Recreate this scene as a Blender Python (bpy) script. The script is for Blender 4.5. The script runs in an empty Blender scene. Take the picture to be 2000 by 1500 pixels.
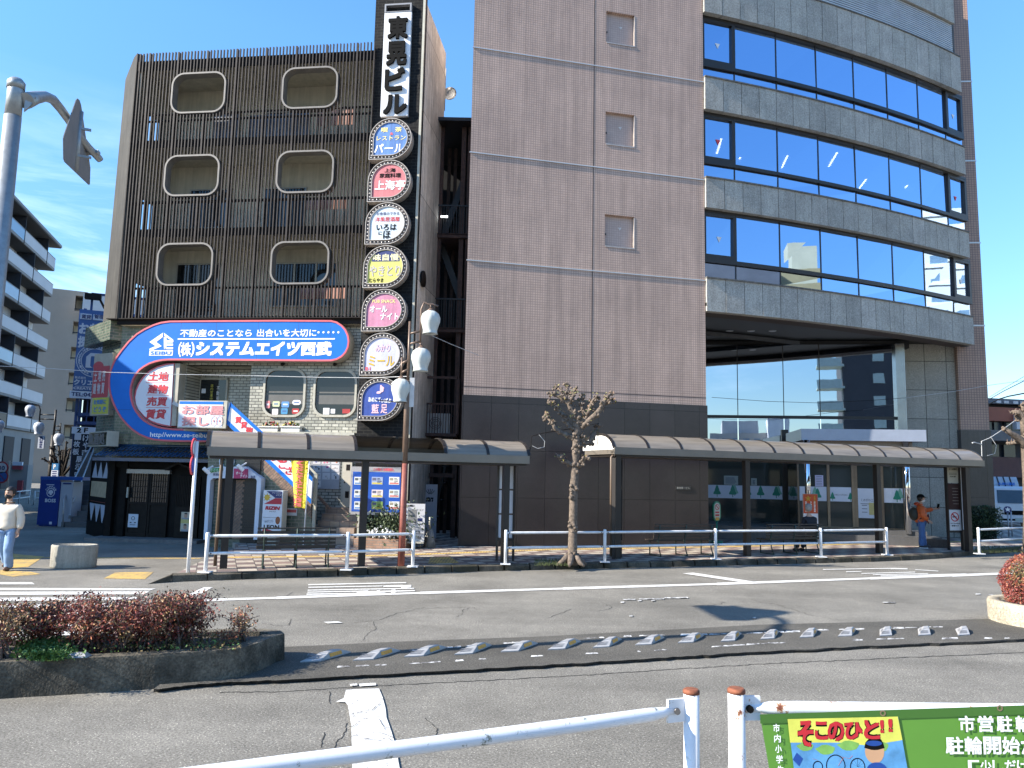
import bpy, bmesh, math, random
from mathutils import Vector, Matrix, noise as mnoise
R = math.radians
random.seed(7)
sc = bpy.context.scene
COL = sc.collection

# ---------------------------------------------------------------- camera
CAM = Vector((0, 0, 2.23))
PITCH, ROLL, FPX = R(6.8), R(1.2), 1502.0
_right0 = Vector((1, 0, 0)); _fwd = Vector((0, math.cos(PITCH), math.sin(PITCH))); _up0 = Vector((0, -math.sin(PITCH), math.cos(PITCH)))
_right = math.cos(ROLL) * _right0 + math.sin(ROLL) * _up0
_up = -math.sin(ROLL) * _right0 + math.cos(ROLL) * _up0
cam = bpy.data.cameras.new('camera'); cam.sensor_fit = 'HORIZONTAL'; cam.sensor_width = 36.0; cam.lens = FPX / 2000 * 36
cam.clip_start = 0.05; cam.clip_end = 4000
co = bpy.data.objects.new('camera', cam); COL.objects.link(co)
m3 = Matrix((_right, _up, -_fwd)).transposed()
co.matrix_world = Matrix.Translation(CAM) @ m3.to_4x4()
sc.camera = co
sc.render.resolution_x, sc.render.resolution_y = 1024, 768

# ---------------------------------------------------------------- light: winter sun from the left, sky
SUN_AZ, SUN_EL = 250.8, 32.0          # direction the light comes from (clockwise from +Y)
sd = Vector((math.sin(R(SUN_AZ)) * math.cos(R(SUN_EL)), math.cos(R(SUN_AZ)) * math.cos(R(SUN_EL)), math.sin(R(SUN_EL))))
sl = bpy.data.lights.new('sun', 'SUN'); sl.energy = 4.4; sl.angle = R(0.53); sl.color = (1, .93, .82)
so = bpy.data.objects.new('sun', sl); COL.objects.link(so); so.location = sd * 60
so.rotation_euler = sd.to_track_quat('Z', 'Y').to_euler()
w = bpy.data.worlds.new('World'); sc.world = w; w.use_nodes = True
nt = w.node_tree; nt.nodes.clear()
N = nt.nodes.new; K = nt.links.new
sky = N('ShaderNodeTexSky'); sky.sky_type = 'NISHITA'; sky.sun_disc = False
sky.sun_elevation = R(SUN_EL); sky.sun_rotation = R(SUN_AZ)
sky.altitude = 50; sky.air_density = 1.0; sky.dust_density = 0.05; sky.ozone_density = 2.6
tc = N('ShaderNodeTexCoord'); sep = N('ShaderNodeSeparateXYZ'); K(tc.outputs['Generated'], sep.inputs[0])
mp = N('ShaderNodeMapping'); mp.inputs['Scale'].default_value = (1.6, 1.6, 7.5); mp.inputs['Rotation'].default_value = (0, R(12), R(20)); K(tc.outputs['Generated'], mp.inputs[0])
nz = N('ShaderNodeTexNoise'); nz.inputs['Scale'].default_value = 2.1; nz.inputs['Detail'].default_value = 8; nz.inputs['Roughness'].default_value = .62; nz.inputs['Distortion'].default_value = .5
K(mp.outputs[0], nz.inputs[0])
cr = N('ShaderNodeMapRange'); cr.inputs[1].default_value = .44; cr.inputs[2].default_value = .74; K(nz.outputs[0], cr.inputs[0])
lo = N('ShaderNodeMapRange'); lo.inputs[1].default_value = .42; lo.inputs[2].default_value = .16; lo.inputs[3].default_value = 0; lo.inputs[4].default_value = 1; K(sep.outputs[2], lo.inputs[0])
le = N('ShaderNodeMapRange'); le.inputs[1].default_value = .25; le.inputs[2].default_value = -.45; K(sep.outputs[0], le.inputs[0])
mu = N('ShaderNodeMath'); mu.operation = 'MULTIPLY'; K(cr.outputs[0], mu.inputs[0]); K(lo.outputs[0], mu.inputs[1])
mu2 = N('ShaderNodeMath'); mu2.operation = 'MULTIPLY'; K(mu.outputs[0], mu2.inputs[0]); K(le.outputs[0], mu2.inputs[1])
mu3 = N('ShaderNodeMath'); mu3.operation = 'MULTIPLY'; mu3.inputs[1].default_value = .7; K(mu2.outputs[0], mu3.inputs[0])
hs = N('ShaderNodeHueSaturation'); hs.inputs['Saturation'].default_value = 1.2; K(sky.outputs[0], hs.inputs['Color'])
hf = N('ShaderNodeMapRange'); hf.inputs[1].default_value = .0; hf.inputs[2].default_value = .5; hf.inputs[3].default_value = .5; hf.inputs[4].default_value = 1.05; K(sep.outputs[2], hf.inputs[0])
hv = N('ShaderNodeVectorMath'); hv.operation = 'SCALE'; K(hs.outputs[0], hv.inputs[0]); K(hf.outputs[0], hv.inputs['Scale'])
mx = N('ShaderNodeMixRGB'); mx.inputs[2].default_value = (5.6, 6.3, 7.0, 1); K(mu3.outputs[0], mx.inputs[0]); K(hv.outputs[0], mx.inputs[1])
bg = N('ShaderNodeBackground'); bg.inputs[1].default_value = .13; K(mx.outputs[0], bg.inputs[0])
ow = N('ShaderNodeOutputWorld'); K(bg.outputs[0], ow.inputs[0])
sc.view_settings.view_transform = 'Standard'; sc.view_settings.look = 'None'; sc.view_settings.exposure = 1.52; sc.view_settings.gamma = 1
sc.cycles.max_bounces = 6; sc.cycles.transparent_max_bounces = 8; sc.cycles.use_denoising = True
sc.cycles.sample_clamp_indirect = 6

# ---------------------------------------------------------------- photogrammetry helpers
def ray(u, v):
    return (_right * ((u - 1000) / FPX) - _up * ((v - 750) / FPX) + _fwd).normalized()
def gnd(u, v, z=0.0):
    d = ray(u, v); t = (z - CAM.z) / d.z
    return CAM + d * t
def pixel(p):
    d = Vector(p) - CAM; c = d.dot(_fwd)
    return 1000 + FPX * d.dot(_right) / c, 750 - FPX * d.dot(_up) / c
class Fr:                                 # a vertical reference plane: x along, y away from viewer side, z up
    def __init__(s, o, az):
        s.M = Matrix.Translation(Vector(o)) @ Matrix.Rotation(R(90 - az), 4, 'Z'); s.I = s.M.inverted()
        s.c = s.I @ CAM; s.az = az
    def px(s, u, v, y=0.0):               # pixel -> (x, z) on plane y
        d = s.I.to_3x3() @ ray(u, v); t = (y - s.c.y) / d.y
        return s.c.x + d.x * t, s.c.z + d.z * t
    def x(s, u, v, y=0.0): return s.px(u, v, y)[0]
    def z(s, u, v, y=0.0): return s.px(u, v, y)[1]
    def g(s, u, v, z=0.0):                # pixel -> local point at height z
        p = s.I @ gnd(u, v, z); return p.x, p.y
    def poly(s, pts, y=0.0): return [s.px(u, v, y) for u, v in pts]
WORLD = Fr((0, 0, 0), 90)

# ---------------------------------------------------------------- materials
MATS = {}
def _nodes(name):
    m = bpy.data.materials.new(name); m.use_nodes = True
    n = m.node_tree; b = n.nodes['Principled BSDF']
    return m, n, b
def M(name, col, rough=.6, metal=0.0, var=.15, vs=3.0, bump=0.0, bs=60.0, spec=.5, streak=0.0, emit=0.0, alpha=None, trans=0.0, coat=0.0):
    if name in MATS: return MATS[name]
    m, n, b = _nodes(name); N = n.nodes.new; K = n.links.new
    b.inputs['Roughness'].default_value = rough; b.inputs['Metallic'].default_value = metal
    b.inputs['Specular IOR Level'].default_value = spec
    if coat: b.inputs['Coat Weight'].default_value = coat
    if trans: b.inputs['Transmission Weight'].default_value = trans
    if alpha is not None: b.inputs['Alpha'].default_value = alpha
    c = tuple(col) + (1,)
    if var or streak:
        tc = N('ShaderNodeTexCoord'); nz = N('ShaderNodeTexNoise'); nz.inputs['Scale'].default_value = vs; nz.inputs['Detail'].default_value = 7; nz.inputs['Roughness'].default_value = .65
        K(tc.outputs['Object'], nz.inputs[0])
        r = N('ShaderNodeMapRange'); r.inputs[1].default_value = .3; r.inputs[2].default_value = .7; r.inputs[3].default_value = 1 - var; r.inputs[4].default_value = 1 + var; K(nz.outputs[0], r.inputs[0])
        v = N('ShaderNodeVectorMath'); v.operation = 'SCALE'; v.inputs[0].default_value = col; K(r.outputs[0], v.inputs['Scale'])
        src = v.outputs[0]
        if streak:
            mp = N('ShaderNodeMapping'); mp.inputs['Scale'].default_value = (3.5, 3.5, .22); K(tc.outputs['Object'], mp.inputs[0])
            n2 = N('ShaderNodeTexNoise'); n2.inputs['Scale'].default_value = 2.2; n2.inputs['Detail'].default_value = 6; n2.inputs['Roughness'].default_value = .7; K(mp.outputs[0], n2.inputs[0])
            r2 = N('ShaderNodeMapRange'); r2.inputs[1].default_value = .38; r2.inputs[2].default_value = .68; r2.inputs[3].default_value = 1; r2.inputs[4].default_value = 1 - streak; K(n2.outputs[0], r2.inputs[0])
            v2 = N('ShaderNodeVectorMath'); v2.operation = 'SCALE'; K(src, v2.inputs[0]); K(r2.outputs[0], v2.inputs['Scale']); src = v2.outputs[0]
        K(src, b.inputs['Base Color'])
        if bump:
            n3 = N('ShaderNodeTexNoise'); n3.inputs['Scale'].default_value = bs; n3.inputs['Detail'].default_value = 4; K(tc.outputs['Object'], n3.inputs[0])
            bp = N('ShaderNodeBump'); bp.inputs['Strength'].default_value = bump; bp.inputs['Distance'].default_value = .01; K(n3.outputs[0], bp.inputs['Height']); K(bp.outputs[0], b.inputs['Normal'])
    else:
        b.inputs['Base Color'].default_value = c
    if emit:
        b.inputs['Emission Color'].default_value = c; b.inputs['Emission Strength'].default_value = emit
    MATS[name] = m; return m
def brick(name, c1, c2, cm, bw, bh, mort, axis='xz', rough=.5, off=.5, var=.25, vs=2.0, bump=.25, streak=.15, spec=.5, rot=0, grime=None):
    if name in MATS: return MATS[name]
    m, n, b = _nodes(name); N = n.nodes.new; K = n.links.new
    tc = N('ShaderNodeTexCoord'); se = N('ShaderNodeSeparateXYZ'); cb = N('ShaderNodeCombineXYZ')
    K(tc.outputs['Object'], se.inputs[0]); ix = {'x': 0, 'y': 1, 'z': 2}
    K(se.outputs[ix[axis[0]]], cb.inputs[0]); K(se.outputs[ix[axis[1]]], cb.inputs[1])
    vec = cb.outputs[0]
    if rot:
        mp = N('ShaderNodeMapping'); mp.inputs['Rotation'].default_value = (0, 0, rot); K(vec, mp.inputs[0]); vec = mp.outputs[0]
    bk = N('ShaderNodeTexBrick'); bk.inputs['Scale'].default_value = 1; bk.inputs['Brick Width'].default_value = bw; bk.inputs['Row Height'].default_value = bh
    bk.inputs['Mortar Size'].default_value = mort; bk.inputs['Mortar Smooth'].default_value = .1; bk.offset = off; bk.inputs['Bias'].default_value = 0
    bk.inputs['Color1'].default_value = tuple(c1) + (1,); bk.inputs['Color2'].default_value = tuple(c2) + (1,); bk.inputs['Mortar'].default_value = tuple(cm) + (1,)
    K(vec, bk.inputs[0])
    nz = N('ShaderNodeTexNoise'); nz.inputs['Scale'].default_value = vs; nz.inputs['Detail'].default_value = 8; nz.inputs['Roughness'].default_value = .7; K(tc.outputs['Object'], nz.inputs[0])
    r = N('ShaderNodeMapRange'); r.inputs[1].default_value = .3; r.inputs[2].default_value = .7; r.inputs[3].default_value = 1 - var; r.inputs[4].default_value = 1 + var; K(nz.outputs[0], r.inputs[0])
    v = N('ShaderNodeVectorMath'); v.operation = 'SCALE'; K(bk.outputs[0], v.inputs[0]); K(r.outputs[0], v.inputs['Scale']); src = v.outputs[0]
    if streak:
        mp = N('ShaderNodeMapping'); mp.inputs['Scale'].default_value = (3, 3, .18); K(tc.outputs['Object'], mp.inputs[0])
        n2 = N('ShaderNodeTexNoise'); n2.inputs['Scale'].default_value = 1.6; n2.inputs['Detail'].default_value = 6; K(mp.outputs[0], n2.inputs[0])
        r2 = N('ShaderNodeMapRange'); r2.inputs[1].default_value = .4; r2.inputs[2].default_value = .7; r2.inputs[3].default_value = 1; r2.inputs[4].default_value = 1 - streak; K(n2.outputs[0], r2.inputs[0])
        v2 = N('ShaderNodeVectorMath'); v2.operation = 'SCALE'; K(src, v2.inputs[0]); K(r2.outputs[0], v2.inputs['Scale']); src = v2.outputs[0]
    K(src, b.inputs['Base Color']); b.inputs['Roughness'].default_value = rough; b.inputs['Specular IOR Level'].default_value = spec
    if bump:
        iv = N('ShaderNodeMath'); iv.operation = 'SUBTRACT'; iv.inputs[0].default_value = 1; K(bk.outputs[1], iv.inputs[1])
        bp = N('ShaderNodeBump'); bp.inputs['Strength'].default_value = bump; bp.inputs['Distance'].default_value = .01; K(iv.outputs[0], bp.inputs['Height']); K(bp.outputs[0], b.inputs['Normal'])
    MATS[name] = m; return m
def granite(name, col, amp=.35, scale=90, rough=.35, streak=0.0, bump=0.0, panel=None, joint=.006, axis='xz', jcol=.3, spec=.5, var=.12, off=0.0):
    """speckled stone, optionally cut into panels (w, h)"""
    if name in MATS: return MATS[name]
    m, n, b = _nodes(name); N = n.nodes.new; K = n.links.new
    tc = N('ShaderNodeTexCoord')
    n1 = N('ShaderNodeTexNoise'); n1.inputs['Scale'].default_value = scale; n1.inputs['Detail'].default_value = 3; n1.inputs['Roughness'].default_value = .8; K(tc.outputs['Object'], n1.inputs[0])
    r1 = N('ShaderNodeMapRange'); r1.inputs[1].default_value = .3; r1.inputs[2].default_value = .7; r1.inputs[3].default_value = 1 - amp; r1.inputs[4].default_value = 1 + amp; K(n1.outputs[0], r1.inputs[0])
    n2 = N('ShaderNodeTexNoise'); n2.inputs['Scale'].default_value = 1.3; n2.inputs['Detail'].default_value = 8; n2.inputs['Roughness'].default_value = .7; K(tc.outputs['Object'], n2.inputs[0])
    r2 = N('ShaderNodeMapRange'); r2.inputs[1].default_value = .3; r2.inputs[2].default_value = .7; r2.inputs[3].default_value = 1 - var; r2.inputs[4].default_value = 1 + var; K(n2.outputs[0], r2.inputs[0])
    mu = N('ShaderNodeMath'); mu.operation = 'MULTIPLY'; K(r1.outputs[0], mu.inputs[0]); K(r2.outputs[0], mu.inputs[1]); fac = mu.outputs[0]
    def mul(a):
        nonlocal fac
        q = N('ShaderNodeMath'); q.operation = 'MULTIPLY'; K(fac, q.inputs[0]); K(a, q.inputs[1]); fac = q.outputs[0]
    if streak:
        mp = N('ShaderNodeMapping'); mp.inputs['Scale'].default_value = (4, 4, .3); K(tc.outputs['Object'], mp.inputs[0])
        n3 = N('ShaderNodeTexNoise'); n3.inputs['Scale'].default_value = 2; n3.inputs['Detail'].default_value = 7; n3.inputs['Roughness'].default_value = .7; K(mp.outputs[0], n3.inputs[0])
        r3 = N('ShaderNodeMapRange'); r3.inputs[1].default_value = .36; r3.inputs[2].default_value = .68; r3.inputs[3].default_value = 1; r3.inputs[4].default_value = 1 - streak; K(n3.outputs[0], r3.inputs[0]); mul(r3.outputs[0])
    if panel:
        se = N('ShaderNodeSeparateXYZ'); cb = N('ShaderNodeCombineXYZ'); K(tc.outputs['Object'], se.inputs[0]); ix = {'x': 0, 'y': 1, 'z': 2}
        K(se.outputs[ix[axis[0]]], cb.inputs[0]); K(se.outputs[ix[axis[1]]], cb.inputs[1])
        bk = N('ShaderNodeTexBrick'); bk.inputs['Scale'].default_value = 1; bk.inputs['Brick Width'].default_value = panel[0]; bk.inputs['Row Height'].default_value = panel[1]; bk.offset = off
        bk.inputs['Mortar Size'].default_value = joint; bk.inputs['Mortar Smooth'].default_value = 0
        bk.inputs['Color1'].default_value = (.9, .9, .9, 1); bk.inputs['Color2'].default_value = (1.1, 1.1, 1.1, 1); bk.inputs['Mortar'].default_value = (jcol, jcol, jcol, 1); K(cb.outputs[0], bk.inputs[0]); mul(bk.outputs[0])
    v = N('ShaderNodeVectorMath'); v.operation = 'SCALE'; v.inputs[0].default_value = col; K(fac, v.inputs['Scale']); K(v.outputs[0], b.inputs['Base Color'])
    b.inputs['Roughness'].default_value = rough; b.inputs['Specular IOR Level'].default_value = spec
    if bump:
        bp = N('ShaderNodeBump'); bp.inputs['Strength'].default_value = bump; bp.inputs['Distance'].default_value = .01; K(n1.outputs[0], bp.inputs['Height']); K(bp.outputs[0], b.inputs['Normal'])
    MATS[name] = m; return m
def mirror_glass(name, tint, rough=.02, wav=.0, alpha=1.0):
    if name in MATS: return MATS[name]
    m, n, b = _nodes(name); N = n.nodes.new; K = n.links.new
    b.inputs['Base Color'].default_value = tuple(tint) + (1,); b.inputs['Metallic'].default_value = 1; b.inputs['Alpha'].default_value = alpha; b.inputs['Roughness'].default_value = rough
    tc = N('ShaderNodeTexCoord'); nz = N('ShaderNodeTexNoise'); nz.inputs['Scale'].default_value = .9; nz.inputs['Detail'].default_value = 2; K(tc.outputs['Object'], nz.inputs[0])
    bp = N('ShaderNodeBump'); bp.inputs['Strength'].default_value = wav; bp.inputs['Distance'].default_value = .02; K(nz.outputs[0], bp.inputs['Height']); K(bp.outputs[0], b.inputs['Normal'])
    MATS[name] = m; return m

# ---------------------------------------------------------------- mesh builder
class MB:
    def __init__(s): s.v = []; s.f = []; s.mi = []; s.m = 0; s.sm = []; s.s = False
    def add(s, vs, fs):
        b = len(s.v); s.v += [Vector(q) for q in vs]
        for f in fs: s.f.append([b + i for i in f]); s.mi.append(s.m); s.sm.append(s.s)
        return s
    def box(s, x0, x1, y0, y1, z0, z1):
        x0, x1 = sorted((x0, x1)); y0, y1 = sorted((y0, y1)); z0, z1 = sorted((z0, z1))
        return s.add([(x0,y0,z0),(x1,y0,z0),(x1,y1,z0),(x0,y1,z0),(x0,y0,z1),(x1,y0,z1),(x1,y1,z1),(x0,y1,z1)],
                     [(0,3,2,1),(4,5,6,7),(0,1,5,4),(1,2,6,5),(2,3,7,6),(3,0,4,7)])
    def quad(s, a, b, c, d): return s.add([a, b, c, d], [(0, 1, 2, 3)])
    def prism(s, pts, y0, y1):            # polygon in xz, extruded along y (y0 = viewer side)
        n = len(pts); ar = sum(pts[i][0]*pts[(i+1)%n][1]-pts[(i+1)%n][0]*pts[i][1] for i in range(n))
        if ar < 0: pts = pts[::-1]
        vs = [(x, y0, z) for x, z in pts] + [(x, y1, z) for x, z in pts]
        return s.add(vs, [list(range(n)), list(range(2*n-1, n-1, -1))] + [(i, n+i, n+(i+1)%n, (i+1)%n) for i in range(n)])
    def slab(s, pts, z0, z1):             # polygon in xy, extruded along z
        n = len(pts); ar = sum(pts[i][0]*pts[(i+1)%n][1]-pts[(i+1)%n][0]*pts[i][1] for i in range(n))
        if ar < 0: pts = pts[::-1]
        vs = [(x, y, z1) for x, y in pts] + [(x, y, z0) for x, y in pts]
        return s.add(vs, [list(range(n)), list(range(2*n-1, n-1, -1))] + [(i, n+i, n+(i+1)%n, (i+1)%n) for i in range(n)])
    def ring(s, out, inn, y0, y1):        # frame between two loops of equal count (xz), extruded
        n = len(out); vs = [(x,y0,z) for x,z in out] + [(x,y0,z) for x,z in inn] + [(x,y1,z) for x,z in out] + [(x,y1,z) for x,z in inn]
        fs = []
        for i in range(n):
            j = (i+1) % n
            fs += [(i,j,n+j,n+i), (2*n+i,3*n+i,3*n+j,2*n+j), (i,2*n+i,2*n+j,j), (n+i,n+j,3*n+j,3*n+i)]
        return s.add(vs, fs)
    def tube(s, pts, r, seg=8, cap=True, sm=True):
        pts = [Vector(p) for p in pts]; n = len(pts); rs = r if isinstance(r, (list, tuple)) else [r]*n
        vs = []; old = s.s; s.s = sm; a = None
        for i, p in enumerate(pts):
            t = (pts[min(i+1,n-1)] - pts[max(i-1,0)]).normalized()
            if a is None: a = t.cross(Vector((0,0,1)) if abs(t.z) < .9 else Vector((1,0,0))).normalized()
            else:
                a = (a - t*a.dot(t)); a = a.normalized() if a.length > 1e-6 else t.orthogonal().normalized()
            b = t.cross(a)
            for k in range(seg):
                q = 2*math.pi*k/seg; vs.append(p + (a*math.cos(q) + b*math.sin(q))*rs[i])
        fs = [(i*seg+k, i*seg+(k+1)%seg, (i+1)*seg+(k+1)%seg, (i+1)*seg+k) for i in range(n-1) for k in range(seg)]
        s.add(vs, fs); s.s = False
        if cap:
            b = len(s.v) - n*seg
            for f in (list(range(seg))[::-1], [(n-1)*seg+k for k in range(seg)]): s.f.append([b+i for i in f]); s.mi.append(s.m); s.sm.append(False)
        s.s = old; return s
    def bar(s, p, q, w, h=None):
        p, q = Vector(p), Vector(q); h = h or w; t = (q-p).normalized()
        a = t.cross(Vector((0,0,1)) if abs(t.z) < .95 else Vector((0,1,0))).normalized()*(w/2); b = t.cross(a).normalized()*(h/2)
        vs = [p-a-b, p+a-b, p+a+b, p-a+b, q-a-b, q+a-b, q+a+b, q-a+b]
        return s.add(vs, [(0,1,2,3),(7,6,5,4),(0,4,5,1),(1,5,6,2),(2,6,7,3),(3,7,4,0)])
    def lathe(s, prof, c=(0,0,0), seg=16, sx=1, sy=1):
        c = Vector(c); n = len(prof); vs = [c + Vector((r*math.cos(2*math.pi*k/seg)*sx, r*math.sin(2*math.pi*k/seg)*sy, z)) for r, z in prof for k in range(seg)]
        old = s.s; s.s = True
        s.add(vs, [(i*seg+k, i*seg+(k+1)%seg, (i+1)*seg+(k+1)%seg, (i+1)*seg+k) for i in range(n-1) for k in range(seg)]); s.s = old; return s
    def ball(s, c, r, sub=1, sc=(1,1,1), jit=0.0):
        bm = bmesh.new(); bmesh.ops.create_icosphere(bm, subdivisions=sub, radius=1)
        vs = []
        for v in bm.verts:
            k = 1 + (random.uniform(-jit, jit) if jit else 0)
            vs.append((c[0]+v.co.x*r*sc[0]*k, c[1]+v.co.y*r*sc[1]*k, c[2]+v.co.z*r*sc[2]*k))
        bm.verts.index_update(); fs = [[v.index for v in f.verts] for f in bm.faces]; bm.free()
        old = s.s; s.s = True; s.add(vs, fs); s.s = old; return s
    def text(s, body, x0, x1, z0, z1, y, bold=.0, fit=True, shear=0.0, ext=0.0, mirror=False, res=2):
        """lettering in the xz plane at depth y filling the rectangle"""
        cu = bpy.data.curves.new('t', 'FONT'); cu.body = body; cu.size = 1; cu.resolution_u = res; cu.shear = shear; cu.extrude = 0
        ob = bpy.data.objects.new('t', cu); COL.objects.link(ob)
        me = bpy.data.meshes.new_from_object(ob.evaluated_get(bpy.context.evaluated_depsgraph_get()))
        vs = [v.co.copy() for v in me.vertices]; fs = [list(p.vertices) for p in me.polygons]
        bpy.data.objects.remove(ob); bpy.data.curves.remove(cu); bpy.data.meshes.remove(me)
        if not vs: return s
        a0 = min(v.x for v in vs); a1 = max(v.x for v in vs); b0 = min(v.y for v in vs); b1 = max(v.y for v in vs)
        kx = (x1-x0)/max(a1-a0, 1e-6); kz = (z1-z0)/max(b1-b0, 1e-6)
        if not fit: kx = kz = min(kx, kz)
        cx, cz = (x0+x1)/2, (z0+z1)/2; ac, bc = (a0+a1)/2, (b0+b1)/2
        sg = -1 if mirror else 1
        if bold:                              # heavier strokes: the glyph again, shifted by the stroke gain
            kx *= (a1-a0)/(a1-a0+2*bold); kz *= (b1-b0)/(b1-b0+2*bold); n0 = len(vs); f0 = fs; va = vs; vs = []; fs = []; dy = []
            for i, (ox, oz) in enumerate(((-1,-1),(1,1),(-1,1),(1,-1),(0,0))[:3 if bold < .015 else 5]):
                fs += [[q+i*n0 for q in f] for f in f0]; vs += [Vector((v.x+ox*bold, v.y+oz*bold, 0)) for v in va]; dy += [i*.00025]*n0
        else: dy = [0]*len(vs)
        pts = [(cx + sg*(v.x-ac)*kx, y-q, cz + (v.y-bc)*kz) for v, q in zip(vs, dy)]
        if mirror: fs = [f[::-1] for f in fs]
        if ext:
            n = len(pts); edges = {}
            for f in fs:
                for i in range(len(f)):
                    e = (f[i], f[(i+1)%len(f)])
                    if (e[1], e[0]) in edges: del edges[(e[1], e[0])]
                    else: edges[e] = 1
            pts2 = pts + [(p[0], p[1]+ext, p[2]) for p in pts]
            return s.add(pts2, fs + [(a, n+a, n+b, b) for a, b in edges])
        return s.add(pts, fs)
    def vtext(s, body, x0, x1, z0, z1, y, bold=.0, shear=0.0, ext=0, mirror=False):
        n = len(body); h = (z1-z0)/n
        for i, ch in enumerate(body):
            if ch == ' ': continue
            s.text(ch, x0, x1, z1-(i+1)*h+h*.06, z1-i*h-h*.06, y, bold, shear=shear, ext=ext, mirror=mirror)
        return s
    def map(s, fn, start=0):
        for i in range(start, len(s.v)): s.v[i] = Vector(fn(s.v[i]))
        return s

def rrect(x0, x1, z0, z1, r, n=6):
    r = min(r, (x1-x0)/2-1e-4, (z1-z0)/2-1e-4); out = []
    for cx, cz, a in ((x1-r, z0+r, -90), (x1-r, z1-r, 0), (x0+r, z1-r, 90), (x0+r, z0+r, 180)):
        for k in range(n+1):
            q = R(a + 90*k/n); out.append((cx + r*math.cos(q), cz + r*math.sin(q)))
    return out

BASE = {}
def _mesh(mb, name, mats, base):
    me = bpy.data.meshes.new(name)
    b = Vector(base)
    me.from_pydata([tuple(v - b) for v in mb.v], [], mb.f)
    for m in (mats if isinstance(mats, (list, tuple)) else [mats]): me.materials.append(m)
    me.polygons.foreach_set('material_index', mb.mi); me.polygons.foreach_set('use_smooth', mb.sm)
    me.update(); return me
def tag(o, label, cat, group=None, kind=None):
    if label: o['label'] = label
    if cat: o['category'] = cat
    if group: o['group'] = group
    if kind: o['kind'] = kind
    return o
def thing(name, label, cat, fr=WORLD, base=(0, 0, 0), group=None):
    o = bpy.data.objects.new(name, None); COL.objects.link(o); o.empty_display_size = .2
    o.matrix_world = fr.M @ Matrix.Translation(Vector(base)); BASE[o.name] = tuple(base)
    return tag(o, label, cat, group)
def part(name, mb, mats, parent, label=None):
    while parent.parent and parent.parent.parent: parent = parent.parent      # thing > part > sub-part, no deeper
    b = BASE[parent.name]
    o = bpy.data.objects.new(name, _mesh(mb, name, mats, b)); COL.objects.link(o); o.parent = parent; BASE[o.name] = b
    if label: o['label'] = label
    return o
def solo(name, mb, mats, label, cat, fr=WORLD, base=(0, 0, 0), group=None, kind=None):
    o = bpy.data.objects.new(name, _mesh(mb, name, mats, base)); COL.objects.link(o)
    o.matrix_world = fr.M @ Matrix.Translation(Vector(base)); BASE[o.name] = tuple(base)
    return tag(o, label, cat, group, kind)
def struct(name, mb, mats, fr=WORLD): return solo(name, mb, mats, None, None, fr, kind='structure')
def copy_tree(o, parent=None):
    c = o.copy(); COL.objects.link(c); c.parent = parent
    for ch in list(o.children): copy_tree(ch, c)
    return c
def skin(chains, sub=2):
    """chains: list of lists of (x,y,z,r); first point of later chains may coincide with an earlier one -> shared vertex"""
    verts, rad, edges = [], [], []
    def vid(p):
        for i, q in enumerate(verts):
            if (Vector(q) - Vector(p[:3])).length < 1e-4: return i
        verts.append(p[:3]); rad.append(p[3]); return len(verts)-1
    for ch in chains:
        ids = [vid(p) for p in ch]; edges += [(a, b) for a, b in zip(ids, ids[1:])]
    me = bpy.data.meshes.new('sk'); me.from_pydata(verts, edges, []); ob = bpy.data.objects.new('sk', me); COL.objects.link(ob)
    md = ob.modifiers.new('s', 'SKIN'); md.use_smooth_shade = True; md.branch_smoothing = .3
    if not me.skin_vertices: me.skin_vertices.new()
    for i, r in enumerate(rad):
        rr = r if isinstance(r, tuple) else (r, r)
        me.skin_vertices[0].data[i].radius = rr; me.skin_vertices[0].data[i].use_root = (i == 0)
    sb = ob.modifiers.new('b', 'SUBSURF'); sb.levels = sub; sb.render_levels = sub
    dm = bpy.data.meshes.new_from_object(ob.evaluated_get(bpy.context.evaluated_depsgraph_get()))
    mb = MB(); mb.s = True; mb.add([v.co.copy() for v in dm.vertices], [list(p.vertices) for p in dm.polygons])
    bpy.data.objects.remove(ob); bpy.data.meshes.remove(me); bpy.data.meshes.remove(dm)
    return mb
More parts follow.
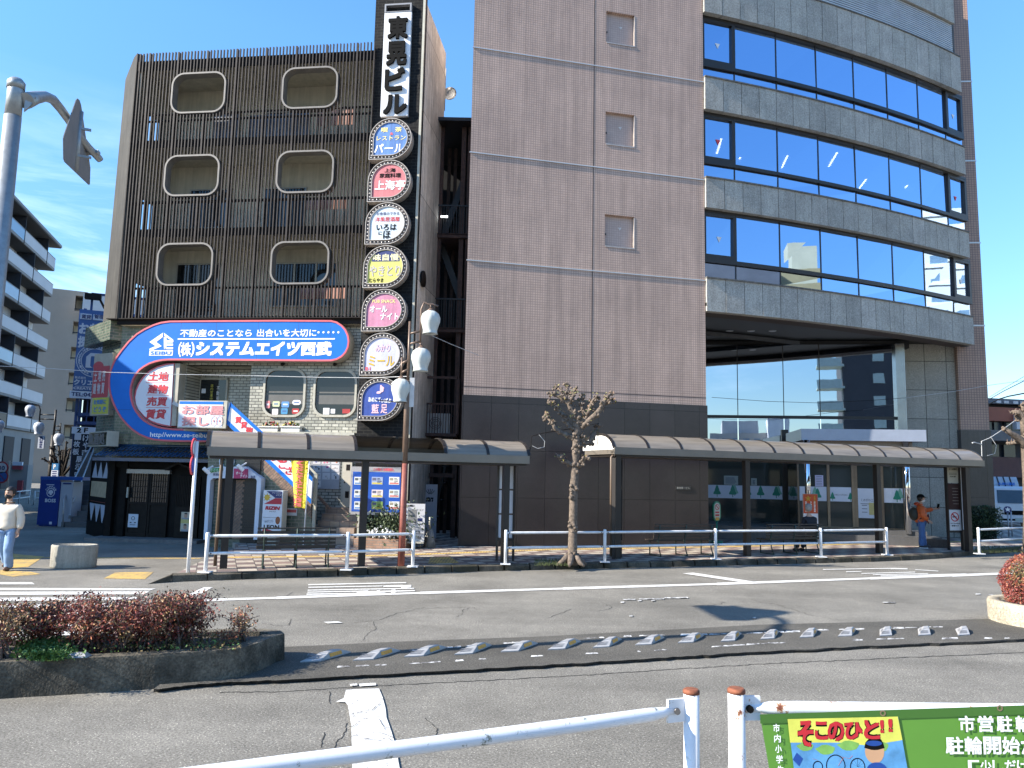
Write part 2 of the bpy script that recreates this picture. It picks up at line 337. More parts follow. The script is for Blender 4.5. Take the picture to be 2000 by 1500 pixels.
# ================================================================ GROUND
PZ = 0.15                                            # pavement height
S = Fr(gnd(340, 1133), 69.2)                         # street frame: x along the kerb, y towards the buildings
def asphalt(name, col, lo=.8, hi=1.25, patch=.26, bump=.5):
    m, n, b = _nodes(name); N = n.nodes.new; K = n.links.new
    tc = N('ShaderNodeTexCoord')
    def noi(sc, de, a0, a1, b0, b1, ro=.6):
        q = N('ShaderNodeTexNoise'); q.inputs['Scale'].default_value = sc; q.inputs['Detail'].default_value = de; q.inputs['Roughness'].default_value = ro; K(tc.outputs['Object'], q.inputs[0])
        r = N('ShaderNodeMapRange'); r.inputs[1].default_value = a0; r.inputs[2].default_value = a1; r.inputs[3].default_value = b0; r.inputs[4].default_value = b1; K(q.outputs[0], r.inputs[0]); return q, r
    q1, r1 = noi(48, 4, .35, .65, .35, 1.8, .88)
    q2, r2 = noi(.55, 6, .3, .7, 1-patch, 1+patch, .6)
    q5, r5 = noi(6, 6, .3, .7, .9, 1.1, .6)
    vo = N('ShaderNodeTexVoronoi'); vo.inputs['Scale'].default_value = 34; K(tc.outputs['Object'], vo.inputs[0])
    r3 = N('ShaderNodeMapRange'); r3.inputs[1].default_value = .12; r3.inputs[2].default_value = .2; r3.inputs[3].default_value = 2.5; r3.inputs[4].default_value = 1; K(vo.outputs[0], r3.inputs[0])
    mp = N('ShaderNodeMapping'); mp.inputs['Rotation'].default_value = (0, 0, R(-20.8)); mp.inputs['Scale'].default_value = (.05, 1.1, 1); K(tc.outputs['Object'], mp.inputs[0])
    q4 = N('ShaderNodeTexNoise'); q4.inputs['Scale'].default_value = 1.3; q4.inputs['Detail'].default_value = 4; K(mp.outputs[0], q4.inputs[0])
    r4 = N('ShaderNodeMapRange'); r4.inputs[1].default_value = .35; r4.inputs[2].default_value = .65; r4.inputs[3].default_value = .9; r4.inputs[4].default_value = 1.07; K(q4.outputs[0], r4.inputs[0])
    f = r1.outputs[0]
    for o in (r2, r3, r4, r5):
        u = N('ShaderNodeMath'); u.operation = 'MULTIPLY'; K(f, u.inputs[0]); K(o.outputs[0], u.inputs[1]); f = u.outputs[0]
    v = N('ShaderNodeVectorMath'); v.operation = 'SCALE'; v.inputs[0].default_value = col; K(f, v.inputs['Scale']); K(v.outputs[0], b.inputs['Base Color'])
    b.inputs['Roughness'].default_value = .85; b.inputs['Specular IOR Level'].default_value = .3
    bp = N('ShaderNodeBump'); bp.inputs['Strength'].default_value = bump; bp.inputs['Distance'].default_value = .012; K(q1.outputs[0], bp.inputs['Height']); K(bp.outputs[0], b.inputs['Normal'])
    MATS[name] = m; return m
ASPH = asphalt('asphalt', (.168, .156, .132))
ASPH_D = asphalt('asphalt_dark', (.088, .081, .068), patch=.25, bump=.8)
ASPH_E = asphalt('asphalt_edge', (.032, .031, .028), patch=.3, bump=1)
CRACK = M('crack', (.02, .019, .018), .95, var=.2)
def paint(name, col, wear=.45, sc=3.2):
    m, n, b = _nodes(name); N = n.nodes.new; K = n.links.new
    tc = N('ShaderNodeTexCoord'); q = N('ShaderNodeTexNoise'); q.inputs['Scale'].default_value = sc; q.inputs['Detail'].default_value = 10; q.inputs['Roughness'].default_value = .75; K(tc.outputs['Object'], q.inputs[0])
    r = N('ShaderNodeMapRange'); r.inputs[1].default_value = wear - .04; r.inputs[2].default_value = wear + .05; K(q.outputs[0], r.inputs[0])
    mx = N('ShaderNodeMixRGB'); mx.inputs[1].default_value = (.12, .115, .11, 1); mx.inputs[2].default_value = tuple(col) + (1,); K(r.outputs[0], mx.inputs[0]); K(mx.outputs[0], b.inputs['Base Color'])
    b.inputs['Roughness'].default_value = .7; MATS[name] = m; return m
WHITE_P = paint('road_paint', (.60, .585, .55), .40, 16); WORN_P = paint('road_paint_worn', (.66, .65, .62), .5, 9.0)
YEL_P = paint('tactile_yellow', (.62, .42, .10), .3); 
g = MB(); g.quad((-900, -300, 0), (900, -300, 0), (900, 1200, 0), (-900, 1200, 0))
g.m = 1
def crack_px(mb, pts, wpx, z, sub=5, jit=2.2):
    P = []
    for (a, b) in zip(pts, pts[1:]):
        for k in range(sub):
            t = k/sub; P.append((a[0]+(b[0]-a[0])*t + (random.uniform(-jit, jit) if k else 0), a[1]+(b[1]-a[1])*t + (random.uniform(-jit, jit)*.45 if k else 0)))
    P.append(pts[-1]); P = [gnd(u, v, z) for u, v in P]
    for i in range(len(P)-1):
        d = (P[i+1]-P[i]); d.z = 0
        if d.length < 1e-5: continue
        n = Vector((-d.y, d.x, 0)).normalized()
        dist = (P[i]-CAM).length; w0 = wpx*dist/1502*.5*random.uniform(.6, 1.25)
        mb.quad(P[i]-n*w0, P[i+1]-n*w0, P[i+1]+n*w0, P[i]+n*w0)
CR = [[(540,1223),(566,1221),(568,1214),(566,1208)],[(555,1167),(572,1156)],[(680,1217),(740,1211),(775,1197),(800,1193),(830,1186)],[(710,1250),(718,1237),(735,1227),(730,1214)],
      [(890,1205),(903,1200),(906,1190),(925,1186),(931,1190)],[(830,1188),(870,1187),(910,1186)],[(1096,1197),(1115,1190)],[(1165,1194),(1190,1190),(1195,1185),(1185,1181)],[(1350,1184),(1370,1182),(1405,1180),(1417,1176)],
      [(1468,1170),(1487,1178),(1510,1178),(1555,1192),(1590,1203)],[(830,1402),(845,1415),(855,1425),(848,1440),(830,1450)],[(643,1350),(646,1375)],[(628,1460),(632,1440),(634,1430)],[(650,1468),(656,1450),(668,1440),(676,1425),(678,1412)],
      [(1070,1207),(1096,1197)],[(512,1217),(552,1223)]]
for c in CR: crack_px(g, c, 1.25 if c[0][1] < 1300 else 1.9, .003)
# seam of the patched strip in front of the median
crack_px(g, [(430,1352),(540,1351),(800,1336),(1100,1321),(1300,1308),(1500,1296),(1750,1285),(2050,1272)], 3.2, .003, 24, 2.0)
ground = struct('ground', g, [ASPH, CRACK])

mk = MB()
_qn = [0]
def q_px(mb, pts, z=.006, sub=1):
    _qn[0] += 1; z += .0002*_qn[0]
    P = [gnd(u, v, z) for u, v in pts]
    mb.add(P, [list(range(len(P)))[::-1] if (P[1]-P[0]).cross(P[2]-P[0]).z < 0 else list(range(len(P)))])
def Z2(x, y): return 540+x/3.571, 1080+y/3.571
for a in ([(-500,1136),(62,1137),(68,1141),(-500,1142)], [(-500,1146),(305,1149.5),(292,1153),(-500,1151.5)], [(-500,1157),(292,1155),(281,1160.5),(-500,1164)], [(-500,1170),(270,1166),(262,1171.5),(-500,1178)], [(-500,1186),(246,1178),(237,1185),(-500,1196)], [(-500,1204),(222,1194),(211,1202),(-500,1216)], [(-500,1225),(195,1212),(182,1221),(-500,1240)], [(-500,1250),(165,1232),(150,1243),(-500,1267)]):
    q_px(mk, a)
q_px(mk, [(358,1165),(398,1147),(416,1146.5),(384,1164.5)])
e = [(390,1172.3),(540,1167.5),(820,1158),(1100,1149.5),(1400,1140.5),(1700,1129.5),(1860,1124),(2000,1118.5),(2300,1108)]
for a, b in zip(e, e[1:]): q_px(mk, [(a[0], a[1]-2.4), (b[0], b[1]-1.7), (b[0], b[1]+1.7), (a[0], a[1]+2.4)])
for x0, x1, y0, y1, y2, y3 in ((222,905,217,203,210,225), (222,740,236,227,233,243), (745,880,227,222,236,238), (870,940,225,222,240,244), (217,960,256,243,250,263), (216,600,270,262,270,277), (560,965,268,258,266,280), (210,760,283,276,283,292), (600,640,262,260,290,290), (700,720,260,258,282,282), (800,830,256,254,280,280)):
    q_px(mk, [Z2(x0,y0), Z2(x1,y1), Z2(x1,y2), Z2(x0,y3)])
def Z3(x, y): return 1500+x/4, 1060+y/4
for x0, x1, y0, y1, y2, y3 in ((430,1000,206,196,202,211), (960,1090,197,200,208,206), (610,730,224,222,226,230), (730,1150,238,226,232,243), (1150,1330,208,219,224,212), (820,1250,247,238,243,253), (880,1550,256,240,246,262)):
    q_px(mk, [Z3(x0,y0), Z3(x1,y1), Z3(x1,y2), Z3(x0,y3)])
def Z4(x, y): return 1080+x/4.167, 1060+y/4.167
q_px(mk, [Z4(1055,250), Z4(1140,243), Z4(1640,316), Z4(1560,325)])
q_px(mk, [(632,1214.5),(660,1213.5),(669,1216),(640,1217.5)])
q_px(mk, [Z2(485,955), Z2(600,948), Z2(715,945), Z2(742,1010), Z2(760,1080), Z2(768,1150), Z2(800,1240), Z2(830,1340), Z2(870,1560), Z2(530,1560), Z2(522,1200), Z2(497,1060), Z2(480,1040), Z2(415,1038), Z2(470,1010)])
q_px(mk, [Z2(512,915), Z2(560,908), Z2(565,922), Z2(515,928)]); q_px(mk, [Z2(575,912), Z2(690,905), Z2(696,922), Z2(580,930)])
mk.m = 1
for x0, x1, y in ((570,670,463), (700,905,458), (690,720,472), (905,1100,449), (550,580,485), (800,830,472), (620,650,596), (1620,1650,613)):
    q_px(mk, [Z4(x0,y-5), Z4(x1,y-8), Z4(x1,y+2), Z4(x0,y+4)])
for x0, x1, y in ((1620,1660,400),(1725,1780,408),(1800,1840,432),(1815,1840,411),(895,990,465)): q_px(mk, [Z3(x0,y-3), Z3(x1,y-3), Z3(x1,y+4), Z3(x0,y+4)])
mk.m = 2
for c in ([(690,1398),(705,1390),(727,1383)], [(686,1420),(700,1410),(720,1402),(752,1397)], [(690,1436),(712,1432),(740,1430),(768,1440)], [(738,1403),(745,1412),(752,1425)], [(688,1446),(708,1441),(745,1446)], [(725,1390),(735,1378),(745,1372)], [(745,1440),(760,1442),(770,1452)]): crack_px(mk, c, 1.2, .021, 4, 1.5)
struct('road_markings', mk, [WHITE_P, WORN_P, CRACK])

# ---- pavement with chequered tiles, kerb
KP = [(335,1137),(600,1127.5),(985,1115),(1400,1105.5),(1700,1097.5),(1790,1094),(1840,1090.5),(1900,1085),(1960,1080),(2060,1071),(2300,1052)]
KW = [gnd(u, v, 0) for u, v in KP]
def offs(P, d):
    o = []
    for i, p in enumerate(P):
        t = (P[min(i+1, len(P)-1)] - P[max(i-1, 0)]); t.z = 0; t.normalize(); o.append(p + Vector((-t.y, t.x, 0))*d)
    return o
K1 = offs(KW, .02); K2 = offs(KW, .17)
kb = MB(); L = S.I
for i in range(len(KW)-1):
    n = max(1, int((KW[i+1]-KW[i]).length/.6)); 
    for k in range(n):
        t0, t1 = k/n + .004, (k+1)/n - .004
        lp = lambda A, t: A[i].lerp(A[i+1], t)
        zt = PZ + random.uniform(-.006, .006); dy = random.uniform(-.008, .008)
        vs = []
        for t in (t0, t1):
            a, b, c = lp(KW, t), lp(K1, t), lp(K2, t)
            vs += [L @ Vector((a.x, a.y+dy, -.02)), L @ Vector((b.x, b.y+dy, zt-.03)), L @ Vector((b.x*.7+c.x*.3, b.y*.7+c.y*.3, zt)), L @ Vector((c.x, c.y, zt)), L @ Vector((c.x, c.y, -.02))]
        kb.add(vs, [(0,5,6,1), (1,6,7,2), (2,7,8,3), (3,8,9,4), (0,1,2,3,4), (9,8,7,6,5)])
# ramp stone at the dropped end
a = S.I @ gnd(288,1141,0); b0 = S.I @ KW[0]; c0 = S.I @ gnd(322,1118,0)
kb.add([(a.x,a.y,.0),(b0.x-.01,b0.y,0),(b0.x-.01,b0.y+.02,PZ-.01),(b0.x-.01,b0.y+.2,PZ-.01),(a.x+.2,a.y+.35,.005)], [(0,1,2),(0,2,3,4),(0,4,3,1)])
def moss_stone(name):
    m, n, b = _nodes(name); N = n.nodes.new; K = n.links.new
    tc = N('ShaderNodeTexCoord'); q = N('ShaderNodeTexNoise'); q.inputs['Scale'].default_value = 1.7; q.inputs['Detail'].default_value = 8; q.inputs['Roughness'].default_value = .7; K(tc.outputs['Object'], q.inputs[0])
    q2 = N('ShaderNodeTexNoise'); q2.inputs['Scale'].default_value = 45; q2.inputs['Detail'].default_value = 4; K(tc.outputs['Object'], q2.inputs[0])
    r = N('ShaderNodeValToRGB'); e = r.color_ramp.elements; e[0].position = .36; e[0].color = (.022, .021, .009, 1); e[1].position = .62; e[1].color = (.115, .095, .068, 1); e.new(.47).color = (.05, .041, .026, 1); K(q.outputs[0], r.inputs[0])
    mr = N('ShaderNodeMapRange'); mr.inputs[1].default_value = .3; mr.inputs[2].default_value = .7; mr.inputs[3].default_value = .6; mr.inputs[4].default_value = 1.4; K(q2.outputs[0], mr.inputs[0])
    v = N('ShaderNodeVectorMath'); v.operation = 'SCALE'; K(r.outputs[0], v.inputs[0]); K(mr.outputs[0], v.inputs['Scale']); K(v.outputs[0], b.inputs['Base Color']); b.inputs['Roughness'].default_value = .9
    bp = N('ShaderNodeBump'); bp.inputs['Strength'].default_value = .7; bp.inputs['Distance'].default_value = .02; K(q2.outputs[0], bp.inputs['Height']); K(bp.outputs[0], b.inputs['Normal'])
    MATS[name] = m; return m
MOSS = moss_stone('mossy_kerbstone')
struct('kerb', kb, MOSS, S)
def tiles(name):
    m, n, b = _nodes(name); N = n.nodes.new; K = n.links.new
    tc = N('ShaderNodeTexCoord'); mp = N('ShaderNodeMapping'); K(tc.outputs['Object'], mp.inputs[0]); mp.inputs['Scale'].default_value = (1/.4, 1/.4, 1)
    fl = N('ShaderNodeVectorMath'); fl.operation = 'FLOOR'; K(mp.outputs[0], fl.inputs[0])
    wn = N('ShaderNodeTexWhiteNoise'); wn.noise_dimensions = '2D'; K(fl.outputs[0], wn.inputs['Vector'])
    se = N('ShaderNodeSeparateXYZ'); K(fl.outputs[0], se.inputs[0]); ad = N('ShaderNodeMath'); ad.operation = 'ADD'; K(se.outputs[0], ad.inputs[0]); K(se.outputs[1], ad.inputs[1])
    md = N('ShaderNodeMath'); md.operation = 'FLOORED_MODULO'; md.inputs[1].default_value = 2; K(ad.outputs[0], md.inputs[0])
    mm = N('ShaderNodeMath'); mm.operation = 'MULTIPLY_ADD'; mm.inputs[1].default_value = .55; K(md.outputs[0], mm.inputs[0])
    m2 = N('ShaderNodeMath'); m2.operation = 'MULTIPLY'; m2.inputs[1].default_value = .45; K(wn.outputs[0], m2.inputs[0]); K(m2.outputs[0], mm.inputs[2])
    r = N('ShaderNodeValToRGB'); r.color_ramp.interpolation = 'CONSTANT'; e = r.color_ramp.elements; e[0].color = (.15, .11, .10, 1); e[1].position = .3; e[1].color = (.22, .155, .135, 1)
    e.new(.52).color = (.34, .30, .25, 1); e.new(.8).color = (.38, .33, .27, 1); K(mm.outputs[0], r.inputs[0])
    fr = N('ShaderNodeVectorMath'); fr.operation = 'FRACTION'; K(mp.outputs[0], fr.inputs[0]); s2 = N('ShaderNodeSeparateXYZ'); K(fr.outputs[0], s2.inputs[0])
    def edge(o):
        c = N('ShaderNodeMath'); c.operation = 'COMPARE'; c.inputs[1].default_value = .5; c.inputs[2].default_value = .475; K(o, c.inputs[0]); return c.outputs[0]
    ml = N('ShaderNodeMath'); ml.operation = 'MULTIPLY'; K(edge(s2.outputs[0]), ml.inputs[0]); K(edge(s2.outputs[1]), ml.inputs[1])
    nz = N('ShaderNodeTexNoise'); nz.inputs['Scale'].default_value = 2.2; nz.inputs['Detail'].default_value = 8; nz.inputs['Roughness'].default_value = .7; K(tc.outputs['Object'], nz.inputs[0])
    mr = N('ShaderNodeMapRange'); mr.inputs[1].default_value = .3; mr.inputs[2].default_value = .7; mr.inputs[3].default_value = .7; mr.inputs[4].default_value = 1.25; K(nz.outputs[0], mr.inputs[0])
    mx = N('ShaderNodeMixRGB'); mx.inputs[1].default_value = (.07, .06, .055, 1); K(ml.outputs[0], mx.inputs[0]); K(r.outputs[0], mx.inputs[2])
    v = N('ShaderNodeVectorMath'); v.operation = 'SCALE'; K(mx.outputs[0], v.inputs[0]); K(mr.outputs[0], v.inputs['Scale']); K(v.outputs[0], b.inputs['Base Color']); b.inputs['Roughness'].default_value = .75
    MATS[name] = m; return m
TILE = tiles('pavement_tiles')
pv = MB()
left = [gnd(u, v, PZ) for u, v in ((345,1119),(385,1099),(430,1082),(470,1066))]
pp = [(S.I @ p) for p in [K2[0]] + [Vector((p.x, p.y, 0)) for p in K2[1:]]]
poly = [(p.x, p.y) for p in pp] + [(60, 26), (-2, 26)] + [((S.I @ p).x, (S.I @ p).y) for p in left[::-1]]
pv.slab(poly, -.02, PZ - .004)
struct('pavement', pv, TILE, S)
ty = MB()
T = [(430,1088.5),(640,1086.5),(740,1085),(905,1079.5),(1080,1073),(1269,1070.5),(1465,1066.5),(1700,1062),(1850,1058.5),(2200,1049)]
TW = [gnd(u, v, PZ) for u, v in T]; TA = offs(TW, .15); TB = offs(TW, -.15)
for i in range(len(TW)-1): ty.quad(TB[i], TB[i+1], TA[i+1], TA[i])
ty.add([gnd(u, v, PZ+.001) for u, v in ((836,1101),(897,1099),(878,1087),(840,1089))], [(0,1,2,3)])
T2 = [(-300,1088),(0,1088),(188,1089.5),(300,1090),(392,1090.5)]
TW = [gnd(u, v, .004) for u, v in T2]; TA = offs(TW, .09); TB = offs(TW, -.09)
for i in range(len(TW)-1): ty.quad(TB[i], TB[i+1], TA[i+1], TA[i])
for q in ([(12,1080),(86,1087),(55,1107),(8,1110)], [(0,1113),(62,1117),(80,1121),(25,1126),(0,1122)], [(202,1130),(283,1131),(300,1117),(225,1118)]):
    ty.add([gnd(u, v, .005) for u, v in q], [(0,1,2,3,4)[:len(q)]])
def ribbed(name):
    m, n, b = _nodes(name); N = n.nodes.new; K = n.links.new
    tc = N('ShaderNodeTexCoord'); wv = N('ShaderNodeTexWave'); wv.inputs['Scale'].default_value = 4.2; wv.inputs['Distortion'].default_value = .3; K(tc.outputs['Object'], wv.inputs[0])
    q = N('ShaderNodeTexNoise'); q.inputs['Scale'].default_value = 4; q.inputs['Detail'].default_value = 9; q.inputs['Roughness'].default_value = .75; K(tc.outputs['Object'], q.inputs[0])
    r = N('ShaderNodeMapRange'); r.inputs[1].default_value = .33; r.inputs[2].default_value = .55; K(q.outputs[0], r.inputs[0])
    mx = N('ShaderNodeMixRGB'); mx.inputs[1].default_value = (.2, .17, .12, 1); mx.inputs[2].default_value = (.58, .38, .10, 1); K(r.outputs[0], mx.inputs[0])
    r2 = N('ShaderNodeMapRange'); r2.inputs[1].default_value = .15; r2.inputs[2].default_value = .4; r2.inputs[3].default_value = .62; r2.inputs[4].default_value = 1.0; K(wv.outputs[1], r2.inputs[0])
    v = N('ShaderNodeVectorMath'); v.operation = 'SCALE'; K(mx.outputs[0], v.inputs[0]); K(r2.outputs[0], v.inputs['Scale']); K(v.outputs[0], b.inputs['Base Color']); b.inputs['Roughness'].default_value = .8; MATS[name] = m; return m
struct('tactile_paving', ty, ribbed('tactile_ribs'))

# ---- raised strip of the median with lane separators
fr_ = [(300,1352),(425,1339),(540,1334),(800,1320),(1100,1303),(1300,1290),(1500,1278),(1750,1265),(2050,1252)]
bk_ = [(2050,1206),(1925,1209),(1700,1215),(1500,1220),(1300,1231),(1080,1243),(800,1253),(540,1265),(400,1270)]
MZ = .042
F0 = []
for i, (a, b) in enumerate(zip(fr_, fr_[1:])):
    for k in range(14):
        t = k/14; F0.append((a[0]+(b[0]-a[0])*t, a[1]+(b[1]-a[1])*t + random.uniform(-1.1, 1.1)))
F0.append(fr_[-1])
ms = MB(); Ft = [gnd(u, v - 6, MZ) for u, v in F0]; Fb = [gnd(u, v, .0) for u, v in F0]; Bt = [gnd(u, v, MZ) for u, v in bk_]; Bb = offs(Bt[::-1], .22)[::-1]
ms.add(Ft + Bt, [list(range(len(Ft)+len(Bt)))])
n = len(Bt); ms.add(Bt + [Vector((p.x, p.y, .002)) for p in Bb], [(i+1, i, n+i, n+i+1) for i in range(n-1)])
ms.m = 1; n = len(Ft); mid = [a.lerp(b, .5) + Vector((random.uniform(-.01, .01), random.uniform(-.012, .012), .008)) for a, b in zip(Ft, Fb)]
ms.add(Ft + mid + Fb, [(i, n+i, n+i+1, i+1)[::1] for i in range(n-1)] + [(n+i, 2*n+i, 2*n+i+1, n+i+1) for i in range(n-1)])
ms.m = 2
def dashes(row, frac, hw):
    for a, b in zip(row, row[1:]):
        L_ = math.hypot(b[0]-a[0], b[1]-a[1]); t = 0
        while t < 1:
            d = random.uniform(8, 30)/L_
            if random.random() < frac:
                p = (a[0]+(b[0]-a[0])*t, a[1]+(b[1]-a[1])*t); q = (a[0]+(b[0]-a[0])*min(1, t+d*.8), a[1]+(b[1]-a[1])*min(1, t+d*.8)); h = random.uniform(.4, 1)*hw
                P = [gnd(p[0], p[1]-h, MZ+.004), gnd(q[0], q[1]-h*random.uniform(.6, 1), MZ+.004), gnd(q[0]+2, q[1]+h*random.uniform(.5, 1), MZ+.004), gnd(p[0]-2, p[1]+h, MZ+.004)]
                ms.add(P, [(3,2,1,0)])
            t += d
dashes([(602,1278),(800,1270),(1000,1255),(1250,1241),(1460,1237),(1640,1229),(1840,1224)], .55, 2.0)
dashes([(660,1302),(800,1296),(1000,1283),(1250,1272),(1500,1256),(1750,1247),(1975,1246)], .5, 1.9)
struct('road_median', ms, [ASPH_D, ASPH_E, WORN_P])

SEP_W = M('separator_plastic', (.36, .355, .35), .5, var=.15, vs=9, streak=.15); SEP_O = M('orange_reflector', (.62, .27, .015), .3, var=.3, vs=30); SEP_K = M('separator_slots', (.16, .16, .17), .8, var=.1)
A_, B_, C_ = gnd(692.6,1292.3,MZ), gnd(731.8,1290.2,MZ), gnd(784.5,1273.2,MZ)
e1 = (C_-B_); e2 = (A_-B_); l1, l2 = e1.length, e2.length
ang = math.atan2(e1.y, e1.x)
def separator():
    t = thing('lane_separator', 'x', 'lane separator', WORLD, (0,0,0))
    b = MB(); w_, d_ = .285, .25; tw, td, h = .13, .185, .076      # half sizes of base and top
    w_ = l1/2; 
    ey = (Matrix.Rotation(-ang, 4, 'Z') @ e2)                       # direction of the short side in local axes
    sx, sy = ey.x/2, ey.y/2
    def P(a, c, z): return (a + sx*c, sy*c, z)
    lo = [P(-w_,-1,.0), P(w_,-1,0), P(w_,1,0), P(-w_,1,0)]; l2_ = [P(-w_,-1,.012), P(w_,-1,.012), P(w_,1,.012), P(-w_,1,.012)]
    q1 = [P(-w_*.42,-.84,.068), P(w_*.42,-.84,.068), P(w_*.40,.35,.058), P(-w_*.42,.35,.058)]
    up = [P(-w_*.36,-.72,h), P(w_*.36,-.72,h), P(w_*.34,.1,h), P(-w_*.36,.1,h)]
    b.s = False
    b.add(lo+l2_+q1+up, [(0,1,5,4),(1,2,6,5),(2,3,7,6),(3,0,4,7),(4,5,9,8),(5,6,10,9),(6,7,11,10),(7,4,8,11),(8,9,13,12),(9,10,14,13),(10,11,15,14),(11,8,12,15),(12,13,14,15)])
    part('body', b, SEP_W, t)
    r = MB()
    a0 = [Vector(P(w_*.40*k1, -1.03+.16*(z-.012)/.056, z)) for k1, z in ((-1,.018),(1,.018),(1,.06),(-1,.06))]
    r.add(a0, [(0,1,2,3)]); part('reflector', r, SEP_O, t)
    s = MB()
    for k in (.25, .45, .65):
        for c in (-1,):
            x0 = -w_*(.42+.58*k)
            z = .06 - .048*k + .006
            s.add([P(x0-.012,-.55,z-.0015), P(x0+.004,-.55,z+.001), P(x0+.004,.75,z+.001), P(x0-.012,.75,z-.0015)], [(0,1,2,3)])
            y0 = .35+.65*k
            s.add([P(-w_*.3, y0-.03, z+.001), P(w_*.3, y0-.03, z+.001), P(w_*.3, y0+.05, z-.002), P(-w_*.3, y0+.05, z-.002)], [(0,1,2,3)])
    part('slots', s, SEP_K, t)
    return t
sp = separator()
SEPS = [(637,1284),(737,1281),(832,1274.5),(925,1270),(1015,1265.5),(1103,1261.5),(1187,1257.5),(1270,1253),(1350,1249),(1428,1246),(1504,1242),(1580,1239),(1655,1237),(1730,1236),(1805,1235),(1880,1235)]
NTH = 'first second third fourth fifth sixth seventh eighth ninth tenth eleventh twelfth thirteenth fourteenth fifteenth sixteenth'.split()
for i, (u, v) in enumerate(SEPS):
    o = sp if i == 0 else copy_tree(sp)
    o.location = gnd(u, v, MZ); o.rotation_euler = (0, 0, ang + R(random.uniform(-3, 3)))
    o['group'] = 'lane separators on the road median'
    o['label'] = 'white lane separator block, ' + (NTH[i] + ' from the planted island' if i < 15 else 'last in the row beside the round planter')
# ================================================================ BROWN TILED OFFICE BUILDING
RB = Fr(gnd(897, 1066, PZ), 76.5)
MOSA = brick('brown_mosaic_tile', (.525, .368, .288), (.485, .342, .268), (.29, .207, .168), .078, .078, .0085, 'xz', rough=.42, off=0, var=.15, vs=.6, bump=.3, streak=.24)
MOSA_P = brick('brown_mosaic_tile_pier', (.38, .245, .185), (.34, .22, .165), (.19, .13, .105), .1, .1, .012, 'xz', rough=.45, off=0, var=.1, vs=1, bump=.3, streak=.1)
GRAN = granite('polished_dark_granite', (.040, .033, .033), .5, 60, .25, 0, 0, (.86, 1.42), .007, 'xz', .25, .35, .14)
GRAN_R = granite('polished_dark_granite_pier', (.06, .052, .05), .35, 60, .25, .2, 0, (1.2, 1.6), .007, 'xz', .25, .45, .15)
STEEL = M('polished_steel', (.62, .60, .57), .45, .6, var=.05)
JOINT = M('sealant', (.06, .045, .04), .8, var=.05)
ROCK = [granite('split_stone_%d' % i, c, .36, 20, .85, .22, .9, var=.18) for i, c in enumerate(((.38,.37,.335),(.345,.335,.305),(.41,.395,.36)))]
WINF = M('bronze_window_frame', (.03, .025, .022), .4, .2, var=.1)
GLASS = mirror_glass('blue_mirror_glass', (.40, .54, .76), .012, .03, .92)
GLASS2 = mirror_glass('silver_mirror_glass', (.50, .56, .63), .012, .04)
W = RB.x(1376.5, 500)
bld = thing('office_building', 'brown tiled office building with bands of curved blue mirror windows', 'building', RB, (0, 0, 0))
ZTOP = 27.0
zg = RB.z(908, 771)
holes = []
for (a, b, c, d) in ((1184.5,1241,22,89), (1183.5,1240.5,217.5,286.5), (1180,1239.5,417,485)):
    x0 = RB.x(a, (c+d)/2); x1 = RB.x(b, (c+d)/2); um = (a+b)/2
    holes.append((x0, x1, RB.z(um, d-1), RB.z(um, c+4)))
hx0 = sum(h[0] for h in holes)/3; hx1 = sum(h[1] for h in holes)/3
wl = MB(); wl.slab([(0,0),(hx0,0),(hx0,6),(2.0,6)], zg, ZTOP); wl.box(hx1, W, 0, 6, zg, ZTOP)
zz = zg
for h in sorted(holes, key=lambda q: q[2]):
    wl.box(hx0, hx1, 0, 6, zz, h[2]); zz = h[3]
wl.box(hx0, hx1, 0, 6, zz, ZTOP)
part('tiled_wall', wl, MOSA, bld)
b = MB(); b.slab([(-.04,-.035),(W+.03,-.035),(W+.03,5.9),(1.95,5.9)], -.15, zg+.002); part('granite_base', b, GRAN, bld)
j = MB(); sx_ = RB.x(1158.5, 350); j.box(sx_-.014, sx_+.014, -.004, .02, zg+.01, ZTOP); zj = RB.z(1000, 759); j.box(.0, W, -.003, .02, zj-.012, zj+.012); part('expansion_joint', j, JOINT, bld)
for (u, v) in ((1155, 127.5), (1150, 325), (1150, 528.5)):
    z = RB.z(u, v); t_ = MB(); t_.box(-.03, W+.02, -.03, .0, z-.014, z+.014); part('steel_trim', t_, STEEL, bld)
HPAN = brick('recess_panel', (.46, .345, .295), (.43, .32, .275), (.33, .245, .21), .078, .078, .006, 'xz', rough=.5, off=0, var=.08, bump=.1, streak=.05)
for h in holes:
    p_ = MB(); p_.box(hx0+.001, hx1-.001, .13, .2, h[2]+.001, h[3]-.001); hp = part('access_hatch', p_, HPAN, bld)
    f = MB(); f.box(hx1-.03, hx1-.002, -.008, .129, h[2]+.03, h[3]-.02); f.box(hx0+.01, hx1-.01, -.02, .129, h[2]-.012, h[2]+.03); part('hatch_frame', f, M('hatch_metal', (.42, .36, .32), .4, .3, var=.2, vs=8), hp)
    k = MB(); k.box(hx0+.03, hx0+.08, .09, .13, h[2]+.42, h[2]+.47); part('handle', k, WINF, hp)
    k = MB(); cx, cz = (hx0+hx1)/2+.04, h[2]+.68; k.prism([(cx-.06,cz+.03),(cx+.06,cz+.05),(cx+.01,cz-.06)], .122, .13); part('sticker', k, M('faded_sticker', (.55,.5,.47), .6, var=.4, vs=25), hp)

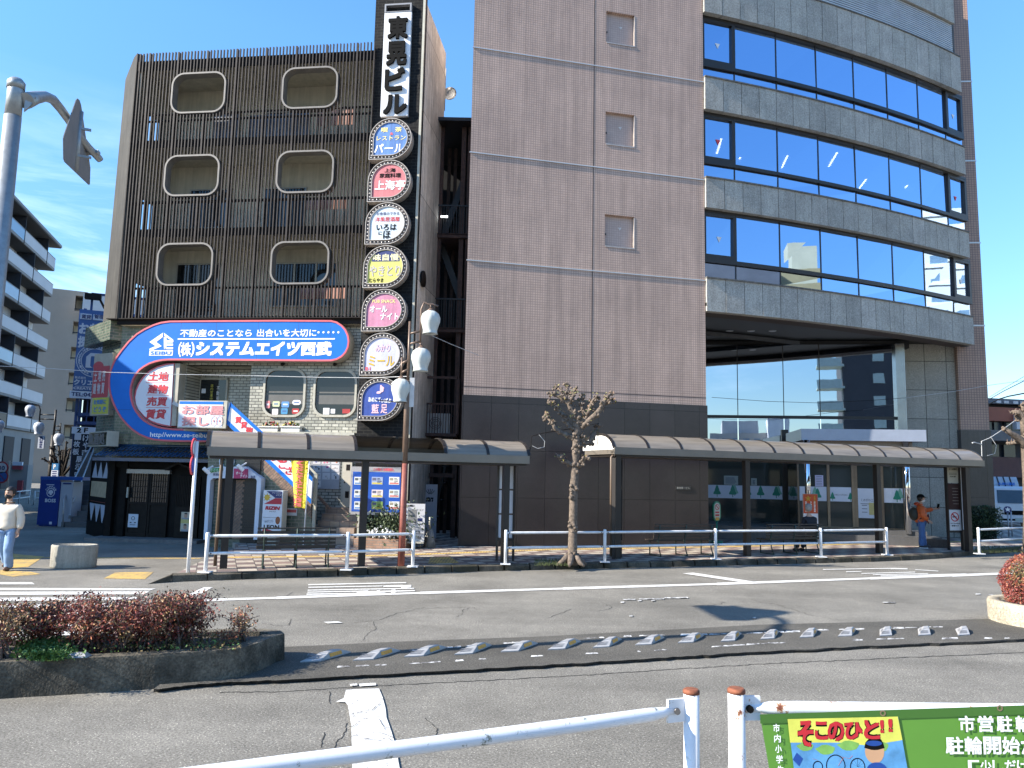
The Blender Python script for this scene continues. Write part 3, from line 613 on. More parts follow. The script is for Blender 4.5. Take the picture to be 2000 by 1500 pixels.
# curved wing ---------------------------------------------------------------
A0AZ, A1AZ = 73.5, 59.0
P0 = RB.M @ Vector((W, .22, 0)); LARC = 13.55; KARC = (A0AZ - A1AZ)/LARC
ARC = [(P0.x, P0.y)]; NA = 400
for i in range(int(NA*1.2)):
    s_ = (i+.5)*LARC/NA; a = R(A0AZ - KARC*s_); x, y = ARC[-1]; ARC.append((x+math.sin(a)*LARC/NA, y+math.cos(a)*LARC/NA))
def arc(s, off=0.0, z=0.0):              # off>0: towards the street ; result in RB local coordinates
    i = min(max(s/LARC*NA, 0), len(ARC)-1.001); k = int(i); t = i-k
    x = ARC[k][0]*(1-t)+ARC[k+1][0]*t; y = ARC[k][1]*(1-t)+ARC[k+1][1]*t; a = R(A0AZ - KARC*s + 90)
    return RB.I @ Vector((x+math.sin(a)*off, y+math.cos(a)*off, z))
def arc_hit(u, v, off=0.0):              # pixel -> (s, z) on the curved face
    lo, hi = -0.0, LARC*1.19
    def f(s): p = RB.M @ arc(s, off); d = ray(u, v); return (p.x-CAM.x)*d.y - (p.y-CAM.y)*d.x
    for _ in range(50):
        m_ = (lo+hi)/2
        if f(m_) < 0: lo = m_
        else: hi = m_
    p = RB.M @ arc(lo, off); d = ray(u, v); t = (p.x-CAM.x)/d.x; return lo, CAM.z + d.z*t
def zl(v): return arc_hit(1379, v)[1]
SEND = arc_hit(1893, 560)[0]; SB = arc_hit(1904, 680, .3)[0]
def slab_arc(mb, s0, s1, o0, o1, z0, z1, n=1):
    for k in range(n):
        a, b = s0+(s1-s0)*k/n, s0+(s1-s0)*(k+1)/n
        q = [arc(a,o1,z0), arc(b,o1,z0), arc(b,o0,z0), arc(a,o0,z0), arc(a,o1,z1), arc(b,o1,z1), arc(b,o0,z1), arc(a,o0,z1)]
        mb.add(q, [(0,3,2,1),(4,5,6,7),(0,1,5,4),(1,2,6,5),(2,3,7,6),(3,0,4,7)])
LOUV_T = None
bands = [(-45, 34), (160, 221), (354, 411), (548, 611)]
for v0, v1 in bands:
    z1_, z0_ = zl(v0), zl(v1)
    bb = MB(); npan = 18
    for k in range(npan):
        a = SB*k/npan; c = SB*(k+1)/npan; bb.m = random.choice((0, 0, 0, 1, 1, 2)); o = .30 + random.uniform(-.004, .004)
        slab_arc(bb, a+.011, c-.011, .04, o, z0_, z1_)
    bn = part('stone_band', bb, ROCK, bld)
    bk2 = MB(); slab_arc(bk2, 0, SB-.03, -.6, .03, z0_+.01, z1_-.01, 18); part('band_backing', bk2, JOINT, bn)
    sl_ = MB(); slab_arc(sl_, 0, SB-.02, .12, .335, z1_+.001, z1_+.05, 18); part('sill', sl_, granite('stone_sill', (.15,.145,.135), .3, 50, .8, .5, .4), bn)
rows = [(36, 124, 133, 158), (223.5, 313.5, 322, 347.5), (413.5, 504, 514, 541.5)]
cuts_px = [[1433,1515,1593,1666,1731,1791,1843,1876], [1433.5,1518,1598,1670,1737,1798,1849,1881], [1436,1523,1603,1676,1744,1806,1861,1893]]
for ri, ((va, vb, vc, vd), cp) in enumerate(zip(rows, cuts_px)):
    z3, z2, z1_, z0_ = zl(va), zl(vb), zl(vc), zl(vd)
    cs = [0.03] + [arc_hit(u, v_)[0] for u, v_ in zip(cp, [(va+vb)/2 + (u-1379)*.23 for u in cp])]; cs[-1] = min(cs[-1], SEND)
    fb = MB()
    slab_arc(fb, 0, SEND, -.06, .1, z2-.02, z1_+.02, 14)                       # transom
    slab_arc(fb, 0, SEND, -.06, .1, z3-.03, z3+.06, 14)
    for i, c in enumerate(cs[1:-1]): slab_arc(fb, c-.02, c+.02, -.05, .02, z0_, z3)
    for a, c in ((0.0, cs[1]), (cs[-2], SEND)):
        slab_arc(fb, a, a+.13, -.04, .09, z2-.02, z3); slab_arc(fb, c-.13, c, -.04, .09, z2-.02, z3); slab_arc(fb, a+.13, c-.13, -.04, .09, z2-.02, z2+.13); slab_arc(fb, a+.13, c-.13, -.04, .09, z3-.13, z3-.03)
    wb = part('window_band', fb, WINF, bld)
    for i, (a, c) in enumerate(zip(cs, cs[1:])):
        for zz0, zz1 in ((z2, z3), (z0_, z1_)):
            q = MB(); o1, o2 = random.uniform(-.007, .007), random.uniform(-.007, .007)
            P = [arc(a, .0+o1, zz0), arc(c, .0+o2, zz0), arc(c, .0-o2, zz1), arc(a, .0-o1*.5, zz1)]
            q.add(P, [(0,1,2,3)]); part('pane', q, GLASS, wb)
    for sc_ in ((cs[0]+cs[1])/2, (cs[-2]+cs[-1])/2):
        zc = (z2+z3)/2 - .12; q = MB(); q.add([arc(sc_-.1, .012, zc+.1), arc(sc_, .012, zc-.1), arc(sc_+.1, .012, zc+.1)], [(0,1,2)])
        part('triangle_sticker', q, M('sticker_white', (.7,.7,.72), .5, var=.2) if ri != 1 else M('sticker_red', (.6,.05,.05), .5, var=.1), wb)
ZS = zl(611) + .03
inn = MB(); slab_arc(inn, 0, SEND, -3.7, -3.6, ZS, ZTOP-2, 12); slab_arc(inn, SEND-.1, SEND, -3.6, -.1, ZS, ZTOP-2); slab_arc(inn, .02, .1, -3.6, -.1, ZS, ZTOP-2)
for v0, v1 in bands: slab_arc(inn, .1, SEND-.1, -3.6, -.62, zl(v1)+.42, zl(v0)-.1, 12)
part('interior', inn, M('office_interior', (.10,.105,.11), .9, var=.2), bld)
tl = MB()
zc_ = zl(221)+.40
for u0, v0, u1, v1 in ((1400,300,1409,271),(1440,322,1446,307),(1527,328,1538,304),(1619,325,1635,298),(1676,371,1692,350),(1760,378,1772,362)): p, q = RB.I @ gnd(u0, v0, zc_), RB.I @ gnd(u1, v1, zc_); tl.bar(p, q, .07, .03)
part('ceiling_lamp', tl, M('fluorescent_lamp', (.95,.97,1), .3, emit=4, var=0), bld)
# louvres above the top band and the band over them
ZL0 = zl(-45) + .06; lb = MB(); zlt = arc_hit(1868, 54, .2)[1]
nl = 15
for k in range(nl):
    z = ZL0 + (zlt-ZL0)*k/nl; slab_arc(lb, .3, SB-.35, .10, .22, z, z+.05, 16)
for sx_ in [1.5*i+.6 for i in range(9)]: slab_arc(lb, sx_-.03, sx_+.03, .0, .09, ZL0, zlt)
lv = part('louvre_screen', lb, M('aluminium_slats', (.52, .51, .49), .45, .3, var=.12, vs=2), bld)
q = MB(); slab_arc(q, 0, SB-.35, -.5, -.12, ZL0, zlt, 14); part('plant_wall', q, M('louvre_back', (.2,.195,.19), .8, var=.15), lv)
bb = MB()
for k in range(18): bb.m = random.choice((0,0,1,2)); slab_arc(bb, (SB-.3)*k/18+.006, (SB-.3)*(k+1)/18-.006, -.4, .32, zlt, zlt+1.6)
part('stone_band', bb, ROCK, bld)

# dark soffit, pier, stone wall, recessed glass wall
E_ = RB.M @ arc(SEND, -.35)
PF = Fr((E_.x, E_.y, 0), 94)
px0, px1 = PF.x(1873, 760), PF.x(1931, 800)
zgp = PF.z(1890, 840)
def rel(fr): return lambda p: bld.matrix_world.inverted() @ (fr.M @ p)
def fpart(name, mb, mats, parent, fr, label=None):
    f = rel(fr) if False else (lambda p: RB.I @ (fr.M @ p)); mb.map(f); return part(name, mb, mats, parent, label)
b = MB(); b.box(px0, px1, .0, 4, zgp, ZTOP-.3); pr = fpart('tiled_pier', b, MOSA_P, bld, PF)
b = MB(); b.box(px0-.03, px1+.03, -.04, 3.9, -.1, zgp); fpart('pier_base', b, GRAN_R, pr, PF)
for v in (159.5, 314.5, 474.5, 636):
    z = PF.z(1895, v); b = MB(); b.box(px0-.02, px1+.02, -.03, 0, z-.03, z+.03); fpart('steel_trim', b, STEEL, pr, PF)
b = MB(); b.box(px0-1, px1-.2, .6, 4, ZTOP-.3, ZTOP+1); fpart('parapet', b, MOSA_P, bld, PF)
sw0 = PF.x(1757, 860, .25)
SW = granite('flamed_granite_wall', (.31, .295, .255), .5, 38, .7, .12, .25, (.82, 1.18), .012, 'xz', .2, .3, .12)
b = MB(); b.box(sw0, px0+.02, .25, .9, -.1, ZS+.2); fpart('stone_wall', b, SW, bld, PF)
_d = ray(1560, 673); Q = CAM + _d*((ZS-CAM.z)/_d.z); GF = Fr((Q.x, Q.y, 0), 98)
Q = GF.M @ Vector((GF.x(1749, 760), 0, 0)); GF = Fr((Q.x, Q.y, 0), 98)
gx0 = GF.x(1378, 850) - .9
gz = [ZS, GF.z(1500, 814.5), .55]
fb = MB(); fb.box(gx0, 0, -.07, .05, gz[1]-.06, gz[1]+.06)
cutx = [gx0] + [GF.x(u, 760) for u in (1440.5, 1530, 1601)] + [0]
for c in cutx[1:-1]: fb.box(c-.015, c+.015, -.01, .04, gz[1]+.06, gz[0])
gw = fpart('glass_wall', fb, WINF, bld, GF)
for a, c in zip(cutx, cutx[1:]):
    for z0_, z1_ in ((gz[1]+.06, gz[0]), (3.5, gz[1]-.06)):
        q = MB(); q.quad((a+.015, 0, z0_), (c-.015, 0, z0_), (c-.015, .0, z1_), (a+.015, 0, z1_)); fpart('pane', q, GLASS2, gw, GF)
b = MB(); b.box(-.02, GF.x(1766, 760), -.2, .25, 0, ZS); fpart('steel_column', b, M('brushed_column', (.45,.44,.42), .25, .8, var=.12, vs=2), bld, GF)
# soffit
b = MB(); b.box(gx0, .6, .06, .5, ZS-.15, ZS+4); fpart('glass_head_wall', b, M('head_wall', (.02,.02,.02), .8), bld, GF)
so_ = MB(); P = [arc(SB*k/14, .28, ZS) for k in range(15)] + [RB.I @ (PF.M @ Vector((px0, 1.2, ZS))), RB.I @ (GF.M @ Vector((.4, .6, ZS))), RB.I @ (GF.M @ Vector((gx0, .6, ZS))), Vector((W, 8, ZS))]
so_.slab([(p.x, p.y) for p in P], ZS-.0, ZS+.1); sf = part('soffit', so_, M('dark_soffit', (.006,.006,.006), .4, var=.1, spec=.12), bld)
for u, v in ((1425,654), (1467,654), (1509,654), (1403,690), (1441,690), (1480,690), (1563,679), (1620,679)):  # lower rows stand for the lamps' mirror images in the glass
    p = gnd(u, v, ZS); p = RB.I @ p; q = MB(); q.lathe([(.0,-.012),(.13,-.012),(.15,0)], (p.x, p.y, ZS), 12); part('downlight', q, M('downlight_trim', (.5,.5,.5), .3, .5, var=0), sf)
b = MB(); b.slab([(W-.1, 6), (W-.1, 13), (16, 13), (16, 9)], ZS+.1, ZTOP-.5); part('inner_core', b, M('inner_block', (.1,.1,.1), .9), bld)
q = MB(); q.box(W-.3, W-.002, 5.8, 12, 0, ZS+.1); part('recess_side_wall', q, GRAN, bld)
# shopfront glass under the transom
FRG = M('frosted_glass_dark', (.045, .053, .047), .06, var=.12, vs=1.2, spec=.4)
WS = M('white_film', (.62, .66, .74), .45, var=.04); TREEG = M('film_tree_green', (.01, .22, .14), .5, var=.06); TREEL = M('film_tree_pale', (.18, .40, .30), .5, var=.06); INK = M('print_ink', (.06, .08, .12), .6, var=0)
def tree_shape(mb, cx, z0, h, y):
    w_ = h*.29; pts = [(cx-.02*h*1.6, z0), (cx+.02*h*1.6, z0), (cx+.02*h*1.6, z0+.2*h), (cx+w_, z0+.22*h), (cx+w_*1.05, z0+.32*h), (cx+w_*.6, z0+.55*h), (cx+w_*.62, z0+.62*h), (cx+w_*.25, z0+.92*h), (cx, z0+h), (cx-w_*.25, z0+.92*h), (cx-w_*.62, z0+.62*h), (cx-w_*.6, z0+.55*h), (cx-w_*1.05, z0+.32*h), (cx-w_, z0+.22*h), (cx-.02*h*1.6, z0+.2*h)]
    mb.prism(pts, y, y+.002)
sxa = [GF.x(u, 960) for u in (1384, 1453, 1462, 1530)]
b = MB(); b.box(gx0, sxa[3], .0, .02, .55, 3.49); sh = fpart('shop_glass', b, FRG, bld, GF)
st0, st1 = GF.z(1460, 974), GF.z(1460, 948.5)
b = MB(); b.box(gx0+.3, sxa[3]-.02, -.006, .0, st0, st1); stp = fpart('film_strip', b, WS, sh, GF)
for us, nm, mt, k in (((1400.5,1431,1460,1485.5,1516), 'tree_motif', TREEG, .05), ((1435,1520), 'pale_tree_motif', TREEL, .1)):
    for u in us: q = MB(); tree_shape(q, GF.x(u, 962), st0+k, .5-k*.4, -.012+k*.04); fpart(nm, q, mt, stp, GF)
for (u0, u1, v0, v1) in ((1414,1441.5,929,946.5), (1467,1478,934,948)):
    x0, x1 = GF.x(u0, 940), GF.x(u1, 940); z0_, z1_ = GF.z(u0, v1), GF.z(u0, v0)
    b = MB(); b.box(x0, x1, -.008, 0, z0_, z1_); no = fpart('notice_sheet', b, M('notice_paper', (.36,.40,.37), .6, var=.05), sh, GF)
    l = MB()
    for k in range(6): l.box(x0+.06, x1-.06-random.uniform(0,.15)*(x1-x0), -.011, -.008, z1_-.07-(z1_-z0_-.1)*k/6-.018, z1_-.07-(z1_-z0_-.1)*k/6)
    fpart('print_lines', l, INK, no, GF)
b = MB()
for u0, u1 in ((1528, 1541),): b.box(GF.x(u0, 960), GF.x(u1, 960), -.1, .1, .3, 4.3)
fpart('door_post', b, WINF, sh, GF)
# airlock box with bronze door frames and grey canopy
_d = ray(1660, 1040); Q = CAM + _d*(28.0/_d.y); DF = Fr((Q.x, Q.y, 0), 100)
BRZ = M('brushed_bronze', (.25, .20, .15), .3, .75, var=.12, vs=4); CANO = M('canopy_metal', (.30, .33, .40), .35, .4, var=.06)
zd0 = DF.z(1640, 1031); zc0, zc1 = DF.z(1690, 861, -.9), DF.z(1690, 838.5, -.9)
dx = [DF.x(u, 960) for u in (1559, 1618, 1664, 1674, 1723, 1766)]
b = MB(); cx0, cx1 = DF.x(1565, 850, -.9), DF.x(1809, 850, -.9)
b.box(cx0, cx1, -.9, 2.2, zc0, zc1); cn = fpart('canopy', b, CANO, bld, DF)
b = MB(); b.box(cx0+.1, cx1-.35, -.55, 2.0, zd0+2.55, zc0-.0); fpart('canopy_underside', b, granite('canopy_soffit_stone', (.22,.19,.16), .15, 20, .6), cn, DF)
b = MB(); b.box(dx[0], dx[5], .02, .05, zd0, zd0+2.6); b.box(dx[0], dx[0]+.03, .02, 2, zd0, zd0+2.6); b.box(dx[5]-.03, dx[5], .02, 2, zd0, zd0+2.6); al = fpart('airlock', b, FRG, bld, DF)
b = MB()
for c, w_ in ((dx[0],.06), (dx[1],.09), (dx[4],.09), (dx[5],.07)): b.box(c-w_/2, c+w_/2, -.03, .02, zd0, zd0+2.55)
b.box(dx[2]-.01, dx[2]+.105, -.03, .02, zd0, zd0+2.5); b.box(dx[3]-.09, dx[3]+.01, -.03, .02, zd0, zd0+2.5)
b.box(dx[0], dx[5], -.04, .02, zd0+2.5, zd0+2.6); b.box(dx[0], dx[5], -.03, .02, zd0-.02, zd0+.04)
fpart('door_frame', b, BRZ, al, DF)
za, zb = DF.z(1640, 979.5), DF.z(1640, 951.5)
for a, c in ((dx[0]+.05, dx[1]-.06), (dx[1]+.06, dx[2]-.02), (dx[4]+.06, dx[5]-.04)): b = MB(); b.box(a, c, .008, .02, za, zb); fpart('film_strip', b, WS, al, DF)
for us, nm, mt in (((1597,1626,1661,1752), 'tree_motif', TREEG), ((1592,1758), 'pale_tree_motif', TREEL)):
    for u in us: q = MB(); tree_shape(q, DF.x(u, 968), za+(.03 if mt is TREEG else .08), .3 if u in (1626,1661) else .43, .002 if mt is TREEG else .004); fpart(nm, q, mt, al, DF)
b = MB(); b.text('お知らせ 受付窓口', DF.x(1630, 966), DF.x(1655, 966), DF.z(1640, 968), DF.z(1640, 965), .002); fpart('lettering', b, INK, al, DF)
def panel(u0, u1, v0, v1, y, name='poster', mat=WS):
    b = MB(); um, vm = (u0+u1)/2, (v0+v1)/2; x0, x1 = DF.x(u0, vm), DF.x(u1, vm); z0_, z1_ = DF.z(um, v1), DF.z(um, v0); b.box(x0, x1, y, y+.006, z0_, z1_); return fpart(name, b, mat, al, DF), x0, x1, z0_, z1_
po, x0, x1, z0_, z1_ = panel(1675.5, 1716, 954, 1012, -.04)
b = MB(); b.box(x0+.36, x1-.12, -.046, -.04, z0_+.12, z0_+.55); fpart('map_print', b, M('map_yellow', (.55,.48,.2), .6, var=.1), po, DF)
b = MB(); b.text('くめがわ工房', x0+.1, x1-.1, z1_-.47, z1_-.36, -.045); b.box(x0+.08, x1-.08, -.045, -.04, z1_-.56, z1_-.54)
for q in range(3): b.box(x0+.12, x0+.3, -.045, -.04, z0_+.2+.12*q, z0_+.22+.12*q)
fpart('lettering', b, INK, po, DF)
po, x0, x1, z0_, z1_ = panel(1592, 1608, 928, 950, -.0, 'notice_sheet', M('lilac_paper', (.55,.53,.70), .6, var=.03))
l = MB()
for k in range(6): l.box(x0+.04, x1-.05, -.004, 0, z1_-.06-k*.06, z1_-.045-k*.06)
fpart('print_lines', l, INK, po, DF)
for u, y in ((1578, -1.0), (1772, -.7)):
    x_ = DF.x(u, 960, y); b = MB(); b.tube([(x_, y, zd0-.1), (x_, y, zc0)], .1, 20); fpart('chrome_column', b, M('chrome', (.75,.76,.78), .05, 1, var=0), al, DF)
st = MB(); a = DF.x(1480, 1040); c = DF.x(1815, 1045)
st.box(a-4.5, c, -1.2, 3.5, 0, zd0-.16); st.box(a-4.5, c-.3, -.7, 3.5, zd0-.16, zd0-.01); fpart('entrance_steps', st, granite('step_granite', (.09,.088,.088), .3, 50, .4, .15), bld, DF)
b = MB(); b.box(DF.x(1800, 1040, -1.4), DF.x(1845, 1040, -1.4), -1.6, -1.3, 0, .42); fpart('planter_wall', b, GRAN_R, bld, DF)
# little bronze name plate on the granite
x0, x1 = RB.x(1319, 952, -.04), RB.x(1349, 952, -.04); z0_, z1_ = RB.z(1334, 957, -.04), RB.z(1334, 949, -.04)
b = MB(); b.box(x0, x1, -.055, -.036, z0_, z1_); npl = part('name_plate', b, M('plate_dark', (.03,.028,.027), .4), bld)
b = MB(); b.text('東亮第一ビル', x0+.04, x1-.04, z0_+.03, z1_-.03, -.058, .01); part('lettering', b, M('plate_letters', (.55,.52,.45), .4, var=0), npl)
# ================================================================ OLD SHOP BUILDING WITH FIN SCREEN AND SIGN TOWER
LB = Fr(gnd(350, 1057, 0), 97.2)
GRB = brick('green_glazed_brick', (.115, .145, .105), (.065, .088, .068), (.18, .175, .14), .22, .095, .012, 'xz', rough=.25, var=.3, vs=1.6, bump=.3, streak=.25)
CRB = brick('cream_glazed_brick', (.46, .44, .37), (.30, .29, .24), (.10, .095, .08), .22, .095, .012, 'xz', rough=.25, var=.2, vs=1.6, bump=.3, streak=.2)
BRB = brick('brown_brick', (.16, .09, .06), (.24, .15, .10), (.10, .08, .065), .2, .07, .01, 'xz', rough=.6, var=.3, vs=3, rot=R(-43))
BLK = brick('black_brick', (.017, .017, .018), (.009, .009, .010), (.028, .027, .025), .26, .1, .012, 'xz', rough=.7, spec=.1, var=.35, vs=2, bump=.4, streak=.2)
FIN = M('weathered_brown_fins', (.050, .042, .039), .5, .0, var=.4, vs=5, streak=.35, spec=.18)
DKB = M('dark_brown_metal', (.016, .013, .012), .6, .0, var=.2, spec=.12)
CREAM = M('corridor_render', (.50, .46, .36), .8, var=.15, vs=1.2, streak=.25)
CONC = granite('weathered_concrete', (.74, .73, .67), .1, 12, .85, .5, .15, (6, 2.75), .012, 'yz', .35, .3, .25)
GLD = M('dark_window_glass', (.012, .014, .016), .05, var=.05, spec=.6)
FRA = M('pale_window_surround', (.42, .40, .33), .5, var=.12, vs=6, streak=.2)
WHT = M('white_paint', (.74, .74, .75), .45, var=.05, vs=5); WHD = M('white_worn_paint', (.72, .72, .72), .45, var=.1, vs=7, streak=.18)
RED = M('sign_red', (.52, .03, .045), .45, var=.06); BLUE = M('sign_blue', (.006, .135, .50), .5, var=.1, vs=1.5, spec=.25); BLK_I = M('letter_black', (.006, .006, .006), .7, var=0, spec=.08); PINKR = M('faded_red_border', (.55, .10, .12), .5, var=.15, vs=2)
YELL = M('sign_yellow', (.72, .62, .10), .45, var=.06); LTR = M('letter_white', (.82, .82, .82), .4, var=0); BEIGE = M('sign_side_beige', (.40, .37, .30), .5, var=.15, vs=3, streak=.2)
YF = -.45
lb = thing('shop_building', 'dark slatted shop building with six rounded openings and black sign tower', 'building', LB, (0, 0, 0))
xl = LB.x(230.5, 740); xr = LB.x(700, 800); zF0 = (LB.z(240, 622, YF) + LB.z(640, 620, YF))/2; zF1 = (LB.z(268, 106, YF) + LB.z(720, 81, YF))/2
xf0 = LB.x(268, 108, YF); xf1 = LB.x(722, 300, YF)
x350 = LB.x(352, 780); x600 = LB.x(603, 940); z2F = LB.z(400, 842)
ax0, ax1, az1 = LB.x(362, 770), LB.x(488, 770), LB.z(430, 713)
wz = zF0 + .12
b = MB(); b.box(xl, x350, 0, .3, 0, wz); b.box(x350, x600, 0, .3, 0, z2F); part('green_brick_wall', b, GRB, lb)
b = MB(); b.box(x350, ax0, 0, .3, z2F, wz); b.box(ax1, xr, 0, .3, z2F, wz); b.box(ax0, ax1, 0, .3, az1, wz); b.box(x600, xr, 0, .3, 0, z2F); b.box(ax0, ax1, .9, 1.0, z2F, az1); b.box(ax0-.1, ax0, .3, 1, z2F, az1); b.box(ax1, ax1+.1, .3, 1, z2F, az1)
part('cream_brick_wall', b, CRB, lb)
b = MB(); b.box(ax0-.2, ax1+.2, .05, 1, az1, az1+.1); part('porch_ceiling', b, CREAM, lb)
# 2F doorway inside the porch
d0, d1 = LB.x(391, 780, .88), LB.x(441, 780, .88)
b = MB(); b.box(d0, d1, .86, .9, z2F, LB.z(415, 742, .88)); dr = part('office_door', b, GLD, lb)
b = MB(); b.box(d0-.06, d0, .83, .9, z2F, LB.z(415, 738, .88)); b.box(d1, d1+.06, .83, .9, z2F, LB.z(415, 738, .88)); b.box(d0-.06, d1+.06, .83, .9, LB.z(415, 742, .88), LB.z(415, 738, .88)); part('frame', b, FRA, dr)
b = MB(); b.vtext('店内営業中', LB.x(410, 780, .85), LB.x(415, 780, .85), LB.z(415, 782, .85), LB.z(415, 750, .85), .85); part('lettering', b, YELL, dr)
b = MB(); b.vtext('不動産', LB.x(422, 780, .85), LB.x(427, 780, .85), LB.z(415, 782, .85), LB.z(415, 754, .85), .85); b.box(LB.x(393, 770, .85), LB.x(401, 770, .85), .85, .86, LB.z(397, 768, .85), LB.z(397, 759, .85)); part('notice_text', b, LTR, dr)
w0, w1 = LB.x(361, 770), LB.x(379, 770)
# rounded windows
def rwin(u0, u1, v0, v1, name='arched_window', stick=True):
    um, vm = (u0+u1)/2, (v0+v1)/2; x0, x1, z0, z1 = LB.x(u0, vm), LB.x(u1, vm), LB.z(um, v1), LB.z(um, v0)
    o = rrect(x0, x1, z0, z1, .38); i = rrect(x0+.07, x1-.07, z0+.07, z1-.07, .33)
    f = MB(); f.ring(o, i, -.07, .02); fp = part(name, f, FRA, lb)
    q = MB(); q.prism(i, -.012, .02); part('pane', q, GLD, fp)
    q = MB(); q.box(x0+.1, x1-.1, -.016, -.012, z0+(z1-z0)*.50, z0+(z1-z0)*.53); q.box(x0+.08, x1-.08, -.0165, -.012, z0+(z1-z0)*.27, z0+(z1-z0)*.46); part('blind', q, M('window_blind', (.10,.10,.095), .6, var=.15, vs=5), fp)
    return fp, x0, x1, z0, z1
fp, x0, x1, z0, z1 = rwin(515, 598, 720, 815)
cols = ((.6,.2,.2),(.55,.6,.35),(.10,.25,.55),(.7,.7,.72),(.6,.55,.55),(.06,.25,.45),(.35,.03,.03))
for k, (u, v, w_, h_) in enumerate(((523,790,9,15),(539,789,15,11),(557,790,16,12),(579,786,18,10),(537,804,13,12),(555,803,14,12),(577,803,15,11))):
    q = MB(); xx = LB.x(u, v, -.03); zz = LB.z(u, v, -.03); hw, hh = w_/2*.0153, h_/2*.0153
    q.prism(rrect(xx-hw, xx+hw, zz-hh, zz+hh, .03 if k != 3 else .12, 3), -.022, -.018); q.m = 1; q.box(xx-hw*.6, xx+hw*.6, -.024, -.022, zz-hh*.2, zz+hh*.25)
    part('sticker', q, [M('sticker_colour_%d' % k, cols[k], .5, var=.1), M('sticker_mark_%d' % (k % 2), ((.75,.75,.75),(.05,.12,.3))[k % 2], .5, var=0)], fp)
fp, x0, x1, z0, z1 = rwin(613, 698, 722, 815)
for u, v, w_, h_, c in ((637,803,13,13,3),(650,803,9,9,3),(676,803,16,9,6)):
    q = MB(); xx = LB.x(u, v, -.03); zz = LB.z(u, v, -.03); q.box(xx-w_/2*.0153, xx+w_/2*.0153, -.022, -.018, zz-h_/2*.0153, zz+h_/2*.0153); part('sticker', q, MATS['sticker_colour_%d' % c], fp)
# pilaster edge beside the tower, lamps over the windows
for u, v in ((553, 711), (655, 711)):
    q = MB(); xx, zz = LB.px(u, v, -.1); q.bar((xx, .0, zz+.02), (xx, -.12, zz), .05); q.ball((xx, -.16, zz-.02), .06, 1); part('downlighter', q, DKB, lb)
# flower boxes on the ledge: things of their own
for u0, u1, lab in ((505, 547, 'white flower box with red pansies on the upper shop ledge, nearer the porch'), (548, 590, 'white flower box with yellow and red pansies on the upper shop ledge')):
    x0, x1 = LB.x(u0, 838, -.2), LB.x(u1-2, 838, -.2); z0, z1 = LB.z(u0, 843, -.2), LB.z(u0, 832, -.2)
    t = thing('flower_box', lab, 'flower box', LB, ((x0+x1)/2, -.15, z0), 'flower boxes on the upper ledge')
    q = MB(); q.box(x0+.03, x1-.03, -.25, -.03, z0, z1); q.box(x0, x1, -.28, -.01, z1-.04, z1); part('trough', q, M('white_plastic', (.62,.61,.57), .5, var=.1), t)
    q = MB(); q.m = 0
    for k in range(34):
        xx = random.uniform(x0+.04, x1-.04); zz = z1 + random.uniform(.0, .13); q.m = random.choice((0,0,1,2)); q.ball((xx, random.uniform(-.24,-.05), zz), random.uniform(.02,.04), 1, jit=.3)
    part('pansy_blossom', q, [M('leaf_dull', (.05,.08,.03), .7), M('petal_red', (.35,.03,.04), .6), M('petal_yellow', (.55,.4,.05), .6)], t)
b = MB(); b.box(LB.x(500, 843), xr, -.3, 0, LB.z(560, 852), LB.z(560, 844)); part('ledge', b, FRA, lb)

# upper floors behind the fins -------------------------------------------------
yB = 1.35
zfl = [zF0+.02, LB.z(460, 458, .2), LB.z(460, 286, .2), zF1 - .45]
b = MB(); b.box(xf0, xf1, yB, yB+.2, zF0, zF1-.4)
part('corridor_wall', b, CREAM, lb)
b = MB()
for z in zfl[:3]: b.box(xf0, xf1, YF+.16, yB, z-.18, z)
b.box(xf0, xf1, YF+.16, yB+3, zfl[3]-.0, zfl[3]+.2); part('floor_slab', b, CREAM, lb)
b = MB(); b.box(xf0, xf1, YF+.10, YF+.16, zfl[3]-.05, zfl[3]+.22)
for z in zfl[:3]: b.box(xf0, xf1, YF+.10, YF+.15, z-.2, z+.05)
part('slab_edge', b, DKB, lb)
b = MB()
for i in range(3):
    z0, z1 = zfl[i], zfl[i+1]-(.18 if i < 2 else .0)
    b.box(xf0, xf0+.14, YF+.2, .1, z0, z1); b.box(xf0, xf0+.14, .1, yB, z0+1.35, z1); b.box(xf0, xf0+.14, yB-.2, yB, z0, z0+1.35)
    for k in range(3): b.box(xf0+.04, xf0+.08, .1+k*.33+.2, .1+k*.33+.25, z0, z0+1.35)
part('gable_wall', b, CREAM, lb)
def cwin(u0, u1, v0, v1, m=1):
    um = (u0+u1)/2; vm = (v0+v1)/2; x0, x1, z0, z1 = LB.x(u0, vm, yB), LB.x(u1, vm, yB), LB.z(um, v1, yB), LB.z(um, v0, yB)
    f = MB(); f.ring([(x0,z0),(x1,z0),(x1,z1),(x0,z1)], [(x0+.05,z0+.05),(x1-.05,z0+.05),(x1-.05,z1-.05),(x0+.05,z1-.05)], yB-.06, yB)
    for k in range(1, m+1): xm = x0+(x1-x0)*k/(m+1); f.box(xm-.03, xm+.03, yB-.05, yB, z0+.05, z1-.05)
    fp = part('corridor_window', f, M('aluminium_frame', (.33,.30,.25), .4, .5, var=.05), lb)
    q = MB(); q.box(x0+.04, x1-.04, yB-.03, yB-.01, z0+.04, z1-.04); part('pane', q, GLD, fp)
cwin(343, 432, 515, 620, 1); cwin(532, 660, 513, 600, 2); cwin(370, 452, 370, 448, 1); cwin(514, 598, 367, 450, 1)
cwin(420, 470, 222, 275, 0); cwin(520, 606, 218, 272, 1)
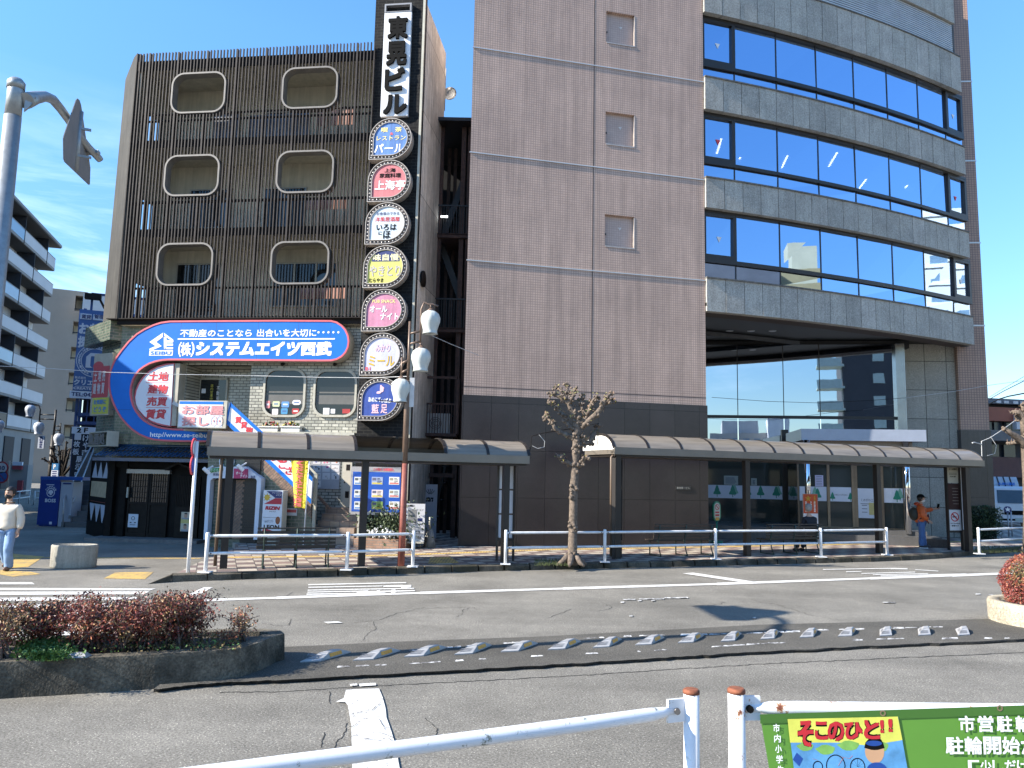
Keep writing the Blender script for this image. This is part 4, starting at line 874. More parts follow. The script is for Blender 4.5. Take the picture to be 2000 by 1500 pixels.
for (u0, u1, v0, v1) in ((588,678,560,584),(600,682,386,410),(622,692,216,246)):
    n = 13; b = MB()
    for k in range(n):
        x0 = LB.x(u0+(u1-u0)*k/n, v0, .3); x1 = LB.x(u0+(u1-u0)*(k+.55)/n, v0, .3); b.box(x0, x1, .28, .32, LB.z(u0, v1, .3), LB.z(u0, v0, .3))
    part('pink_board', b, M('faded_pink_boards', (.42,.22,.17), .7, var=.2), lb)
b = MB()
for z in zfl[:3]:
    b.box(xf0, xf1, -.12, -.07, z+1.02, z+1.07)
    for k in range(24): xx = xf0+(xf1-xf0)*(k+.5)/24; b.box(xx-.012, xx+.012, -.11, -.085, z, z+1.02)
part('handrail', b, DKB, lb)
for (u0, u1, v0, v1) in ((420,466,222,272),(488,606,226,272)):
    b = MB(); b.box(LB.x(u0, v0, -.04), LB.x(u1, v0, -.04), -.05, -.03, LB.z(u0, v1, -.04), LB.z(u0, v0, -.04)); part('balcony_sheet', b, M('blue_grey_sheet', (.13,.15,.19), .5, var=.25, vs=3), lb)
# fin screen with rounded openings
OP = []
for (u0, u1, v0, v1) in ((335,441,141.5,221),(551,660,131,212),(321,428.5,302.5,383),(540,652,294,377),(306.5,416,474.5,558),(528.5,643,471,555.5)):
    um, vm = (u0+u1)/2, (v0+v1)/2; OP.append((LB.x(u0, vm, YF), LB.x(u1, vm, YF), LB.z(um, v1, YF), LB.z(um, v0, YF)))
rad = .42
def chord(o, x):                          # vertical extent of the rounded opening at x
    x0, x1, z0, z1 = o
    if x <= x0 or x >= x1: return None
    d = min(x-x0, x1-x)
    k = 0 if d >= rad else rad - math.sqrt(max(rad*rad - (rad-d)**2, 0))
    return z0+k, z1-k
b = MB(); n = 72; pitch = (xf1-xf0)/n
for k in range(n+1):
    x = xf0 + k*pitch; cuts = sorted([c for c in (chord(o, x) for o in OP) if c]); z = zF0 + random.uniform(-.015, .01); hw = .0165; dx_ = random.uniform(-.004, .004); d_ = .055
    if k % 9 == 4: hw, d_ = .027, .11
    for c0, c1 in cuts: b.box(x-hw+dx_, x+hw+dx_, YF, YF+d_, z, c0); z = c1
    b.box(x-hw+dx_, x+hw+dx_, YF, YF+d_, z, zF1 + random.uniform(-.006, .006))
part('fin_screen', b, FIN, lb)
b = MB()
for v in (124, 228, 390, 560):
    z = LB.z(460, v, YF)
    xs = sorted([(o[0], o[1]) for o in OP if o[2]-.02 < z < o[3]+.02]); x = xf0
    for a, c in xs + [(xf1, xf1)]: b.box(x, a, YF+.101, YF+.15, z-.03, z+.03); x = c
part('screen_rail', b, DKB, lb)
for o in OP:
    f = MB(); f.ring(rrect(o[0]-.0, o[1]+.0, o[2]-.0, o[3]+.0, rad, 8), rrect(o[0]+.055, o[1]-.055, o[2]+.055, o[3]-.055, rad-.05, 8), YF-.03, YF+.28); part('opening_frame', f, M('opening_frame_paint', (.16,.145,.13), .5, var=.2, vs=4), lb)
b = MB(); b.box(xf0-.3, xf1, YF-.02, .3, zF0-.02, zF0+.01); b.box(xl, xf1, -.02, .3, wz-.1, wz); part('screen_soffit', b, DKB, lb)
# splayed concrete wing and corner beyond the screen
CH = Fr(LB.M @ Vector((xf0-.02, YF+.05, 0)), 140)
b = MB(); b.prism(CH.poly([(268,104),(262,112),(245,155),(204,590),(200,641),(228,622)]), 0, .25); b.map(lambda p: LB.I @ (CH.M @ p)); part('splayed_wing', b, M('stained_concrete', (.045,.042,.036), .85, var=.35, vs=1.2, streak=.5), lb)
C2 = Fr(LB.M @ Vector((xl, 0, 0)), 135)
b = MB(); x_ = C2.x(190, 800); b.box(x_, 0, 0, .4, 2.7, wz); b.box(C2.x(184, 700), 0, -.35, .0, C2.z(200, 677), C2.z(200, 640)); b.map(lambda p: LB.I @ (C2.M @ p)); part('corner_wall', b, GRB, lb)

# black sign tower with concrete flank
YT = -.3; tx0, tx1 = LB.x(721, 300, YT), LB.x(818, 350, YT); ztw = 18.4
b = MB(); b.box(tx0, tx1, YT, YT+.3, 0, ztw); tw = part('sign_tower', b, BLK, lb)
b = MB(); b.box(tx0+.02, tx1-.01, YT+.301, 2.95, 0, LB.z(874, 103, 2.9)); part('concrete_flank', b, CONC, tw)
b = MB(); b.box(tx1-.06, tx1+.012, YT-.012, YT+.06, 0, ztw); part('edge_strip', b, FRA, tw)
b = MB(); xx = tx1+.05
b.lathe([(0,0),(.26,0),(.26,.06),(0,.06)], (0,0,0), 20); b.map(lambda p: Vector((tx1+.03+p.z, .5+p.x, LB.z(812, 545, .5)+p.y))); part('round_vent', b, DKB, tw)
b = MB(); b.tube([(tx1-.1, 3.4, LB.z(874,160,3.2)-1), (tx1-.1, 3.4, LB.z(874,128,3.2))], .015, 6); part('lightning_rod', b, FRA, tw)
b = MB(); c = LB.px(879, 184, 4.2); b.lathe([(0,.02),(.16,.0),(.26,-.06),(.16,-.0),(0,.02)], (0,0,0), 16); b.map(lambda p: Vector((c[0]+p.x, 4.2+p.z, c[1]+p.y))); part('satellite_dish', b, M('dish_grey', (.4,.38,.35), .5), tw)
# white vertical sign with raised black characters
q0, q1, z0, z1 = LB.x(743, 225, YT-.1), LB.x(796, 231, YT-.1), LB.z(770, 227, YT-.1), LB.z(778, 8, YT-.1)
t = thing('vertical_sign', 'tall white vertical sign with thick black characters on the tower', 'sign', LB, ((q0+q1)/2, YT, z0))
zf = LB.z(778, 24, YT-.1)
b = MB(); b.box(q0, q1, YT-.12, YT, z0, zf); part('sign_face', b, M('white_sign_panel', (.72,.73,.76), .4, var=.06, vs=1.2, streak=.1), t)
b = MB(); b.ring([(q0,zf),(q1,zf),(q1,z1),(q0,z1)], [(q0+.05,zf+.02),(q1-.05,zf+.02),(q1-.05,z1-.05),(q0+.05,z1-.05)], YT-.14, YT); part('empty_frame', b, M('grey_frame', (.25,.25,.26), .5, .3), t)
b = MB()
for ch, v0, v1, u0, u1 in (('東',31,74,757,796),('晃',80,126,754,794),('ビ',131,176,751,790),('ル',184,221,748,794)):
    um, vm = (u0+u1)/2, (v0+v1)/2; b.text(ch, LB.x(u0, vm, YT-.2), LB.x(u1, vm, YT-.2), LB.z(um, v1, YT-.2), LB.z(um, v0, YT-.2), YT-.20, .035, ext=.08)
part('lettering', b, BLK_I, t)
# seven teardrop light-box signs
def drop(x0, x1, z0, z1, n=26):
    cx, cz, rx, rz = (x0+x1)/2, (z0+z1)/2, (x1-x0)/2, (z1-z0)/2; o = [(x0, z0)]
    for k in range(n+1):
        a = R(-90 + 270*k/n); o.append((cx+rx*math.cos(a), cz+rz*math.sin(a)))
    return o
RIM = M('sign_rim', (.15, .12, .105), .5, .35, var=.3, vs=14); RIME = M('rim_edge', (.40, .36, .32), .45, .3, var=.2, vs=9); BULB = M('clear_bulb', (.78, .74, .70), .15, var=.1, vs=30)
def face(name, col, st=.18, vs=3): return M(name, tuple(q*.86 for q in col), .45, var=.12, vs=vs, streak=st+.08)
FACES = [face('face_blue', (.13, .27, .62), .45, 2), face('face_coral', (.62, .19, .20)), face('face_pale', (.62, .70, .76), .08), face('face_yellow', (.72, .68, .16), .05), face('face_pink', (.62, .25, .37), .2, 12), face('face_lilac', (.60, .59, .76), .1), face('face_royal', (.035, .08, .36), .25)]
PKI = M('letter_pink', (.70, .45, .50), .5, var=0); GRY = M('letter_grey', (.42, .38, .36), .5, var=0); NAVY = M('letter_navy', (.02, .03, .13), .5, var=.05); GOLD = M('letter_gold', (.55, .36, .03), .4, var=0); CRM = M('letter_cream', (.80, .68, .25), .5, var=0); LRED = M('letter_red', (.62, .10, .12), .5, var=0); PALEY = M('letter_pale_yellow', (.80, .74, .40), .5, var=0)
SG = [((722,804,231,311), 'blue teardrop sign with yellow and white lettering', [(CRM,[('喫',.27,.43,.66,.78),('茶',.60,.76,.66,.78),('レストラン',.17,.86,.46,.57)]),(LTR,[('パール',.12,.82,.16,.38)]),(LRED,[('&',.48,.56,.59,.65)])]),
      ((718.6,801.8,312.4,393.6), 'coral red teardrop sign with black and white brush lettering', [(BLK_I,[('上海',.38,.64,.70,.80),('家庭料理',.27,.77,.57,.68)]),(LTR,[('上海亭',.17,.88,.28,.51)])]),
      ((713.8,798.4,395.4,477), 'white teardrop sign with red and black lettering', [(NAVY,[('お食事のできる',.25,.77,.69,.77)]),(RED,[('洋風居酒屋',.22,.79,.54,.65)]),(BLK_I,[('いろは',.26,.72,.33,.48),('に',.31,.39,.22,.31),('ほ',.42,.59,.13,.32)])]),
      ((710,795.4,479.4,562.2), 'yellow teardrop sign with navy top and grey lettering', [(NAVY,'bar'),(PALEY,[('味自慢',.21,.80,.64,.80)]),(GRY,[('やきとり',.14,.85,.27,.53)]),(BLK_I,[('むらやま',.14,.47,.13,.23)])]),
      ((707,792.5,564.5,647.2), 'pink teardrop sign with yellow and white lettering', [(CRM,[('PUB SNACK',.23,.76,.67,.75)]),(LTR,[('オール',.18,.58,.45,.61),('ナイト',.43,.84,.27,.43)])]),
      ((703.5,789.3,650,733.6), 'pale lilac teardrop sign with gold lettering and a pink emblem', [(PKI,[('みかり',.34,.68,.55,.73)]),(GOLD,[('ミール',.20,.79,.22,.46)]),(LRED,[('B1',.13,.25,.12,.20)])]),
      ((699,785,737,821.7), 'royal blue teardrop sign with pink musical note, lowest on the tower', [(PKI,[('♪',.42,.60,.62,.82),('藍',.32,.49,.17,.38),('足',.53,.68,.17,.38)]),(LTR,[('あめにて',.24,.52,.43,.54),('ぃぱぶ',.54,.76,.41,.52)])])]
for (u0, u1, v0, v1), lab, lines in SG:
    um, vm = (u0+u1)/2, (v0+v1)/2; YS = YT-.30
    x0, x1, z0, z1 = LB.x(u0, vm, YS), LB.x(u1, vm, YS), LB.z(um, v1, YS), LB.z(um, v0, YS)
    t = thing('teardrop_sign', lab, 'sign', LB, ((x0+x1)/2, YT, z0), 'teardrop light signs down the sign tower')
    m_ = (x1-x0)*.105
    o = drop(x0, x1, z0, z1); i = drop(x0+m_, x1-m_, z0+m_, z1-m_); i2 = drop(x0+.02, x1-.02, z0+.02, z1-.02); i3 = drop(x0+m_-.02, x1-m_+.02, z0+m_-.02, z1-m_+.02)
    b = MB(); b.ring(o, i2, YS-.02, YT); b.ring(i3, i, YS-.03, YS+.05); b.m = 1; b.ring(i2, i3, YS+.03, YS+.06); part('rim', b, [RIME, RIM], t)
    b = MB(); b.prism(i, YS+.0, YS+.04); fc = part('face', b, FACES[SG.index(((u0,u1,v0,v1), lab, lines))], t)
    b = MB(); mid = drop(x0+m_*.55, x1-m_*.55, z0+m_*.55, z1-m_*.55, 60); pts = []
    dist = 0; 
    for p, q in zip(mid, mid[1:]+mid[:1]):
        L_ = math.hypot(q[0]-p[0], q[1]-p[1]); s_ = -dist % .115
        while s_ < L_: pts.append((p[0]+(q[0]-p[0])*s_/L_, p[1]+(q[1]-p[1])*s_/L_)); s_ += .115
        dist += L_
    for p in pts: b.ball((p[0], YS+.01, p[1]), .024, 1)
    part('bulb_ring', b, BULB, t)
    X = lambda f: x0+(x1-x0)*f
    Z = lambda f: z0+(z1-z0)*f
    for mat, ln in lines:
        b = MB()
        if ln == 'bar':
            b.prism([(X(.19), Z(.62)), (X(.82), Z(.62)), (X(.82), Z(.70)), (X(.70), Z(.85)), (X(.5), Z(.885)), (X(.30), Z(.85)), (X(.19), Z(.72))], YS-.004, YS)
        else:
            for s_, a, c, e_, f_ in ln: b.text(s_, X(a), X(c), Z(e_), Z(f_), YS-.008, .02 if len(s_) < 5 else .012)
        part('lettering', b, mat, t)
b = MB()
# ---------------- big blue hook-shaped fascia sign
def Z5(pts): return [(200+x/4, 610+y/4) for x, y in pts]
YG = -.50
out = Z5([(530,66),(460,76),(400,95),(330,128),(270,165),(205,225),(150,292),(105,355),(80,405),(60,460),(50,520),(50,580),(60,640),(82,710),(110,770),(145,828),(190,880),(238,925),(290,960),(345,984),(400,1000),(480,1008),(560,1012),(720,1014),(860,1015),(895,1000),(915,970),(915,945),(900,925),(870,916),(720,912),(560,908),(490,900),(430,888),(375,866),(330,838),(297,805),(270,768),(248,724),(235,680),(228,630),(232,580),(245,532),(265,492),(295,456),(330,430),(372,406),(420,390),(470,380),(520,376),(760,376),(1200,380),(1700,384),(1790,383),(1835,373),(1875,350),(1905,318),(1925,275),(1932,228),(1925,180),(1905,135),(1875,100),(1835,74),(1790,62),(1400,60),(900,63)])
P = LB.poly(out, YG)
if sum(P[i][0]*P[(i+1)%len(P)][1]-P[(i+1)%len(P)][0]*P[i][1] for i in range(len(P))) < 0: P = P[::-1]
def inset(P, d):
    n = len(P); o = []
    for i in range(n):
        a, p, c = Vector(P[i-1]), Vector(P[i]), Vector(P[(i+1) % n]); t1, t2 = (p-a).normalized(), (c-p).normalized(); nn = Vector((-(t1+t2).y, (t1+t2).x)); nn.normalize(); o.append((p.x+nn.x*d, p.y+nn.y*d))
    return o
I1 = inset(P, .055)
t = thing('fascia_sign', 'large blue hook shaped fascia sign with white lettering and red border', 'sign', LB, (P[0][0], 0, min(p[1] for p in P)))
b = MB(); b.ring(P, I1, YG-.03, YG+.02); part('border', b, PINKR, t)
b = MB(); b.prism(I1, YG-.012, YG+.02); part('sign_face', b, BLUE, t)
b = MB()
for u in (352, 421, 503, 582, 645): b.box(LB.x(u, 667, YG)-.006, LB.x(u, 667, YG)+.006, YG-.0125, YG, LB.z(u, 703, YG), LB.z(u, 630, YG))
for v in (724, 800): b.box(LB.x(219, v, YG), LB.x(256, v, YG), YG-.0125, YG, LB.z(235, v, YG)-.006, LB.z(235, v, YG)+.006)
part('panel_seam', b, M('seam_dark_blue', (.004,.05,.2), .6, var=0), t)
b = MB(); b.prism(inset(P, .006), YG+.021, -.02); part('sign_body', b, BEIGE, t)
def pxtext(b, s, u0, u1, v0, v1, y, bold=.02, **k):
    um, vm = (u0+u1)/2, (v0+v1)/2; b.text(s, LB.x(u0, vm, y), LB.x(u1, vm, y), LB.z(um, v1, y), LB.z(um, v0, y), y, bold, **k)
b = MB(); yl = YG-.018
pxtext(b, '不動産のことなら', 352, 492, 643, 658, yl, .02); pxtext(b, '出合いを大切に', 502, 618, 642.5, 657.5, yl, .02)
for k in range(5): x_, z_ = LB.px(622+k*9.7, 649, yl); b.prism([(x_+.035*math.cos(q*.785), z_+.035*math.sin(q*.785)) for q in range(8)], yl, yl+.004)
b.box(LB.x(347, 662, yl), LB.x(654, 662, yl), yl, yl+.004, LB.z(500, 663.2, yl), LB.z(500, 660.7, yl))
pxtext(b, '(', 348, 354, 668, 697, yl, .02); pxtext(b, '株', 353, 373, 669, 695, yl, .03); pxtext(b, ')', 373, 380, 668, 697, yl, .02); pxtext(b, 'システムエイツ', 383, 587, 667, 695, yl, .05, shear=.12); pxtext(b, '西武', 587, 648, 667, 695, yl, .05)
pxtext(b, 'http//www.se-seibu.co.jp', 293, 436, 845, 857, yl, .01)
part('lettering', b, LTR, t)
b = MB()
for pts in ([(292,668),(318,650),(318,658),(305,668),(316,676),(292,686),(292,681),(304,676)], [(320,650),(339,664),(333,664),(321,656)], [(320,658),(325,658),(325,682),(320,682)], [(325,664),(339,665),(338,669),(325,669)], [(325,671),(338,671),(338,675),(325,675)], [(320,678),(338,678),(338,682),(320,682)]): b.prism(LB.poly(pts, yl), yl, yl+.004)
b.prism(LB.poly([(292,684),(338,684),(337,694.5),(291,694.5)], yl), yl, yl+.004); b.m = 1; pxtext(b, 'SEIBU', 294, 335, 686, 693, yl-.004, .03)
part('emblem', b, [LTR, BLUE], t)
# white half-round sign
hp = Z5([(555,405),(500,412),(430,432),(370,465),(325,510),(290,560),(268,612),(257,665),(262,715),(280,755),(330,812),(380,845),(430,864),(480,876),(528,885)]); P = LB.poly(hp, -.42)
t = thing('half_round_sign', 'white half round sign with eight red characters inside the blue fascia hook', 'sign', LB, (P[0][0], 0, P[-1][1]))
b = MB(); b.prism(P, -.42, -.3); part('sign_face', b, M('half_round_white', (.64,.65,.70), .4, var=.05), t)
b = MB(); b.prism([(x-.02, z) for x, z in inset(P if sum(P[i][0]*P[(i+1)%len(P)][1]-P[(i+1)%len(P)][0]*P[i][1] for i in range(len(P))) > 0 else P[::-1], -.05)], -.40, 0); part('sign_body', b, PINKR, t)
b = MB(); x_ = P[0][0]; b.box(LB.x(340, 770, -.3), LB.x(350, 770, -.3), -.38, 0, P[-1][1], P[0][1]+.03); part('side_plate', b, BEIGE, t)
b = MB()
for s_, u0, u1, v0, v1 in (('土地',289,329,726,744),('建物',288,328,751,769),('売買',286,326,775,793),('賃貸',284,324,799,818)): pxtext(b, s_, u0, u1, v0, v1, -.428, .03, shear=.1)
for v in (747.5, 771.5, 796): b.box(LB.x(285, v, -.428), LB.x(330, v, -.428), -.426, -.422, LB.z(300, v+.4, -.428), LB.z(300, v-.4, -.428))
part('lettering', b, RED, t)
b = MB(); x_, z_ = LB.px(344, 790, -.55); b.bar((x_-.08, -.62, z_+.05), (x_+.12, -.5, z_-.06), .1); b.bar((x_, -.4, z_), (x_, -.56, z_), .04); solo('security_camera', b, M('camera_grey', (.5,.5,.5), .4), 'small grey security camera between the half round sign and the room search sign', 'camera', LB, (x_, -.4, z_))
# ================================================================ GROUND FLOOR OF THE SHOP BUILDING
WOOD = M('charred_wood', (.010, .009, .0085), .6, var=.4, vs=4, streak=.2, spec=.1); WOOD2 = M('dark_wood_frame', (.017, .014, .012), .55, var=.3, vs=6, spec=.12)
TILEB = M('blue_roof_tile', (.018, .055, .12), .25, var=.3, vs=4, streak=.15)
t = thing('tavern_front', 'black timber tavern front under a small blue tiled roof', 'shopfront', LB, (LB.x(300, 1050), 0, 0))
y = -.12
tx_0, tx_1 = LB.x(206, 1000, y), LB.x(398, 1000, y); zt = LB.z(300, 896, y)
b = MB(); b.box(tx_0, tx_1, y+.1, -.001, 0, zt)
for u in (207, 232, 392): x_ = LB.x(u, 1000, y); b.box(x_, x_+.22, y-.06, y+.1, 0, zt)
b.box(tx_0, tx_1, y-.02, y+.1, zt-.28, zt)
part('timber_wall', b, WOOD, t)
b = MB(); dz1 = LB.z(290, 917, y); dl, dm, dr_ = LB.x(247, 985, y), LB.x(288, 985, y), LB.x(327, 985, y)
for a, c in ((dl, dm), (dm, dr_)):
    b.box(a+.01, c-.01, y+.05, y+.09, .1, dz1); b.box(a+.01, a+.07, y+.02, y+.05, .1, dz1); b.box(c-.07, c-.01, y+.02, y+.05, .1, dz1)
    zmid = LB.z(290, 984, y); b.box(a+.07, c-.07, y+.02, y+.05, zmid-.03, zmid+.05); b.box(a+.07, c-.07, y+.02, y+.05, .1, .2)
    for k in range(1, 7): xx = a+.07+(c-a-.14)*k/7; b.box(xx-.008, xx+.008, y+.03, y+.05, zmid+.05, dz1)
    for k in range(1, 6): zz = zmid+(dz1-zmid)*k/6; b.box(a+.07, c-.07, y+.032, y+.05, zz-.008, zz+.008)
dd = part('sliding_door', b, WOOD2, t)
b = MB(); b.box(dl+.08, dr_-.08, y+.045, y+.052, LB.z(290, 982, y), dz1-.02); part('pane', b, GLD, dd)
b = MB(); b.box(dl-.05, dr_+.03, y-.06, y+.06, LB.z(290, 925, y), LB.z(290, 917, y)); part('lintel_light_bar', b, M('door_lintel', (.32,.31,.29), .4, .3), t)
b = MB(); b.box(LB.x(261, 908, y), LB.x(300, 908, y), y-.0, y+.08, LB.z(280, 912, y), LB.z(280, 904, y)); part('name_board', b, M('dim_board', (.17,.14,.09), .6, var=.1), t)
b = MB(); b.box(LB.x(345, 960, y), LB.x(390, 960, y), y+.0, y+.1, .1, LB.z(365, 930, y))
for k in range(14): xx = LB.x(345+45*k/14, 960, y); b.box(xx, xx+.02, y-.02, y, LB.z(365, 990, y), LB.z(365, 930, y))
b.prism(LB.poly([(325,916),(352,903),(380,914),(378,917),(352,907),(328,919)], y-.1), y-.25, y); part('lattice_panel', b, WOOD2, t)
b = MB(); x0, x1, z0, z1 = LB.x(249, 1017, y-.03), LB.x(268, 1017, y-.03), LB.z(258, 1030, y-.03), LB.z(258, 1004, y-.03); b.box(x0, x1, y+.0, y+.02, z0, z1); b.m = 1
cx, cz = (x0+x1)/2, z0+(z1-z0)*.68; b.ring([(cx+.06*math.cos(q*.4), cz+.06*math.sin(q*.4)) for q in range(16)], [(cx+.045*math.cos(q*.4), cz+.045*math.sin(q*.4)) for q in range(16)], y-.004, y); b.box(x0+.06, x0+.12, y-.003, y, z0+.13, z0+.16); b.box(x1-.12, x1-.06, y-.003, y, z0+.13, z0+.16); b.box(x0+.07, x1-.07, y-.003, y, z0+.07, z0+.085)
part('door_notice', b, [M('paper_cool', (.52,.56,.62), .6, var=.04), BLK_I], t)
b = MB(); x0, x1 = LB.x(353, 1020, y-.03), LB.x(371, 1020, y-.03); z0, z1 = LB.z(362, 1038, y-.03), LB.z(362, 1000, y-.03); h = z1-z0
b.box(x0, x1, y-.03, y-.015, z0, z1); b.m = 1; b.box(x0, x1, y-.033, y-.03, z0+h*.42, z0+h*.66); b.m = 2
for zz in (z0+h*.22, z0+h*.8): b.prism([((x0+x1)/2+.055*math.cos(q*.5), zz+.07*math.sin(q*.5)) for q in range(12)], y-.034, y-.03)
b.m = 3
for zz in (z0+h*.30, z0+h*.88): b.prism([((x0+x1)/2+.055*math.cos(q*.3), zz+.05*math.sin(q*.3)) for q in range(11)], y-.036, y-.034)
b.m = 4; b.box(x0+.03, x1-.03, y-.035, y-.03, z0, z0+h*.1); b.box(x0+.03, x1-.03, y-.035, y-.03, z0+h*.62, z0+h*.7)
part('poster', b, [M('poster_cream', (.55,.48,.36), .5, var=.05), M('poster_yellow', (.55,.47,.16), .5, var=.1), M('print_skin', (.48,.28,.19), .6, var=.05), M('print_hair', (.02,.014,.012), .6), M('print_grey', (.3,.3,.33), .6)], t)
b = MB(); b.slab([(tx_0-.1, -.9), (tx_1+.15, -.7), (tx_1+.15, 0), (tx_0-.1, 0)], 0, .1); part('stone_step', b, granite('step_concrete', (.16,.155,.15), .25, 30, .8, .3, .3), t)
b = MB(); x_ = LB.x(247, 975, y-.04); b.box(x_, x_+.05, y-.07, y-.02, 1.3, 1.62); part('door_plate', b, FRA, t)
# splayed side with the black and white pattern
C3 = Fr(LB.M @ Vector((tx_0, y, 0)), 140)
def mapc(mb, fr): mb.map(lambda p: LB.I @ (fr.M @ p)); return mb
xa = C3.x(172, 1000); b = MB(); b.box(xa, 0, .02, .1, 0, zt); b.box(xa, xa+.06, -.02, .02, 0, zt); b.box(-.06, 0, -.02, .02, 0, zt); b.box(xa, 0, -.02, .02, 0, LB.z(190, 1022)); b.box(xa, 0, -.02, .02, C3.z(185, 978), C3.z(185, 970)); mapc(b, C3); sd_ = part('side_panel', b, WOOD, t)
b = MB(); wdt = -xa-.12
for v0, v1, up in ((903, 933, 1), (984, 1021, 0)):
    z0, z1 = C3.z(188, v1), C3.z(188, v0)
    for k in range(3):
        x0 = xa+.06+wdt*k/3; x1 = xa+.06+wdt*(k+1)/3; xm = (x0+x1)/2; g = .012
        if up: b.prism([(x0+g, z0), (x1-g, z0), (xm+.01, z1), (xm-.01, z1)], .012, .02)
        else: b.prism([(xm-.015, z0), (xm+.015, z0), (x1-g, z1), (x0+g, z1)], .012, .02)
mapc(b, C3); part('wedge_pattern', b, M('white_wedge', (.42,.46,.54), .5, var=.05), sd_)
b = MB(); b.box(xa+.06, -.06, .012, .02, C3.z(188, 970), C3.z(188, 940)); mapc(b, C3); part('paper_window', b, M('paper_window', (.42,.34,.22), .6, var=.2, vs=7), sd_)
b = MB(); b.box(xa+.05, -.05, .0, .02, C3.z(188, 980), C3.z(188, 976)); mapc(b, C3); part('red_sill', b, M('red_lacquer', (.2,.05,.04), .5), sd_)
# blue tiled roof
r = thing('tiled_awning', 'small blue glazed tile roof over the tavern front', 'awning', LB, (LB.x(300, 890), -.3, zt))
x0, x1 = LB.x(180, 893, -.75), LB.x(408, 893, -.75); zr0, zr1 = LB.z(290, 895, -.75), LB.z(290, 873, .0)
b = MB(); nx = 26
for k in range(nx):
    xa_, xb_ = x0+(x1-x0)*k/nx, x0+(x1-x0)*(k+1)/nx; xm = (xa_+xb_)/2; L0 = .32 if k < 2 else 0
    for row in range(2):
        f0, f1 = row/2, (row+1)/2+.04
        def Pq(x, f, up): f = min(f, 1); return (x, -.75+.75*f, zr0+(zr1-zr0)*f + up + (0 if f <= row/2+.001 else 0) + (.035*(1-(f-f0)/(f1-f0))))
        n_ = 4; vs = []
        for f in (f0, f1):
            for q in range(n_+1): a = q/n_; vs.append(Pq(xa_+(xb_-xa_)*a, f, .035*math.sin(a*math.pi*1.0) if a < .75 else .02))
        b.s = True; b.add(vs, [(q, q+1, n_+2+q, n_+1+q) for q in range(n_)]); b.s = False
b.box(x0, x1, -.74, -.70, zr0-.1, zr0); part('roof_tiles', b, TILEB, r)
b = MB(); b.tube([(x0, .02, zr1+.03), (x1, .02, zr1+.03)], .06, 8); b.slab([(x0,-.7),(x1,-.7),(x1,-.01),(x0,-.01)], zr0-.03, zr0-.0); part('ridge', b, TILEB, r)
C4 = Fr(LB.M @ Vector((x0+.0, -.75, 0)), 140)

# ------------------------------------------------ staircase to the upper office, sloping signs
YP = -1.35
stt = thing('brick_staircase', 'tiled brick staircase with sloping parapet rising to the upper office', 'staircase', LB, (LB.x(610, 1050, YP), YP, 0))
b = MB(); b.prism(LB.poly([(477,885),(607,1012),(607,984),(441,826),(352,826),(352,836),(425,836)], YP), YP+.02, YP+.22); part('brown_parapet', b, BRB, stt)
b = MB(); pts = LB.poly([(425,836),(477,885),(607,1012),(607,1060)], YP); b.prism(pts + [(pts[3][0], 0), (LB.x(405, 1050, YP), 0), (LB.x(405, 850, YP), pts[0][1])], YP+.03, YP+.2); part('green_wall', b, GRB, stt)
TAN = brick('tan_step_tile', (.36,.26,.19), (.30,.21,.16), (.16,.12,.10), .3, .16, .008, 'xz', .5, 0, .2, 3, .2, .15)
sx0, sx1 = LB.x(607, 1030, YP), LB.x(686, 1030, YP); b = MB(); prev = 0
for k, v in enumerate((1030, 1017, 1004, 991)):
    yk = YP+.25+.28*k; zk = LB.z(650, v, yk); b.box(sx0, sx1, yk, -.001, prev, zk); prev = zk
part('steps', b, TAN, stt)
b = MB(); xs = LB.x(612, 990, YP); zn = LB.z(612, 925, YP)
b.bar((xs, YP+.1, .1), (xs, YP+.1, zn), .09); b.bar((xs, YP+.1, zn-.02), (xs-.95, YP+.1, zn+.86), .06); part('newel_post', b, FRA, stt)
b = MB(); b.prism(LB.poly([(622,968),(645,992),(641,995),(620,972)], -.6), -.62, -.5); part('brown_stringer', b, BRB, stt)
z2 = LB.z(400, 838, YP); b = MB(); b.box(LB.x(352, 836, YP), LB.x(470, 836, YP), YP+.2, -.31, z2-.05, z2); part('landing', b, FRA, stt)
# room-search panel and slanted banner board
t = thing('room_search_sign', 'white sign with large pink characters at the top of the stairs', 'sign', LB, (LB.x(396, 836, YP), YP, LB.z(396, 836, YP)))
x0, x1, z0, z1 = LB.x(352, 810, YP), LB.x(440, 810, YP), LB.z(396, 836.5, YP), LB.z(396, 783, YP)
b = MB(); b.box(x0, x1+.1, YP-.12, YP+.019, z0, z1); part('sign_box', b, FRA, t)
b = MB(); b.box(x0+.03, x1-.02, YP-.125, YP-.12, z0+.03, z1-.03); b.m = 1; b.box(x0+.03, x1-.02, YP-.13, YP-.125, z1-.11, z1-.03); part('sign_face', b, [M('room_sign_white', (.64,.66,.72), .4, var=.04), BLUE], t)
b = MB(); yy = YP-.14; pxtext(b, 'お部屋', 355, 437, 791, 810, yy, .028); pxtext(b, '探し', 355, 408, 813, 832, yy, .03)
for u in (417, 428):
    x_, z_ = LB.px(u, 822, yy); b.ring([(x_+.1*math.cos(q*.524), z_+.15*math.sin(q*.524)) for q in range(12)], [(x_+.09*math.cos(q*.524), z_+.14*math.sin(q*.524)) for q in range(12)], yy, yy+.005); b.box(x_-.02, x_+.02, yy, yy+.005, z_-.03, z_+.03)
part('lettering', b, M('faded_pink_letters', (.58,.24,.25), .5, var=.1), t)
t = thing('sloping_sign', 'white sloping sign with blue edges and red characters on the stair parapet', 'sign', LB, (LB.x(607, 984, YP), YP, LB.z(607, 984, YP)))
